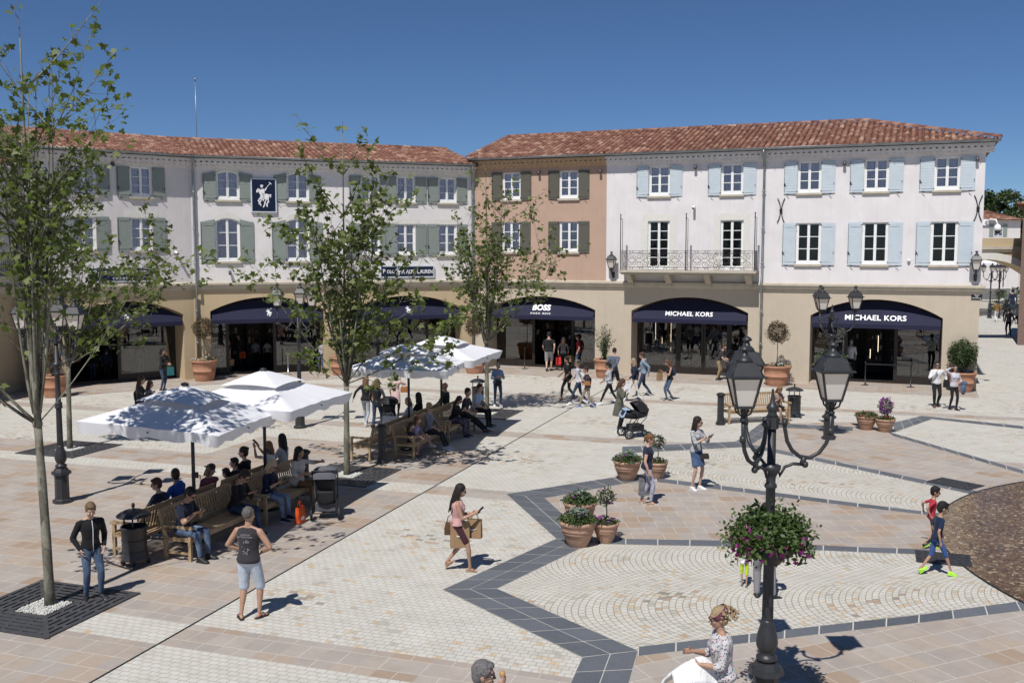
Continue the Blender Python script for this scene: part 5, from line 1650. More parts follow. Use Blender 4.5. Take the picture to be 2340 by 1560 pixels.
# ------------------------------------------------------------------ parasols
s = NT('white canvas'); P = s.pos('obj'); nz = s.noise(P, 2.2, 3, .6)
s.base((.78, .78, .80), .85, 0, .2); s.bump(s.noise(P, 3.0, 3), .25, .05)
tl = s.node('ShaderNodeBsdfTranslucent'); tl.inputs[0].default_value = (.6, .6, .62, 1); mx = s.node('ShaderNodeMixShader'); mx.inputs[0].default_value = .12
s.l.new(s.b.outputs[0], mx.inputs[1]); s.l.new(tl.outputs[0], mx.inputs[2]); s.l.new(mx.outputs[0], s.out.inputs[0]); M_CANVAS = s.mat
def parasol(loc, half, rot, label, zc=2.46, ztop=3.04, tilt=(0, 0), poff=(0, 0)):
    e = empty('parasol', loc, 0, label, 'parasol', 'square white parasols over the benches')
    p = MB(); p.tube([(0, 0, 0), (0, 0, ztop - .1)], .036, 12); p.tube([(0, 0, 0), (0, 0, .9)], .045, 12); p.box(-.03, .09, -.03, .03, 1.25, 1.36); p.tube([(.09, 0, 1.3), (.13, 0, 1.3), (.13, 0, 1.22)], .01, 6)
    p.lathe([(.3, 0), (.3, .03), (.06, .06)], 20); p.build('pole', M_LAMP, e)
    T = Matrix.Translation((poff[0], poff[1], ztop)) @ Euler((tilt[0], tilt[1], 0)).to_matrix().to_4x4() @ Matrix.Rotation(rot, 4, 'Z') @ Matrix.Translation((0, 0, -ztop))
    c = MB(); c.M = T; N = 16
    hole = .26
    def edge(t):     # t 0..4 around the square, straight sides
        k = int(t) % 4; f = t - int(t); A = [(-1, -1), (1, -1), (1, 1), (-1, 1)]; a, b = A[k], A[(k + 1) % 4]
        return a[0] + (b[0] - a[0]) * f, a[1] + (b[1] - a[1]) * f
    rows = 8; vs = []; fs = []
    for j in range(rows + 1):
        f = hole + (1 - hole) * j / rows
        for i in range(4 * N):
            t = i / N; x, y = edge(t); q = t - int(t)
            corner = abs(2 * q - 1)                       # 1 at corners
            sc = 1 - .035 * (1 - corner ** 2) * f         # sides pulled in a little
            z = ztop - .06 - (ztop - .06 - zc) * f ** 1.0 - .04 * (1 - corner ** 2) * math.sin(PI * f) + .012 * math.sin(i * 1.9) * f * (1 - corner)
            vs.append((x * half * f * sc, y * half * f * sc, z))
    for j in range(rows):
        for i in range(4 * N):
            k = (i + 1) % (4 * N); fs.append((j * 4 * N + i, j * 4 * N + k, (j + 1) * 4 * N + k, (j + 1) * 4 * N + i))
    c.add(vs, fs, 0, True)
    # hanging valance
    vb = len(vs); vs2 = []; fs2 = []
    for i in range(4 * N):
        x, y, z = vs[rows * 4 * N + i]; q = (i / N) % 1; corner = abs(2 * q - 1)
        o_ = 1.0 - .012 + .012 * math.sin(i * 2.3); dz = .20 + .03 * math.sin(i * 1.3)
        vs2 += [(x, y, z), (x * o_ * .985, y * o_ * .985, z - dz)]
    for i in range(4 * N):
        k = (i + 1) % (4 * N); fs2.append((2 * i, 2 * k, 2 * k + 1, 2 * i + 1))
    c.add(vs2, fs2, 0, True)
    co = c.build('canopy', M_CANVAS, e)
    cp = MB(); cp.M = T; vs = []; fs = []
    for j in range(6):
        f = j / 5 * .46
        for i in range(4 * N):
            t = i / N; x, y = edge(t); q = t - int(t); corner = abs(2 * q - 1)
            z = ztop + .05 - .285 * (f / .46) ** 1.15 + .045 * (1 - corner ** 2) * (f / .46) ** 2
            vs.append((x * half * f, y * half * f, z))
    for j in range(5):
        for i in range(4 * N):
            k = (i + 1) % (4 * N); fs.append((j * 4 * N + i, j * 4 * N + k, (j + 1) * 4 * N + k, (j + 1) * 4 * N + i))
    cp.add(vs, fs, 0, True); cp.build('vent_cap', M_CANVAS, co)
    r_ = MB(); r_.M = T
    for k in range(8):
        t = k / 2; x, y = edge(t); r_.tube([(x * half * .03, y * half * .03, ztop - .16), (x * half * .98, y * half * .98, zc - .09)], .012, 5)
        r_.tube([(0, 0, ztop - .55), (x * half * .5, y * half * .5, (ztop + zc) / 2 - .12)], .009, 5)
    r_.lathe([(.06, ztop + .02), (.08, ztop + .06), (.07, ztop + .085), (.02, ztop + .10)], 12)
    r_.build('ribs', M_LAMP, e)
    return e
UA = math.atan2(-1.66, 1.2) + PI / 4
def mid_row(base, along): return base + DR * along - DQ * .80
P1 = mid_row(B1, 1.22); P2 = mid_row(B1, 3.76); P3 = mid_row(B3, 1.42); P4 = mid_row(B3, 3.85)
parasol(P1, 1.40, UA, 'nearest white parasol, mottled with leaf shadows', tilt=(R(0), R(4)), poff=(-.12, 0))
parasol(P2, 1.45, UA - .12, 'second white parasol of the left group, behind the nearest one', poff=(0, 0))
parasol(P3, 1.5, UA, 'left parasol of the middle group, dappled with shade', zc=2.45)
parasol(P4, 1.55, UA - .1, 'right parasol of the middle group, in front of the tree trunk', zc=2.5)

# ------------------------------------------------------------------ bollards and litter bins
def bollard(p, label):
    m = MB(); oc = lambda a, b, c, d: m.lathe([(a, b), (c, d)], 8, smooth=False, a0=PI / 8)
    oc(.16, 0, .16, .06); oc(.14, .0601, .115, .14); n = 16
    vs = []
    for r_, z in ((.11, .14), (.105, .95)):
        for i in range(n):
            a = 2 * PI * i / n + PI / 16; q = r_ * (1 if i % 2 else .93); vs.append((q * math.cos(a), q * math.sin(a), z))
    m.add(vs, [(i, (i + 1) % n, n + (i + 1) % n, n + i) for i in range(n)])
    oc(.13, .951, .13, .98); oc(.155, .9801, .15, 1.02); m.lathe([(.12, 1.02), (.10, 1.05), (.03, 1.07)], 12)
    for k in range(8): m.ball((.145 * math.cos(k * PI / 4), .145 * math.sin(k * PI / 4), .1), .012, 6, 4)
    o = m.build('bollard', M_LAMP); o.location = p; tag(o, label, 'bollard', 'fluted black bollards')
bollard(G(1646, 970), 'black fluted bollard left of the single bench'); bollard(G(873, 1058), 'black fluted bollard in front of the middle group of benches'); bollard(G(697, 1128), 'black fluted bollard behind the grey pushchair')
def bin_(p, rz, label):
    e = empty('litter_bin', p, rz, label, 'litter bin', 'round black litter bins')
    m = MB(); m.lathe([(.19, .12), (.225, .13), (.225, .16), (.215, .18), (.22, .70), (.235, .71), (.235, .74), (.215, .745), (.21, .72), (.2, .3)], 24, cap=False); m.lathe([(.0, .12), (.19, .12)], 24, cap=False)
    for z in (.3, .5): m.tube([(.222 * math.cos(2 * PI * k / 24), .222 * math.sin(2 * PI * k / 24), z) for k in range(24)], .006, 4, closed=True)
    m.build('bin_body', M_LAMP, e)
    for k in range(3):
        a = 2 * PI * k / 3 + .5; c, s_ = math.cos(a), math.sin(a)
        f = MB(); f.beam((c * .2, s_ * .2, .13), (c * .25, s_ * .25, .05), .05, .03); f.tube([(c * .25 - s_ * .02, s_ * .25 + c * .02, .045), (c * .25 + s_ * .02, s_ * .25 - c * .02, .045)], .045, 10)
        f.build('foot', M_LAMP, e)
        q = MB(); q.tube([(c * .2, s_ * .2, .72), (c * .2, s_ * .2, .95)], .016, 6); q.build('lid_post', M_LAMP, e)
    l = MB(); l.lathe([(.30, .93), (.295, .95), (.24, .99), (.15, 1.03), (.05, 1.055), (.025, 1.06), (.02, 1.08), (.032, 1.10), (.03, 1.14), (.012, 1.165)], 28); lo = l.build('lid', M_LAMP, e)
    return e
bin_(G(309, 1292), .3, 'black litter bin with a domed lid beside the near left bench'); bin_(G(1814, 953), .8, 'black litter bin with a domed lid right of the single bench'); bin_(G(1092, 930), .2, 'black litter bin behind the two seated men by the tree trunk')
# ------------------------------------------------------------------ people
def cloth(name, col, pat=None, rough=.85, bump=.5, c2=None, sc=1.0):
    key = ('cl', name, tuple(col), pat)
    if key in _mc: return _mc[key]
    s = NT(name); P = s.pos('obj'); x, y, z = s.sep(P)
    n = s.noise(P, 7, 3, .6); v = n * .35 + .82
    c = s.mix(1.0, (*col, 1), s.comb(v, v, v), 'MULTIPLY')
    if pat == 'stripe': c = s.mix((z / .028).op('FRACT').gt(.52), c, c2 or (.02, .02, .04))
    elif pat == 'vstripe': c = s.mix((x / .03).op('FRACT').gt(.8), c, c2 or (.5, .5, .5))
    elif pat == 'dots':
        vv = s.node('ShaderNodeTexVoronoi', ins={'Scale': 42.0 * sc}); s.set(vv.inputs['Vector'], P); q = s.sep(vv.outputs['Color'])
        c = s.mix(E(s.t, vv.outputs['Distance']).lt(.42) * q[0].gt(.25), c, s.ramp(q[1], [(0, c2 or (.05, .06, .12)), (.6, c2 or (.05, .1, .14)), (.9, (.4, .1, .14))]))
    elif pat == 'plaid': c = s.mix(((x / .05).op('FRACT').gt(.6) + (z / .05).op('FRACT').gt(.6)) * .5, c, c2 or (.5, .5, .5))
    elif pat == 'worn':      # faded denim, paler over knees and creases
        m = s.noise(P, 3.5, 4, .6); c = s.mix(((m - .5) * 4.0).op('MAXIMUM', 0.0).op('MINIMUM', .8), c, [min(1, q * 1.9 + .03) for q in col])
    s.base(c, rough, 0, .2)
    s.b.inputs['Sheen Weight'].default_value = .1
    s.bump(s.noise(s.comb(x, y, z * .55), 13, 3, .55) * 1.0, bump, .03)
    _mc[key] = s.mat
    return s.mat


def hairmat(col):
    key = ('hair', tuple(col))
    if key in _mc: return _mc[key]
    s = NT('hair'); P = s.pos('obj'); x, y, z = s.sep(P)
    n = s.noise(s.comb(x * 5.0, y * 5.0, z * .8), 22, 3, .7)
    c = s.ramp(n, [(.3, [q * .55 for q in col]), (.55, col), (.75, [min(1, q * 1.5) for q in col])])
    s.base(c, .55, 0, .35); s.bump(n, .8, .015)
    _mc[key] = s.mat
    return s.mat


SK = {'fair': (.50, .31, .23), 'tan': (.40, .235, .16), 'olive': (.33, .19, .125), 'dark': (.12, .07, .05)}
def skinmat(k):
    key = ('skin', k)
    if key in _mc: return _mc[key]
    s = NT('skin'); n = s.noise(s.pos('obj'), 9, 3)
    c = s.ramp(n, [(.3, [q * .9 for q in SK[k]]), (.7, [q * 1.08 for q in SK[k]])]); s.base(c, .5, 0, .4)
    s.b.inputs['Subsurface Weight'].default_value = .05; s.b.inputs['Subsurface Radius'].default_value = (.02, .008, .004)
    _mc[key] = s.mat
    return s.mat


REM = []       # objects to be fused into one skin at the end

def loft(mb, rings, n=14):
    """rings: (centre, xaxis, yaxis, rx, ry)"""
    vs = []; fs = []
    for c, xa, ya, rx, ry in rings:
        for i in range(n):
            a = 2 * PI * i / n
            vs.append(tuple(c + xa * (rx * math.cos(a)) + ya * (ry * math.sin(a))))
    m = len(rings)
    for j in range(m - 1):
        for i in range(n):
            k = (i + 1) % n; fs.append((j * n + i, j * n + k, (j + 1) * n + k, (j + 1) * n + i))
    fs.append(tuple(range(n - 1, -1, -1))); fs.append(tuple(range((m - 1) * n, m * n)))
    mb.add(vs, fs, 0, True)


def cap(mb, p, q, r0, r1, n=10):
    """rounded tapered limb"""
    p, q = Vector(p), Vector(q); d = (q - p)
    if d.length < 1e-5: mb.ball(p, r0, n, 6); return
    L = d.length; u = d.normalized()
    pts = [p - u * r0 * .95, p - u * r0 * .6, p, p + d * .33, p + d * .66, q, q + u * r1 * .6, q + u * r1 * .95]
    rr = [r0 * .3, r0 * .78, r0, r0 * .67 + r1 * .33, r0 * .33 + r1 * .67, r1, r1 * .78, r1 * .3]
    mb.tube(pts, rr, n)


def limb(mb, pts, rads, n=12):
    """smooth limb through joints"""
    P = [Vector(p) for p in pts]
    out = [P[0]]; ro = [rads[0]]
    for i in range(len(P) - 1):
        for t in (.25, .5, .75, 1.0):
            out.append(P[i].lerp(P[i + 1], t)); ro.append(rads[i] + (rads[i + 1] - rads[i]) * t)
    d0 = (out[1] - out[0]).normalized(); d1 = (out[-1] - out[-2]).normalized()
    out = [out[0] - d0 * ro[0] * .9, out[0] - d0 * ro[0] * .5] + out + [out[-1] + d1 * ro[-1] * .5, out[-1] + d1 * ro[-1] * .9]
    ro = [ro[0] * .35, ro[0] * .83] + ro + [ro[-1] * .83, ro[-1] * .35]
    mb.tube(out, ro, n)


def ik(a, b, l1, l2, pole):
    a, b = Vector(a), Vector(b); d = b - a; L = min(d.length, (l1 + l2) * .999); u = d.normalized()
    b = a + u * L
    x = (l1 * l1 - l2 * l2 + L * L) / (2 * L); h = math.sqrt(max(0, l1 * l1 - x * x))
    p = Vector(pole); p = p - u * p.dot(u); p = p.normalized() if p.length > 1e-4 else u.orthogonal().normalized()
    return a + u * x + p * h, b


def hand(mb, w, d, nrm, side, k, curl=.5, rf=.0088):
    """palm, four unequal bent fingers and a thumb; w wrist, d direction, nrm palm side"""
    d = Vector(d).normalized(); nrm = Vector(nrm); nrm = (nrm - d * nrm.dot(d)).normalized(); s_ = d.cross(nrm) * side
    pal = w + d * .05 * k
    rings = []
    for t, rx, ry in ((-.01, .024, .019), (.02, .033, .017), (.055, .040, .015), (.085, .040, .013), (.095, .034, .009)):
        rings.append((w + d * t * k, s_, nrm, rx * k, ry * k))
    loft(mb, rings, 12)
    for i, (o, L) in enumerate(((.030, .068), (.010, .076), (-.011, .070), (-.030, .054))):
        b = w + d * .086 * k + s_ * o * k; q = b; ang = curl * .5
        dd = d + s_ * o * 1.2
        for sgm, f in enumerate((.42, .33, .25)):
            v = (dd.normalized() * math.cos(ang) + nrm * math.sin(ang)); e = q + v * L * f * k
            cap(mb, q, e, rf * k * (1 - .08 * sgm), rf * k * (.94 - .08 * sgm), 6); q = e; ang += curl * .9
    b = w + d * .025 * k + s_ * .030 * k
    m = b + (d * .55 + s_ * .75 + nrm * .35).normalized() * .036 * k; t = m + (d * .85 + s_ * .2 + nrm * (.3 + curl * .5)).normalized() * .032 * k
    cap(mb, b, m, .0135 * k, .011 * k, 7); cap(mb, m, t, .0105 * k, .008 * k, 7)
    return pal


def add_rem(o, vox, sm=4):
    REM.append((o, vox, sm)); return o


def person(loc, face, h, pose, look, label, group=None):
    """pose: joint targets in metres for a 1.75 m figure; look: clothing. Returns world positions of the hands"""
    k = h / 1.75; lk = look; g_ = lk.get
    fem = g_('sex', 'm') == 'f'; child = g_('child', 0)
    hk = 1.07 + (.20 if child else 0)             # a child's head is larger for its height
    fat = g_('fat', 1.0)
    D_ = Vector(loc[:2]).length; det = D_ < 19
    vox = .0085 if det else (.0115 if D_ < 26 else .0145)
    rf = .0088 if det else .0100
    e = empty('person', (loc[0], loc[1], loc[2] if len(loc) > 2 else 0), face - PI / 2, label, 'person', group)
    skin = skinmat(g_('skin', 'fair'))
    V = Vector
    P0 = V(pose.get('pel', (0, 0, .95))); lean = R(pose.get('lean', 2)); tw = R(pose.get('twist', 0)); side = R(pose.get('side', 0))
    T = Matrix.Translation(P0) @ Matrix.Rotation(tw, 4, 'Z') @ Matrix.Rotation(side, 4, 'Y') @ Matrix.Rotation(-lean, 4, 'X')
    TX = (T.to_3x3() @ V((1, 0, 0))); TY = T.to_3x3() @ V((0, 1, 0))
    hy, hp = pose.get('head', (0, 8))
    HM = Matrix.Translation(T @ V((0, .012, .512))) @ Matrix.Rotation(tw + R(hy), 4, 'Z') @ Matrix.Rotation(-(lean * .4 + R(hp)), 4, 'X') @ Matrix.Diagonal((hk, hk, hk, 1))
    hc = lambda x, y, z: HM @ V((x, y, z + .055))
    sw = (.165 if fem else .185) * (.9 if child else 1)
    hipw = .085
    # joints
    hip = {-1: P0 + TX * -hipw + V((0, 0, -.03)), 1: P0 + TX * hipw + V((0, 0, -.03))}
    leg = {}
    for sd in (-1, 1):
        f = pose.get('lf' if sd < 0 else 'rf', (sd * .09, 0, .085))
        yaw = R(f[3]) if len(f) > 3 else R(-sd * 6); pit = R(f[4]) if len(f) > 4 else 0
        kn, an = ik(hip[sd], f[:3], .425, .425, pose.get('kl' if sd < 0 else 'kr', (sd * .15, 1, .15)))
        leg[sd] = (hip[sd], kn, an, yaw, pit)
    arm = {}
    for sd in (-1, 1):
        sh = T @ V((sd * sw, -.005, .428))
        t = pose.get('lh' if sd < 0 else 'rh', (sd * .25, .03, .87))
        if pose.get('local', 1): pass
        el, wr = ik(sh, t, .285, .255, pose.get('el' if sd < 0 else 'er', (sd * .5, -1, -.35)))
        arm[sd] = (sh, el, wr)
    # ---- body: head, neck, trunk, limbs as one skin
    b = MB(); S = Matrix.Diagonal((k, k, k, 1)); b.M = S
    old = b.M; b.M = S @ HM
    o_ = .055
    b.ball((0, -.012, .118 + o_), .1, 16, 12, sc=(.76, .96, 1.0)); b.ball((0, .018, .062 + o_), .1, 14, 10, sc=(.60, .68, .82))
    b.ball((0, .058, .012 + o_), .03, 10, 8, sc=(1.0, .8, .8)); cap(b, (0, .086, .108 + o_), (0, .106, .070 + o_), .008, .0145, 8)
    b.ball((0, .083, .036 + o_), .02, 8, 6, sc=(1.1, .55, .55)); b.ball((0, .070, .128 + o_), .03, 10, 6, sc=(1.7, .6, .45))
    for sd in (-1, 1):
        b.ball((sd * .076, -.008, .082 + o_), .03, 8, 6, sc=(.30, .62, 1.0)); b.ball((sd * .04, .06, .065 + o_), .024, 8, 6)
    b.M = old
    nb = T @ V((0, -.005, .47)); cap(b, nb, HM @ V((0, -.01, .07)), .056 * (.92 if fem else 1.05), .052 * (.9 if fem else 1), 12)
    W = fat * (.94 if fem else 1.0)
    ribs = [(-.09, .11, .085, 0), (-.05, .145 * (1.08 if fem else 1), .105, -.012), (.0, .158 * (1.1 if fem else 1), .118, -.015), (.08, .142, .103, -.005), (.15, .128 * (.93 if fem else 1.04), .093, 0), (.24, .142, .103, .003), (.33, .162, .112, .005), (.39, .168, .106, 0), (.43, .155, .09, -.004), (.465, .115, .072, -.008), (.49, .075, .058, -.008), (.51, .052, .05, -.006)]
    cw = .86 if child else 1.0
    trunk = lambda mbx, inf, z0=-1, z1=1, flare=0.0: loft(mbx, [(T @ V((0, yo, z)), TX, TY, (w * W * cw + inf + flare * max(0, .12 - z)), (d * fat * cw + inf + flare * max(0, .12 - z))) for z, w, d, yo in ribs if z0 <= z <= z1], 18)
    trunk(b, -.012)
    if g_('bust', fem and not child):
        for sd in (-1, 1): b.ball(T @ V((sd * .07, .085, .335)), .052, 10, 8)
    af = .92 if fem else 1.04
    if child: af = .82
    af *= (fat * .5 + .5)
    for sd in (-1, 1):
        sh, el, wr = arm[sd]
        b.ball(sh, .050 * af, 12, 8); cap(b, T @ V((sd * .03, -.012, .485)), sh + V((0, 0, .012)), .042, .036); limb(b, [sh, sh.lerp(el, .5), el], [.050 * af, .046 * af, .038 * af]); limb(b, [el, el.lerp(wr, .3), wr], [.038 * af, .040 * af, .025 * af])
        fd = (wr - el).normalized(); pn = pose.get('pl' if sd < 0 else 'pr', (-sd, .1, 0)); hd = pose.get('dl' if sd < 0 else 'dr')
        hand(b, wr, hd if hd else fd, pn, sd, 1.0 if not child else .85, pose.get('curl', .55), rf / 1.0)
        hp_, kn, an, yaw, pit = leg[sd]
        limb(b, [hp_, hp_.lerp(kn, .5), kn], [.078 * af, .066 * af, .047 * af]); limb(b, [kn, kn.lerp(an, .3), kn.lerp(an, .7), an], [.047 * af, .050 * af, .034 * af, .030])
        FM = Matrix.Translation(an) @ Matrix.Rotation(yaw, 4, 'Z') @ Matrix.Rotation(-pit, 4, 'X')
        fx = FM.to_3x3() @ V((1, 0, 0)); fz = FM.to_3x3() @ V((0, 0, 1))
        loft(b, [(FM @ V((0, y, z)), fx, fz, w, hh) for y, z, w, hh in ((-.055, -.055, .02, .02), (-.035, -.045, .028, .03), (.02, -.035, .03, .036), (.08, -.05, .036, .022), (.13, -.058, .036, .015), (.16, -.064, .024, .009))], 10)
    bo = b.build('body', skin, e); add_rem(bo, vox * k if not child else vox * .9, 5)
    vc = vox * 1.25 * k
    # ---- top
    top = g_('top')
    if top:
        m = MB(); m.M = S
        z0 = {'crop': .05, 'waist': 0.0, 'hip': -.06, 'long': -.09}[g_('hem', 'hip')]
        trunk(m, .010, z0, .495, g_('flare', .06))
        if z0 <= -.06 and g_('skirted'): pass
        if g_('bust', fem and not child):
            for sd in (-1, 1): m.ball(T @ V((sd * .07, .088, .33)), .062, 10, 8)
        sl = g_('sleeve', 'short'); ex = g_('thick', .0)
        for sd in (-1, 1):
            sh, el, wr = arm[sd]
            cap(m, T @ V((sd * .055, -.012, .462)), sh + V((0, 0, .010)) - TX * (sd * (.03 if sl == 'none' else 0)), .050 + ex, .044 + ex)
            if sl == 'none': m.ball(sh - (sh - T @ V((0, 0, .40))).normalized() * .035, .047, 10, 8)
            elif sl == 'cap': limb(m, [sh, sh.lerp(el, .3)], [.056 * af, .054 * af])
            elif sl == 'short': limb(m, [sh, sh.lerp(el, .62)], [.056 * af + ex, .058 * af + ex])
            elif sl == 'elbow': limb(m, [sh, el, el.lerp(wr, .25)], [.056 * af + ex, .050 * af + ex, .050 * af + ex])
            else: limb(m, [sh, sh.lerp(el, .5), el], [.056 * af + ex, .055 * af + ex, .050 * af + ex]); limb(m, [el, el.lerp(wr, .5), el.lerp(wr, .93)], [.051 * af + ex, .045 * af + ex, .036 * af + ex])
        if g_('coat'):        # long open coat or tunic hanging to the knees
            hz = g_('coat')
            loft(m, [(T @ V((0, -.01, .1)), TX, TY, .15, .12), (P0 + V((0, -.01, -.05)), TX, TY, .19, .15), (P0 + V((0, -.03, -.25)), TX, TY, .21, .17), (P0 + V((0, -.05, -hz)), TX, TY, .22, .19)], 18)
        if g_('hood'): m.ball(T @ V((0, -.085, .50)), .085, 12, 8, sc=(1.15, .75, .7))
        if g_('collar'): cap(m, T @ V((0, -.01, .455)), T @ V((0, -.003, .495)), .064, .060, 14)
        to = m.build('jacket' if g_('jacket') else 'top', top, e); add_rem(to, vc, 3)
    # ---- bottom
    bt_ = g_('bottom')
    if bt_:
        m = MB(); m.M = S; kind = g_('bk', 'long'); lw = g_('loose', 0.0)
        trunk(m, .004 if kind != 'skirt' else .008, -.09, .10)
        if kind == 'skirt':
            kn = (leg[-1][1] + leg[1][1]) / 2; hpc = (leg[-1][0] + leg[1][0]) / 2; L_ = g_('len', .75)
            loft(m, [(hpc.lerp(kn, t), TX, (kn - hpc).normalized().cross(TX).normalized(), .165 + .02 * t, .125 + .01 * t) for t in (-.05, .25, .5, L_)], 18)
        else:
            for sd in (-1, 1):
                hp_, kn, an, yaw, pit = leg[sd]
                limb(m, [hp_ + TX * (-sd * .008), hp_.lerp(kn, .4), hp_.lerp(kn, .75)] + ([kn] if kind == 'long' else []), [.092 * af + lw, .080 * af + lw, (.066 if kind == 'long' else .074) * af + lw] + ([.059 * af + lw] if kind == 'long' else []))
                if kind == 'long': limb(m, [kn, kn.lerp(an, .3), kn.lerp(an, .65), kn.lerp(an, g_('cuff', .93))], [.059 * af + lw, .060 * af + lw, .047 * af + lw, .042 + lw])
                elif kind == 'knee': limb(m, [hp_.lerp(kn, .7), kn.lerp(an, .03)], [.072 * af + lw, .068 * af + lw])
        bo2 = m.build('skirt' if kind == 'skirt' else ('trousers' if kind == 'long' else 'shorts'), bt_, e); add_rem(bo2, vc, 3)
    # ---- shoes
    sm_ = g_('shoe', surf('dark shoe', (.03, .028, .028), .5)); so = g_('sole', surf('pale sole', (.6, .6, .58), .6))
    for sd in (-1, 1):
        hp_, kn, an, yaw, pit = leg[sd]; m = MB()
        m.M = S @ Matrix.Translation(an) @ Matrix.Rotation(yaw, 4, 'Z') @ Matrix.Rotation(-pit, 4, 'X')
        X, Z = V((1, 0, 0)), V((0, 0, 1)); ck = .85 if child else 1.0
        if g_('sandal'):
            wz = .035 if g_('wedge') else 0
            m.prism([(w_ * .042, y_) for w_, y_ in ((-.6, -.08), (-.85, -.03), (-.8, .04), (-1.0, .10), (-.8, .16), (0, .185), (.8, .16), (1.0, .10), (.8, .04), (.85, -.03), (.6, -.08))], -.087, -.070 , 1)
            if wz: m.prism([(-.034, -.08), (-.034, .06), (.034, .06), (.034, -.08)], -.0865, -.06, 0)
            for y0 in (.085, .02) if not g_('strap') else (.085,):
                m.tube([(-.042, y0, -.072), (-.03, y0 - .005, -.035), (0, y0 - .008, -.018), (.03, y0 - .005, -.035), (.042, y0, -.072)], .009, 6)
            if g_('strap'): m.tube([(.034 * math.cos(a), .034 * math.sin(a) - .005, -.005) for a in [i * PI / 5 for i in range(10)]], .006, 5, closed=True)
        else:
            rg_ = ((-.072, -.055, .020, .022), (-.055, -.045, .034, .036), (.0, -.030, .040, .050), (.05, -.043, .042, .040), (.10, -.054, .045, .029), (.15, -.060, .043, .022), (.185, -.066, .026, .013))
            loft(m, [(V((0, y * ck, z)), X, Z, w, hh) for y, z, w, hh in rg_], 12)
            if g_('boot'): m.tube([(0, -.01, -.02), (0, -.005, .13)], [.044, .050], 12)
            elif not g_('low'): m.tube([(0, -.012, -.04), (0, -.012, .012)], [.040, .037], 12)
            m.prism([(w_ * .046, y_ * ck) for w_, y_ in ((-.55, -.085), (-.85, -.05), (-.85, .03), (-1.0, .10), (-.8, .165), (0, .20), (.8, .165), (1.0, .10), (.85, .03), (.85, -.05), (.55, -.085))], -.087, -.064, 1)
        m.build('sandal' if g_('sandal') else 'shoe', [sm_, so], e)
    # ---- hair
    hr = g_('hair'); hcol = g_('hc', (.03, .02, .014))
    if hr:
        m = MB(); m.M = S @ HM; rg = random.Random(int(abs(loc[0]) * 100)); L = g_('hl', .25)
        if hr == 'crop': m.ball((0, -.022, .128 + o_), .1, 16, 12, sc=(.785, .95, .97))
        else:
            m.ball((0, -.020, .132 + o_), .1, 16, 12, sc=(.83, 1.0, 1.0)); m.ball((0, -.05, .085 + o_), .1, 12, 10, sc=(.76, .62, .85))
            if hr in ('short',):
                m.ball((0, .045, .185 + o_), .05, 10, 8, sc=(1.1, .9, .6))
                for sd in (-1, 1): m.ball((sd * .07, .008, .115 + o_), .03, 8, 6, sc=(.35, .7, 1.2))
        if det and hr in ('short', 'crop', 'pony', 'bun'):
            for q in range(60):
                th_ = rg.uniform(0, 6.28); t = rg.uniform(-.1, 1); rr_ = math.sqrt(max(0, 1 - t * t)); v = V((.079 * rr_ * math.cos(th_), -.02 + .097 * rr_ * math.sin(th_), .130 + .098 * t + o_))
                if v.y > .03 and t < .45: continue
                cap(m, v * .97, v + V((rg.gauss(0, .010), rg.gauss(0, .012) + (.008 if hr == 'short' else 0), rg.uniform(-.004, .010))), .0095, .0045, 5)
        if hr in ('long', 'bob'):
            for q in range(9):      # locks of different length round the back of the head
                a = PI * (1.02 + .96 * q / 8); cx, cy = math.cos(a), math.sin(a); LL = L * rg.uniform(.8, 1.12)
                p0 = V((cx * .066, cy * .07 - .01, .15 + o_)); p1 = V((cx * .084, cy * .088 - .012, .05 + o_)); p2 = V((cx * .088 + rg.uniform(-.015, .015), cy * .095 - .015, .05 + o_ - LL * .5)); p3 = V((cx * .07 + rg.uniform(-.03, .03), cy * .09 - .02 + rg.uniform(-.02, .02), .05 + o_ - LL))
                cap(m, p0, p1, .028, .026, 7); cap(m, p1, p2, .026, .023, 7); cap(m, p2, p3, .023, .010, 7)
        if hr == 'curly':
            for q in range(230):
                a = rg.uniform(0, 2 * PI); t = rg.uniform(-.35, 1); r_ = .090 + rg.uniform(0, .062)
                x, y, z = r_ * math.cos(a) * math.sqrt(max(0, 1 - t * t)), r_ * 1.15 * math.sin(a) * math.sqrt(max(0, 1 - t * t)) - .04, .115 + .10 * t
                if y > .01 or (y > -.03 and z < .13): continue
                m.ball((x, y - .015, z + o_), rg.uniform(.009, .020), 6, 4)
        if hr == 'bun':
            m.ball((0, -.10, .17 + o_), .038, 10, 8)
        if hr == 'pony':
            cap(m, (0, -.09, .15 + o_), (0, -.135, .10 + o_), .022, .026); cap(m, (0, -.135, .10 + o_), (0, -.12, -.03 + o_), .026, .012)
        ho = m.build('hair', hairmat(hcol), e); add_rem(ho, .0058 if det else .0105, 1)
    if g_('beard'):
        m = MB(); m.M = S @ HM; m.ball((0, .022, .045 + o_), .1, 14, 10, sc=(.62, .70, .62)); add_rem(m.build('beard', hairmat(hcol), e), .009, 1)
    # ---- face and small accessories
    if det or g_('face'):
        for sd in (-1, 1):
            m = MB(); m.M = S @ HM; m.ball((sd * .030, .0745, .092 + o_), .0118, 10, 6, sc=(1.05, .8, .7)); m.ball((sd * .030, .0838, .092 + o_), .0058, 8, 5, 1, sc=(1, .5, 1))
            m.build('eye', [surf('eye white', (.7, .68, .66), .3), surf('iris', (.03, .02, .015), .2)], e)
            m = MB(); m.M = S @ HM; m.tube([(sd * .014, .0915, .109 + o_), (sd * .03, .092, .114 + o_), (sd * .046, .081, .108 + o_)], .0032, 5); m.build('eyebrow', hairmat(hcol), e)
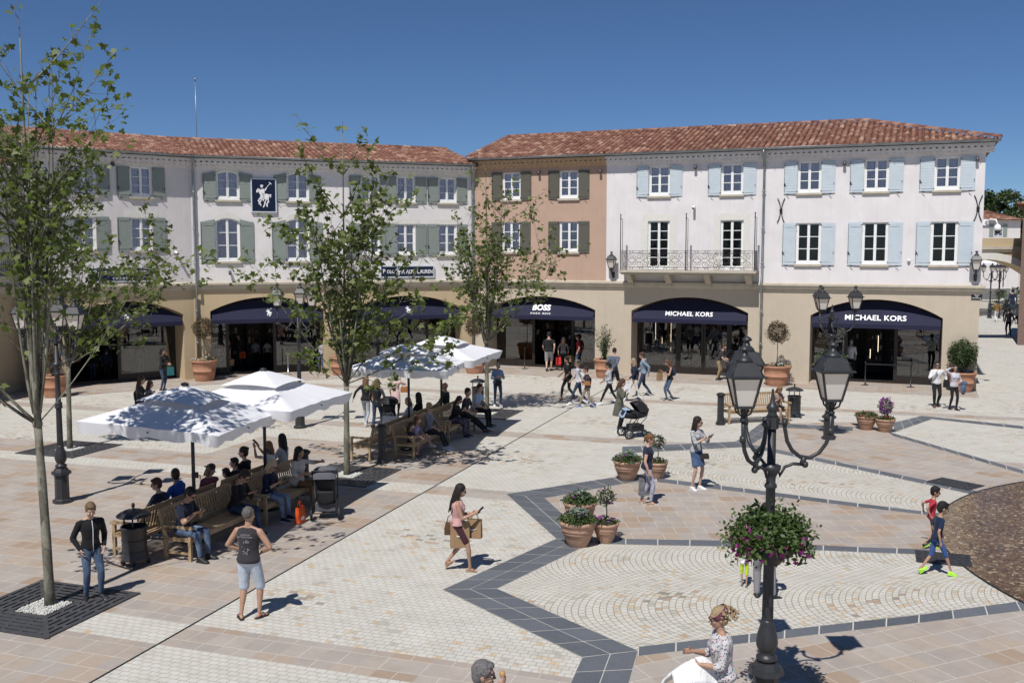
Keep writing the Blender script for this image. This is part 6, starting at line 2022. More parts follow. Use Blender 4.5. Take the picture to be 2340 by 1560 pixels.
        m = MB(); m.M = S @ HM; m.tube([(-.023, .087, .034 + o_), (-.01, .0955, .0365 + o_), (0, .0965, .0355 + o_), (.01, .0955, .0365 + o_), (.023, .087, .034 + o_)], [.002, .0045, .005, .0045, .002], 6); m.build('mouth', surf('lips', (.34, .13, .11), .45), e)
    if g_('glasses'):
        m = MB(); m.M = S @ HM; c = g_('glasses')
        for sd in (-1, 1):
            m.ball((sd * .031, .094, .092 + o_), .026, 10, 6, sc=(1, .28, .75)); m.beam((sd * .056, .088, .097 + o_), (sd * .080, -.005, .095 + o_), .004, .007)
        m.beam((-.012, .10, .096 + o_), (.012, .10, .096 + o_), .005, .006); m.build('sunglasses', surf('dark lens', (.012, .010, .010), .12) if c == 1 else surf('teal lens', (.02, .25, .25), .2), e)
    if g_('cap'):
        m = MB(); m.M = S @ HM @ Matrix.Rotation(R(g_('capyaw', 0)), 4, 'Z'); m.lathe([(.088, .135 + o_), (.088, .16 + o_), (.078, .20 + o_), (.05, .232 + o_), (.0, .245 + o_)], 16)
        m.add([(x, y, z) for x, y, z in ((-.07, .06, .14 + o_), (.07, .06, .14 + o_), (.06, .14, .132 + o_), (0, .165, .13 + o_), (-.06, .14, .132 + o_))] + [(x, y, z) for x, y, z in ((-.07, .06, .147 + o_), (.07, .06, .147 + o_), (.06, .14, .139 + o_), (0, .165, .137 + o_), (-.06, .14, .139 + o_))], [(4, 3, 2, 1, 0), (5, 6, 7, 8, 9)] + [(i, (i + 1) % 5, 5 + (i + 1) % 5, 5 + i) for i in range(5)])
        m.build('cap', g_('cap'), e)
    if g_('band'):
        m = MB(); m.M = S @ HM @ Matrix.Translation((0, -.01, .15 + o_)) @ Matrix.Rotation(R(-38), 4, 'X'); n = 24
        vs = []
        for i in range(n):
            a = 2 * PI * i / n; vs += [(.088 * math.cos(a), .108 * math.sin(a), -.03), (.088 * math.cos(a), .108 * math.sin(a), .03)]
        m.add(vs, [(2 * i, 2 * ((i + 1) % n), 2 * ((i + 1) % n) + 1, 2 * i + 1) for i in range(n)], 0, True); m.build('headband', g_('band'), e)
    if g_('zip'):
        m = MB(); m.M = S @ T; m.tube([(0, .118 + .012, -.05), (0, .115 + .012, .1), (0, .125 + .012, .33), (0, .09 + .01, .46), (0, .06, .53)], .006, 5); m.build('zip', M_LETTER, e)
    if g_('backpack'):
        m = MB(); m.M = S @ T; m.ball((0, -.17, .28), .1, 12, 10, sc=(1.35, .8, 2.0)); m.ball((0, -.235, .2), .06, 10, 8, sc=(1.5, .6, 1.5))
        for sd in (-1, 1): m.tube([(sd * .09, -.12, .42), (sd * .11, .0, .50), (sd * .115, .12, .38), (sd * .13, .05, .15), (sd * .1, -.12, .12)], .016, 6)
        add_rem(m.build('backpack', g_('backpack'), e), .014, 3)
    WM = Matrix.Translation(e.location) @ Matrix.Rotation(face - PI / 2, 4, 'Z') @ S
    out = {'e': e, 'W': WM, 'T': T}
    for sd, nm in ((-1, 'l'), (1, 'r')):
        sh, el, wr = arm[sd]; hd = pose.get('dl' if sd < 0 else 'dr'); d = V(hd).normalized() if hd else (wr - el).normalized()
        out[nm] = WM @ (wr + d * .10); out[nm + 'd'] = WM.to_3x3() @ d; out[nm + 's'] = WM @ sh
    return out


def fuse_all():
    for o, vx, sm in REM:
        r_ = o.modifiers.new('r', 'REMESH'); r_.mode = 'VOXEL'; r_.voxel_size = vx; r_.use_smooth_shade = True
        if sm: q = o.modifiers.new('s', 'SMOOTH'); q.factor = .5; q.iterations = sm
    dg = bpy.context.evaluated_depsgraph_get()
    new = [(o, bpy.data.meshes.new_from_object(o.evaluated_get(dg))) for o, _, _ in REM]
    for o, me in new:
        old = o.data; mats = [m for m in old.materials]; o.modifiers.clear(); o.data = me
        if len(me.materials) == 0:
            for m in mats: me.materials.append(m)
        me.polygons.foreach_set('use_smooth', [True] * len(me.polygons)); me.name = old.name
        bpy.data.meshes.remove(old)

# poses -------------------------------------------------------------
def stand(**k):
    d = dict(pel=(0, 0, .945), lean=2, lf=(-.11, .02, .087, 10), rf=(.11, -.03, .087, -14)); d.update(k); return d
def walk(s=.30, ph=1, **k):
    """stride; ph = +1 right foot in front"""
    fr, bk = ('rf', 'lf') if ph > 0 else ('lf', 'rf'); sx = .075
    d = dict(pel=(0, .0, .925), lean=4, twist=5 * ph)
    d[fr] = ((sx if fr == 'rf' else -sx), s, .095, 0, 12); d[bk] = ((sx if bk == 'rf' else -sx), -s, .14, 0, -38)
    d['rh'] = (.25, .05 - .20 * ph, .92); d['lh'] = (-.25, .05 + .20 * ph, .92); d.update(k); return d
def sit(**k):
    d = dict(pel=(0, 0, .555), lean=4, lf=(-.12, .46, .087, 6), rf=(.12, .46, .087, -6), kl=(-.1, .6, 1), kr=(.1, .6, 1), lh=(-.15, .34, .62), rh=(.15, .34, .62), el=(-1, -.6, -.4), er=(1, -.6, -.4)); d.update(k); return d
def phone_hands(z=1.18, y=.30, **k):
    d = dict(lh=(-.07, y, z), rh=(.09, y, z + .02), el=(-.7, -.3, -1), er=(.7, -.3, -1), dl=(.35, .8, .35), dr=(-.35, .8, .35), pl=(.2, -.3, 1), pr=(-.2, -.3, 1), curl=.75, head=(0, 26)); d.update(k); return d
HANG = {}
def deg_to(p, q): return math.atan2(q[1] - p[1], q[0] - p[0])
def hgt(px, pf, ph):
    """standing height from the photo rows of feet and crown"""
    g0 = G(px, pf); d = ray(px, ph); t = g0.y / d[1]; return CAMH + d[2] * t
# ------------------------------------------------------------------ wardrobe
DENIM = cloth('denim', (.062, .095, .155), 'worn'); DENIMD = cloth('dark denim', (.030, .045, .085), 'worn'); DENIML = cloth('washed denim', (.18, .24, .32), 'worn')
BLK = cloth('black cloth', (.014, .014, .016)); NAVY = cloth('navy cloth', (.016, .021, .042)); WHITE = cloth('white cloth', (.66, .66, .67)); GREY = cloth('grey marl', (.20, .21, .24))
LGREY = cloth('pale grey cloth', (.42, .43, .46)); KHAKI = cloth('khaki cloth', (.29, .21, .12)); OLIVE = cloth('olive cloth', (.105, .105, .078)); OLIVED = cloth('dark olive cloth', (.04, .042, .032))
BEIGE = cloth('beige cloth', (.33, .28, .22)); LEATHER = cloth('black leather', (.014, .014, .016), rough=.35, bump=.8); CHARC = cloth('charcoal jersey', (.035, .033, .036)); RED = cloth('red cotton', (.42, .03, .045)); BLUEH = cloth('bright blue sweat', (.02, .075, .32))
LBLUE = cloth('pale blue cotton', (.30, .40, .55)); SALM = cloth('salmon cotton', (.52, .29, .28)); PINKC = cloth('pale pink wool', (.56, .40, .38)); TANT = cloth('mustard trousers', (.20, .115, .045)); CREAMC = cloth('cream cloth', (.60, .55, .47))
STRIPE = cloth('breton stripe', (.62, .62, .62), 'stripe', c2=(.03, .03, .05)); PRINT = cloth('small print', (.52, .50, .50), 'dots'); GEO = cloth('blue geometric print', (.40, .43, .50), 'dots', c2=(.07, .10, .22), sc=1.3); FLORAL = cloth('dark floral', (.03, .03, .05), 'dots', c2=(.3, .3, .33))
DSKIRT = cloth('denim skirt', (.05, .085, .16), 'worn'); PLAID = cloth('plaid', (.3, .3, .33), 'plaid'); MAROON = cloth('maroon hoodie', (.16, .05, .07)); BLUES = cloth('royal blue shorts', (.04, .09, .25)); VSTR = cloth('pinstripe', (.03, .03, .04), 'vstripe'); OCHRE = cloth('ochre jacket', (.20, .12, .035)); NEON = cloth('neon yellow', (.62, .85, .03), bump=.4)
WSH = surf('white trainer', (.68, .68, .68), .5, .05); BSH = surf('black trainer', (.02, .02, .022), .5); NSH = surf('neon trainer', (.42, .85, .06), .5, .05); TSH = surf('tan sandal', (.30, .17, .08), .6); BRS = surf('brown shoe', (.10, .06, .04), .5); WSOLE = surf('white sole', (.66, .66, .64), .6); DSOLE = surf('dark sole', (.03, .03, .03), .6); BLS = surf('blue trainer', (.03, .07, .35), .5)
H_BLK = (.012, .010, .009); H_BRN = (.060, .032, .016); H_DBR = (.030, .017, .010); H_BLO = (.36, .25, .12); H_PBL = (.50, .40, .26); H_RED = (.14, .055, .022); H_GRY = (.24, .23, .22)
M_PAPER = surf('brown kraft paper', (.30, .19, .10), .75, .08, 8); M_BROWNL = surf('brown leather', (.09, .045, .025), .45, .2); M_TANL = surf('tan leather', (.32, .13, .045), .5, .2); M_ORANGE = surf('orange bag', (.72, .10, .02), .5); M_PHONE = surf('phone glass', (.012, .012, .015), .12); M_WBAG = surf('white carrier', (.66, .66, .66), .6); M_REDB = surf('red carrier', (.60, .03, .03), .5)


def phone(r_, label='smartphone in the hands of a passer-by', nm='phone', between=True):
    m = MB(); m.box(-.037, .037, -.072, .072, -.005, .005); m.box(-.033, .033, -.066, .066, .0051, .0056, 1)
    o = m.build(nm, [M_BLACK, M_PHONE]); p = (r_['l'] + r_['r']) / 2 if between else r_['r']
    d = ((r_['ld'] + r_['rd']) / 2 if between else r_['rd']); o.location = p + d.normalized() * .03 + Vector((0, 0, .02))
    yaw = math.atan2(d.y, d.x) - PI / 2; o.rotation_euler = (R(40), 0, yaw); tag(o, label, 'phone', None); return o


def carrier(p, w, h, d, mat, label, rz=0.0, loop=.16, mark=None, nm='shopping_bag', group=None, lean=0):
    """bag hanging by its handles from the point p"""
    m = MB(); zt = -loop; zb = zt - h
    for a, b in (((-1, -1), (1, -1)), ((1, -1), (1, 1)), ((1, 1), (-1, 1)), ((-1, 1), (-1, -1))):
        q = [(a[0] * w / 2, a[1] * d / 2, zb), (b[0] * w / 2, b[1] * d / 2, zb), (b[0] * w / 2 * .97, b[1] * d / 2 * .6, zt), (a[0] * w / 2 * .97, a[1] * d / 2 * .6, zt)]
        mid = [tuple((Vector(q[i]) + Vector(q[i + 1])) / 2) for i in (0, 2)]
        m.add(q, [(0, 1, 2, 3)])
    m.add([(-w / 2, -d / 2, zb), (w / 2, -d / 2, zb), (w / 2, d / 2, zb), (-w / 2, d / 2, zb)], [(3, 2, 1, 0)])
    for sy in (-1, 1): m.tube([(-w * .25, sy * d * .3, zt - .01), (-w * .16, sy * d * .15, zt * .45), (0, 0, 0), (w * .16, sy * d * .15, zt * .45), (w * .25, sy * d * .3, zt - .01)], .005, 5)
    o = m.build(nm, mat); o.location = p; o.rotation_euler = (lean, 0, rz); tag(o, label, 'bag', group)
    if mark == 'swoosh':
        q = MB(); pts = [(-.05, .0), (-.046, .022), (-.052, .012), (-.05, -.012), (-.034, -.022), (-.015, -.018), (.06, .02), (-.012, -.004), (-.03, -.006), (-.038, .0)]
        pts = [(-.055, .018), (-.058, -.004), (-.048, -.020), (-.028, -.020), (.065, .022), (-.022, -.002), (-.038, -.002), (-.046, .006)]
        q.add([(x * 1.1, -d / 2 - .003, zt - h * .52 + z * 1.1) for x, z in pts], [tuple(range(8))]); q.build('emblem', M_LETTER, o)
    elif mark: text_part('lettering', mark, o, (0, -d / 2 - .006, zt - h * .72), w * .42, ext=.002, bold=.004)
    return o


def handbag(p, label, mat, w=.26, h=.18, d=.09, rz=0.0, strap=None, nm='handbag', slouch=1.0):
    m = MB(); m.ball((0, 0, -h * .62), h * .42, 14, 10, sc=(w / h * 1.1, d / h * 1.1, .9)); m.lathe([(.70, -h), (.71, -h * .5), (.55, -.02)], 4, a0=PI / 4, smooth=False); m.v[-12:] = [(x * w * .92, y * d * .8, z) for x, y, z in m.v[-12:]]
    if strap: m.tube([tuple(Vector(q) - Vector(p)) for q in strap], .009, 5)
    else: m.tube([(-w * .3, 0, -.03), (-w * .2, 0, .08), (0, 0, .13), (w * .2, 0, .08), (w * .3, 0, -.03)], .008, 5)
    o = m.build(nm, mat); o.location = p
    tag(o, label, 'bag'); return o


def look(**k): return k
PX = lambda p: None
# ---------------- standing and walking figures (photo point of the feet, crown row, heading in degrees)
def P(px, pf, ph, deg, pose, lk, label, group=None, hmul=1.0):
    return person(G(px, pf), R(deg), hgt(px, pf, ph) * hmul, pose, lk, label, group)

GW = 'people walking across the square'
# nearest figures
P(212, 1368, 1143, -48, stand(lh=(-.20, .08, .93), rh=(.20, .08, .93), el=(-.6, -1, -.2), er=(.6, -1, -.2), dl=(.3, .3, -1), dr=(-.3, .3, -1), head=(-8, 22), lf=(-.13, .05, .087, 18), rf=(.10, -.02, .087, -30)),
  look(top=cloth('black track top', (.012, .012, .014)), jacket=1, collar=1, zip=1, sleeve='long', bottom=DENIM, hair='short', hc=(.16, .10, .05), shoe=BSH, sole=WSOLE, low=1), 'person in a black zip jacket and faded jeans standing on the iron grate')
r_ = P(572, 1412, 1158, 78, stand(lh=(-.16, .13, 1.02), rh=(.16, .13, 1.02), el=(-1.3, -.5, -.2), er=(1.3, -.5, -.2), dl=(.7, .2, -.6), dr=(-.7, .2, -.6), head=(-5, 0), lf=(-.12, -.06, .087, 40), rf=(.13, .05, .087, -25)),
  look(fat=1.10, top=cloth('faded black tee', (.035, .032, .036)), sleeve='none', hem='hip', bottom=cloth('pale denim shorts', (.48, .53, .60)), bk='knee', loose=.008, hair='crop', hc=(.13, .12, .11), skin='tan', sandal=1, shoe=surf('striped slide', (.08, .02, .03), .6), sole=DSOLE), 'person seen from behind in a sleeveless black tee and pale denim shorts')
# back print
t_ = r_['T']
m = MB(); k_ = hgt(572, 1412, 1158) / 1.75
m.M = Matrix.Diagonal((k_, k_, k_, 1)) @ t_
rg = random.Random(3)
for q in range(16):
    x, z = rg.uniform(-.07, .07), rg.uniform(.10, .30); m.beam((x, -.135, z), (x + rg.uniform(-.03, .03), -.135, z + rg.uniform(-.05, .05)), .004, .008)
o = m.build('shirt_print', surf('print grey', (.28, .26, .30), .7), r_['e'])
for t, z in (('LONDON', .395), ('SATISFACTION', .36)):
    me = text_mesh(t, .036, ext=.002); me.materials.clear(); me.materials.append(surf('print grey', (.28, .26, .30), .7))
    o = bpy.data.objects.new('lettering', me); COL.objects.link(o); o.parent = r_['e']; pt = Matrix.Diagonal((k_, k_, k_, 1)) @ t_ @ Vector((0, -.124, z)); o.location = pt; o.rotation_euler = (PI / 2, 0, 0)
r_ = P(1047, 1303, 1102, -2, walk(.24, 1, lh=(-.10, .27, 1.12), rh=(.13, .33, 1.17), el=(-.4, -.8, -1), er=(.4, -.8, -1), dr=(-.3, .9, .4), dl=(.3, 1, .1), head=(0, 16), lean=0),
  look(sex='f', fat=1.12, top=SALM, sleeve='none', hem='waist', bottom=cloth('dark red shorts', (.06, .02, .03)), bk='short', skin='tan', hair='long', hl=.36, hc=(.016, .011, .009), glasses=1, sandal=1, strap=1, shoe=TSH, sole=surf('tan sole', (.4, .3, .2), .6)), 'person with long dark hair and salmon top walking right with brown paper bags')
phone(r_, 'phone held up by the woman with the brown paper bags', between=False)
pb = r_['l']; fw = Vector((1, 0, 0))
carrier(pb + Vector((-.30, -.12, .02)), .34, .46, .14, M_PAPER, 'large brown paper bag with a white tick mark, nearer of the pair', R(8), .14, 'swoosh', group='brown paper carrier bags')
carrier(pb + Vector((-.04, -.02, .04)), .26, .34, .12, M_PAPER, 'smaller brown paper bag behind the large one with the white tick', R(-14), .14, 'swoosh', group='brown paper carrier bags')
handbag(r_['ls'] + Vector((-.12, -.0, -.38)), 'dark brown handbag hanging behind the woman with paper bags', M_BROWNL, .26, .24, .12)
r_ = P(1478, 1152, 990, -12, stand(lh=(-.18, -.05, .86), rh=(.24, .05, .86), head=(-8, 14), lf=(-.12, -.14, .10, 5, -15), rf=(.10, .10, .10, -5)),
  look(sex='f', fat=1.12, top=NAVY, sleeve='cap', hem='hip', bottom=GEO, hair='pony', hc=(.17, .08, .035), glasses=1, sandal=1, wedge=1, strap=1, shoe=surf('cork wedge', (.32, .18, .09), .7), sole=WSOLE), 'person in a navy top and blue patterned trousers beside the terracotta pots')
o = carrier(r_['l'] + Vector((-.02, -.02, 0)), .30, .40, .12, surf('printed carrier', (.16, .16, .17), .5, .6, 6), 'black and white printed carrier bag held beside the patterned trousers', R(20), .12)
r_ = P(1590, 1118, 951, -50, stand(**phone_hands(1.27, .32, head=(28, 6)), lean=0), look(sex='f', top=STRIPE, sleeve='elbow', bottom=DSKIRT, bk='skirt', len=.82, hair='long', hl=.30, hc=(.02, .010, .010), glasses=1, shoe=WSH, sole=WSOLE, low=1), 'person in a black and white striped top and short denim skirt')
phone(r_, 'phone held by the woman in the striped top')
handbag(r_['e'].location + Vector((.17, -.16, .93)), 'small black and gold quilted shoulder bag against the denim skirt', surf('quilted black', (.03, .028, .02), .3, .5, 30), .22, .15, .08, strap=[r_['e'].location + Vector((.10, -.14, .90)), r_['e'].location + Vector((.06, -.17, 1.15)), r_['ls'] + Vector((0, -.02, .04))])
P(2126, 1252, 1113, -8, walk(.20, -1, lh=(-.42, -.12, 1.0), rh=(.3, -.1, 1.0), head=(-5, 8)), look(child=1, top=RED, collar=1, sleeve='short', bottom=cloth('dark red shorts2', (.10, .02, .04)), bk='knee', hair='short', hc=H_BLK, skin='tan', glasses=1, shoe=BSH, sole=NSH), 'child in a red polo shirt, the one behind, by the fountain rim')
P(2138, 1314, 1148, 0, walk(.34, 1, lh=(-.22, .18, .92), rh=(.24, -.02, .86), head=(-6, 14), lean=6), look(child=1, top=cloth('navy football shirt', (.012, .022, .055)), sleeve='short', bottom=BLUES, bk='knee', hair='short', hc=H_BLK, skin='tan', glasses=2, shoe=NSH, sole=NSH), 'child in a navy shirt and neon green trainers striding past the fountain')
P(1700, 1342, 1225, 75, stand(lf=(-.08, .08, .087), rf=(.08, -.04, .087)), look(child=1, top=WHITE, sleeve='short', bottom=NEON, bk='knee', hair='short', hc=H_BRN, skin='tan', shoe=surf('grey trainer', (.10, .12, .15), .6), sole=WSOLE), 'small child in neon yellow shorts mostly hidden behind the hanging flowers', hmul=.92)
P(1745, 1368, 1150, 80, stand(lf=(-.12, .03, .087), rf=(.16, -.02, .087, -60)), look(top=GREY, sleeve='short', bottom=cloth('grey trousers', (.22, .21, .22)), loose=.012, hair='short', hc=H_DBR, shoe=BSH, sole=WSOLE), 'person in grey trousers standing behind the near lamp post and its flowers')
# bottom edge figures: feet below the frame
r_ = person(G(1648, 1709), R(180), 1.70, walk(.16, 1, lh=(-.12, .30, 1.08), rh=(.10, .34, 1.15), el=(-.5, -.7, -1), er=(.5, -.7, -1), dl=(.2, .9, 0), dr=(-.2, .9, .1), head=(0, 4)), look(sex='f', fat=1.15, top=PRINT, sleeve='elbow', bottom=NAVY, hair='curly', hc=(.36, .26, .15), skin='tan', glasses=1, band=surf('woven headband', (.16, .04, .08), .8, .9, 60)), 'person with curly blonde hair and headband at the bottom edge holding a white jacket')
m = MB(); rg = random.Random(4); N = 18
vs = [(.0, 0, 0)]
for j in range(N):
    for i in range(N):
        u, v = i / (N - 1) - .5, j / (N - 1) - .5
        pass
vs = []; 
for j in range(N):
    for i in range(N):
        u, v = i / (N - 1), j / (N - 1)
        x = -.30 + .52 * u - .06 * v; y = -.16 + .32 * v + .02 * math.sin(u * 9 + v * 3); z = .05 - .62 * (u - .62) ** 2 - .95 * (v - .5) ** 2 + .018 * math.sin(u * 8 + v * 7) + .016 * math.sin(v * 15 + u * 3)
        vs.append((x, y, z))
m.add(vs, [(j * N + i, j * N + i + 1, (j + 1) * N + i + 1, (j + 1) * N + i) for j in range(N - 1) for i in range(N - 1)], 0, True)
o = m.build('jacket', cloth('white jacket cloth', (.72, .72, .72), bump=.8)); so = o.modifiers.new('s', 'SOLIDIFY'); so.thickness = .03
o.location = (r_['l'] + r_['r']) / 2 + Vector((.16, -.03, -.05)); o.rotation_euler = (0, .25, .2); tag(o, 'folded white jacket in the arms of the woman with the headband', 'jacket')
handbag(r_['l'] + Vector((.02, .08, -.12)), 'black handbag under the white jacket at the bottom edge', surf('black bag leather', (.012, .012, .012), .5), .30, .22, .10, nm='handbag')
r_ = person(G(1095, 1905), R(2), 1.76, stand(rh=(.05, .22, 1.50), er=(.9, .3, -1), dr=(-.3, .3, 1), pr=(-.6, -.7, .2), curl=.9, head=(0, 6)), look(fat=1.15, top=LBLUE, collar=1, sleeve='short', bottom=GREY, hair='short', hc=(.16, .15, .15), glasses=1, skin='tan'), 'person with short grey hair in pale blue eating at the bottom edge')
m = MB(); m.lathe([(.0, -.05), (.02, -.03), (.03, .01), (.022, .03), (0, .035)], 10); o = m.build('pastry', surf('pastry', (.45, .26, .11), .7)); o.location = r_['r'] + Vector((-.02, 0, .03)); tag(o, 'small pastry in the hand of the grey-haired man', 'food')

# middle distance
def walker(px, pf, ph, deg, lk, label, s=.30, phs=1, **kw): return P(px, pf, ph, deg, walk(s, phs, **kw), lk, label, GW)
walker(1298, 913, 813, 200, look(sex='f', fat=1.18, top=BLK, sleeve='short', bottom=OLIVED, hair='short', hc=H_DBR, skin='tan', sandal=1, shoe=BRS, sole=DSOLE, cap=None), 'person in a black top and olive trousers walking left with a brown shoulder bag', .26, 1, rh=(.42, .16, .95))
walker(1322, 925, 821, 180, look(sex='f', top=WHITE, sleeve='elbow', bottom=DENIMD, hair='curly', hc=H_PBL, glasses=1, shoe=WSH, sole=WSOLE), 'person with curly fair hair and a white blouse, half behind the one in navy', .34, -1)
r_ = walker(1342, 931, 836, 182, look(sex='f', top=NAVY, sleeve='long', bottom=cloth('beige trousers', (.27, .215, .15)), hair='short', hc=H_DBR, glasses=1, shoe=BLS, sole=WSOLE), 'person in a navy sweater and beige trousers walking left with a tan bag', .32, 1, lh=(-.1, .25, 1.1))
handbag(r_['e'].location + Vector((-.02, -.22, 1.02)), 'tan handbag on the hip of the woman in the navy sweater', M_TANL, .24, .18)
walker(1392, 925, 826, 184, look(sex='f', top=LGREY, sleeve='long', bottom=BLK, hair='pony', hc=H_BLK, skin='tan', glasses=1, shoe=WSH, sole=WSOLE), 'person in a pale grey shirt and black trousers striding left', .38, -1, lh=(-.06, .2, .98))
walker(1402, 898, 793, 60, look(top=cloth('blue grey sweater', (.10, .115, .15)), sleeve='long', bottom=NAVY, bk='knee', hair='crop', hc=H_DBR, shoe=WSH, sole=WSOLE), 'person in a grey sweater and navy shorts with hands behind the back', .2, 1, lh=(-.05, -.18, .95), rh=(.05, -.18, .95))
r_ = walker(1450, 915, 817, 178, look(sex='f', fat=1.08, top=NAVY, sleeve='long', bottom=CREAMC, hair='bob', hl=.14, hc=(.30, .24, .17), shoe=WSH, sole=WSOLE), 'person in a navy cardigan and white trousers walking left with carrier bags', .34, 1)
carrier(r_['l'] + Vector((0, 0, .0)), .26, .36, .10, M_WBAG, 'white carrier bag of the woman in white trousers', R(10), .1, nm='shopping_bag')
walker(1470, 905, 803, 183, look(top=cloth('pale denim hoodie', (.20, .26, .33)), hood=1, sleeve='long', bottom=DENIMD, hair='short', hc=H_BRN, glasses=1, beard=0, shoe=BSH, sole=WSOLE), 'person in a pale hooded jacket and dark jeans behind the woman in white trousers', .3, -1)
r_ = walker(1530, 915, 819, 188, look(sex='f', top=BLK, sleeve='none', bottom=DENIM, hair='long', hl=.26, hc=(.13, .06, .03), skin='tan', shoe=BSH, sole=WSOLE, backpack=cloth('navy rucksack', (.02, .03, .05))), 'person with a navy rucksack, black vest and jeans looking down at a phone', .10, 1, **{k_: v_ for k_, v_ in phone_hands(1.18, .28).items()})
carrier(r_['r'] + Vector((-.05, 0, .05)), .24, .32, .09, M_PAPER, 'brown paper bag of the woman with the rucksack', R(30), .1)
r_ = P(1137, 928, 826, -75, stand(**phone_hands(1.15, .26)), look(sex='f', fat=1.1, top=cloth('pale denim shirt', (.22, .31, .43)), sleeve='elbow', bottom=DENIM, hair='short', hc=(.3, .27, .22), glasses=1, shoe=WSH, sole=WSOLE), 'person in a pale denim shirt and jeans standing right of the tree trunk', GW)
handbag(r_['e'].location + Vector((.02, -.22, 1.02)), 'black bag in front of the person right of the tree trunk', surf('black bag leather', (.012, .012, .012), .5), .26, .24)
# woman with the pushchair
r_ = P(1415, 985, 864, -15, stand(**phone_hands(1.32, .18, head=(0, 22))), look(sex='f', top=OLIVE, jacket=1, sleeve='long', coat=.42, bottom=BLK, hair='long', hl=.28, hc=(.07, .035, .02), shoe=WSH, sole=WSOLE, low=1), 'person in a long olive cardigan behind the black pushchair', GW)
# shoppers by the arches
walker(1508, 848, 768, 190, look(top=BLK, sleeve='short', bottom=DENIML, hair='short', hc=H_BLK, skin='olive', shoe=WSH, sole=WSOLE), 'person in a black tee and ripped jeans holding a grey jacket by the arch', .2, 1, lh=(-.1, .22, 1.05))
walker(1580, 848, 764, 185, look(top=BLK, jacket=1, sleeve='long', bottom=BLK, hair='short', hc=H_BLK, shoe=WSH, sole=WSOLE), 'person all in black with white shoes passing the glass doors', .38, -1)
P(1641, 868, 783, -20, stand(lean=24, lh=(-.2, .32, 1.0), rh=(.18, .42, .92), el=(-.4, -.5, -1), er=(.4, -.5, -1), head=(0, 0)), look(top=CHARC, sleeve='short', bottom=KHAKI, hair='short', hc=H_BRN, beard=1, shoe=BSH, sole=DSOLE, backpack=BLK), 'person in khaki trousers with a rucksack bending over a tripod camera', GW)
P(1254, 848, 758, 80, walk(.16, 1), look(fat=1.08, top=BLK, sleeve='short', bottom=cloth('grey shorts', (.34, .34, .34)), bk='knee', loose=.01, hair='crop', hc=H_BLK, cap=BLK, shoe=BSH, sole=DSOLE), 'person in a black cap, black tee and grey shorts walking into the arch', GW)
r_ = P(1287, 846, 770, 85, walk(.14, -1), look(sex='f', top=CHARC, sleeve='elbow', bottom=BLK, hair='long', hl=.34, hc=H_BRN), 'person with long brown hair in charcoal walking into the arch', GW)
carrier(r_['l'], .24, .36, .1, M_REDB, 'red carrier bag between the two shoppers at the arch', 0, .1); carrier(r_['r'], .26, .3, .1, M_PAPER, 'brown paper bag of the shopper in charcoal', .3, .1)
P(1322, 843, 764, 170, stand(), look(top=RED, sleeve='short', bottom=DENIM, hair='short', hc=H_BLK, shoe=BLS), 'person in a red top and jeans beside the right jamb of the arch', GW)
IN = 'people in the shop doorways'
P(1228, 828, 750, -60, stand(), look(top=BLK, sleeve='long', bottom=BLK, hair='crop', hc=H_BLK), 'doorman in dark clothes just inside the arch left of the cap wearer', IN, 1.0)
P(1268, 820, 742, -90, stand(), look(top=BLK, sleeve='long', bottom=BLK, hair='short', hc=H_BLK, beard=1), 'bearded person in black in the dark doorway of the terracotta building', IN, .95)
P(1290, 822, 748, 100, stand(), look(top=cloth('blue tee', (.02, .05, .22)), sleeve='short', bottom=BLK, hair='short', hc=H_BLK), 'person in a blue top going into the doorway of the terracotta building', IN, .9)
P(1345, 828, 752, -100, stand(), look(sex='f', top=BLK, sleeve='short', bottom=BLK, hair='short', hc=H_BLK, skin='olive'), 'person in a black dress by the right glass of the terracotta arch', IN, .95)
P(2037, 843, 764, -85, stand(lh=(-.08, .16, .95), rh=(.02, .18, .95)), look(top=cloth('dark suit', (.012, .012, .018)), jacket=1, sleeve='long', collar=0, bottom=cloth('dark suit2', (.012, .012, .018)), hair='crop', hc=H_BLK, skin='tan', zip=1), 'security guard in a dark suit and pale tie in the right shop doorway', IN)
P(1942, 836, 760, 95, stand(), look(top=BLK, sleeve='long', bottom=BLK, hair='short', hc=H_BLK), 'dark figure inside the right shop left of the guard', IN, .95)
P(2132, 838, 785, 120, stand(), look(top=CHARC, sleeve='long', bottom=BLK, hair='bob', hl=.1, hc=H_GRY), 'grey-haired person in charcoal behind the couple at the right arch', IN, 1.15)
r_ = P(2138, 930, 823, -100, walk(.10, 1, lh=(-.34, .04, .98), rh=(.10, .22, 1.28), er=(1, -.2, -1), dr=(-.4, .2, .8), head=(-20, 0)), look(fat=1.06, top=WHITE, sleeve='long', bottom=BLK, hair='short', hc=H_BLK, glasses=1, shoe=BRS, sole=DSOLE, skin='tan'), 'person in a white sweater and black trousers, left of the couple at the right corner', GW)
r_ = P(2178, 936, 833, -80, stand(rh=(.16, -.02, 1.62), er=(1, .2, .2), dr=(-.8, 0, .3), lh=(-.2, .22, 1.08), head=(-25, 0), lf=(-.06, .1, .087), rf=(.09, -.1, .10, 0, -12)), look(sex='f', fat=1.05, top=cloth('pale lilac knit', (.50, .48, .52)), sleeve='long', bottom=BLK, hair='bob', hl=.12, hc=H_DBR, glasses=1, shoe=BSH, sole=DSOLE), 'person with one hand on her head and a denim jacket over the arm', GW)
handbag(r_['e'].location + Vector((-.30, -.06, 1.12)), 'black shoulder bag of the woman with a hand on her head', surf('black bag leather', (.012, .012, .012), .5), .24, .30)
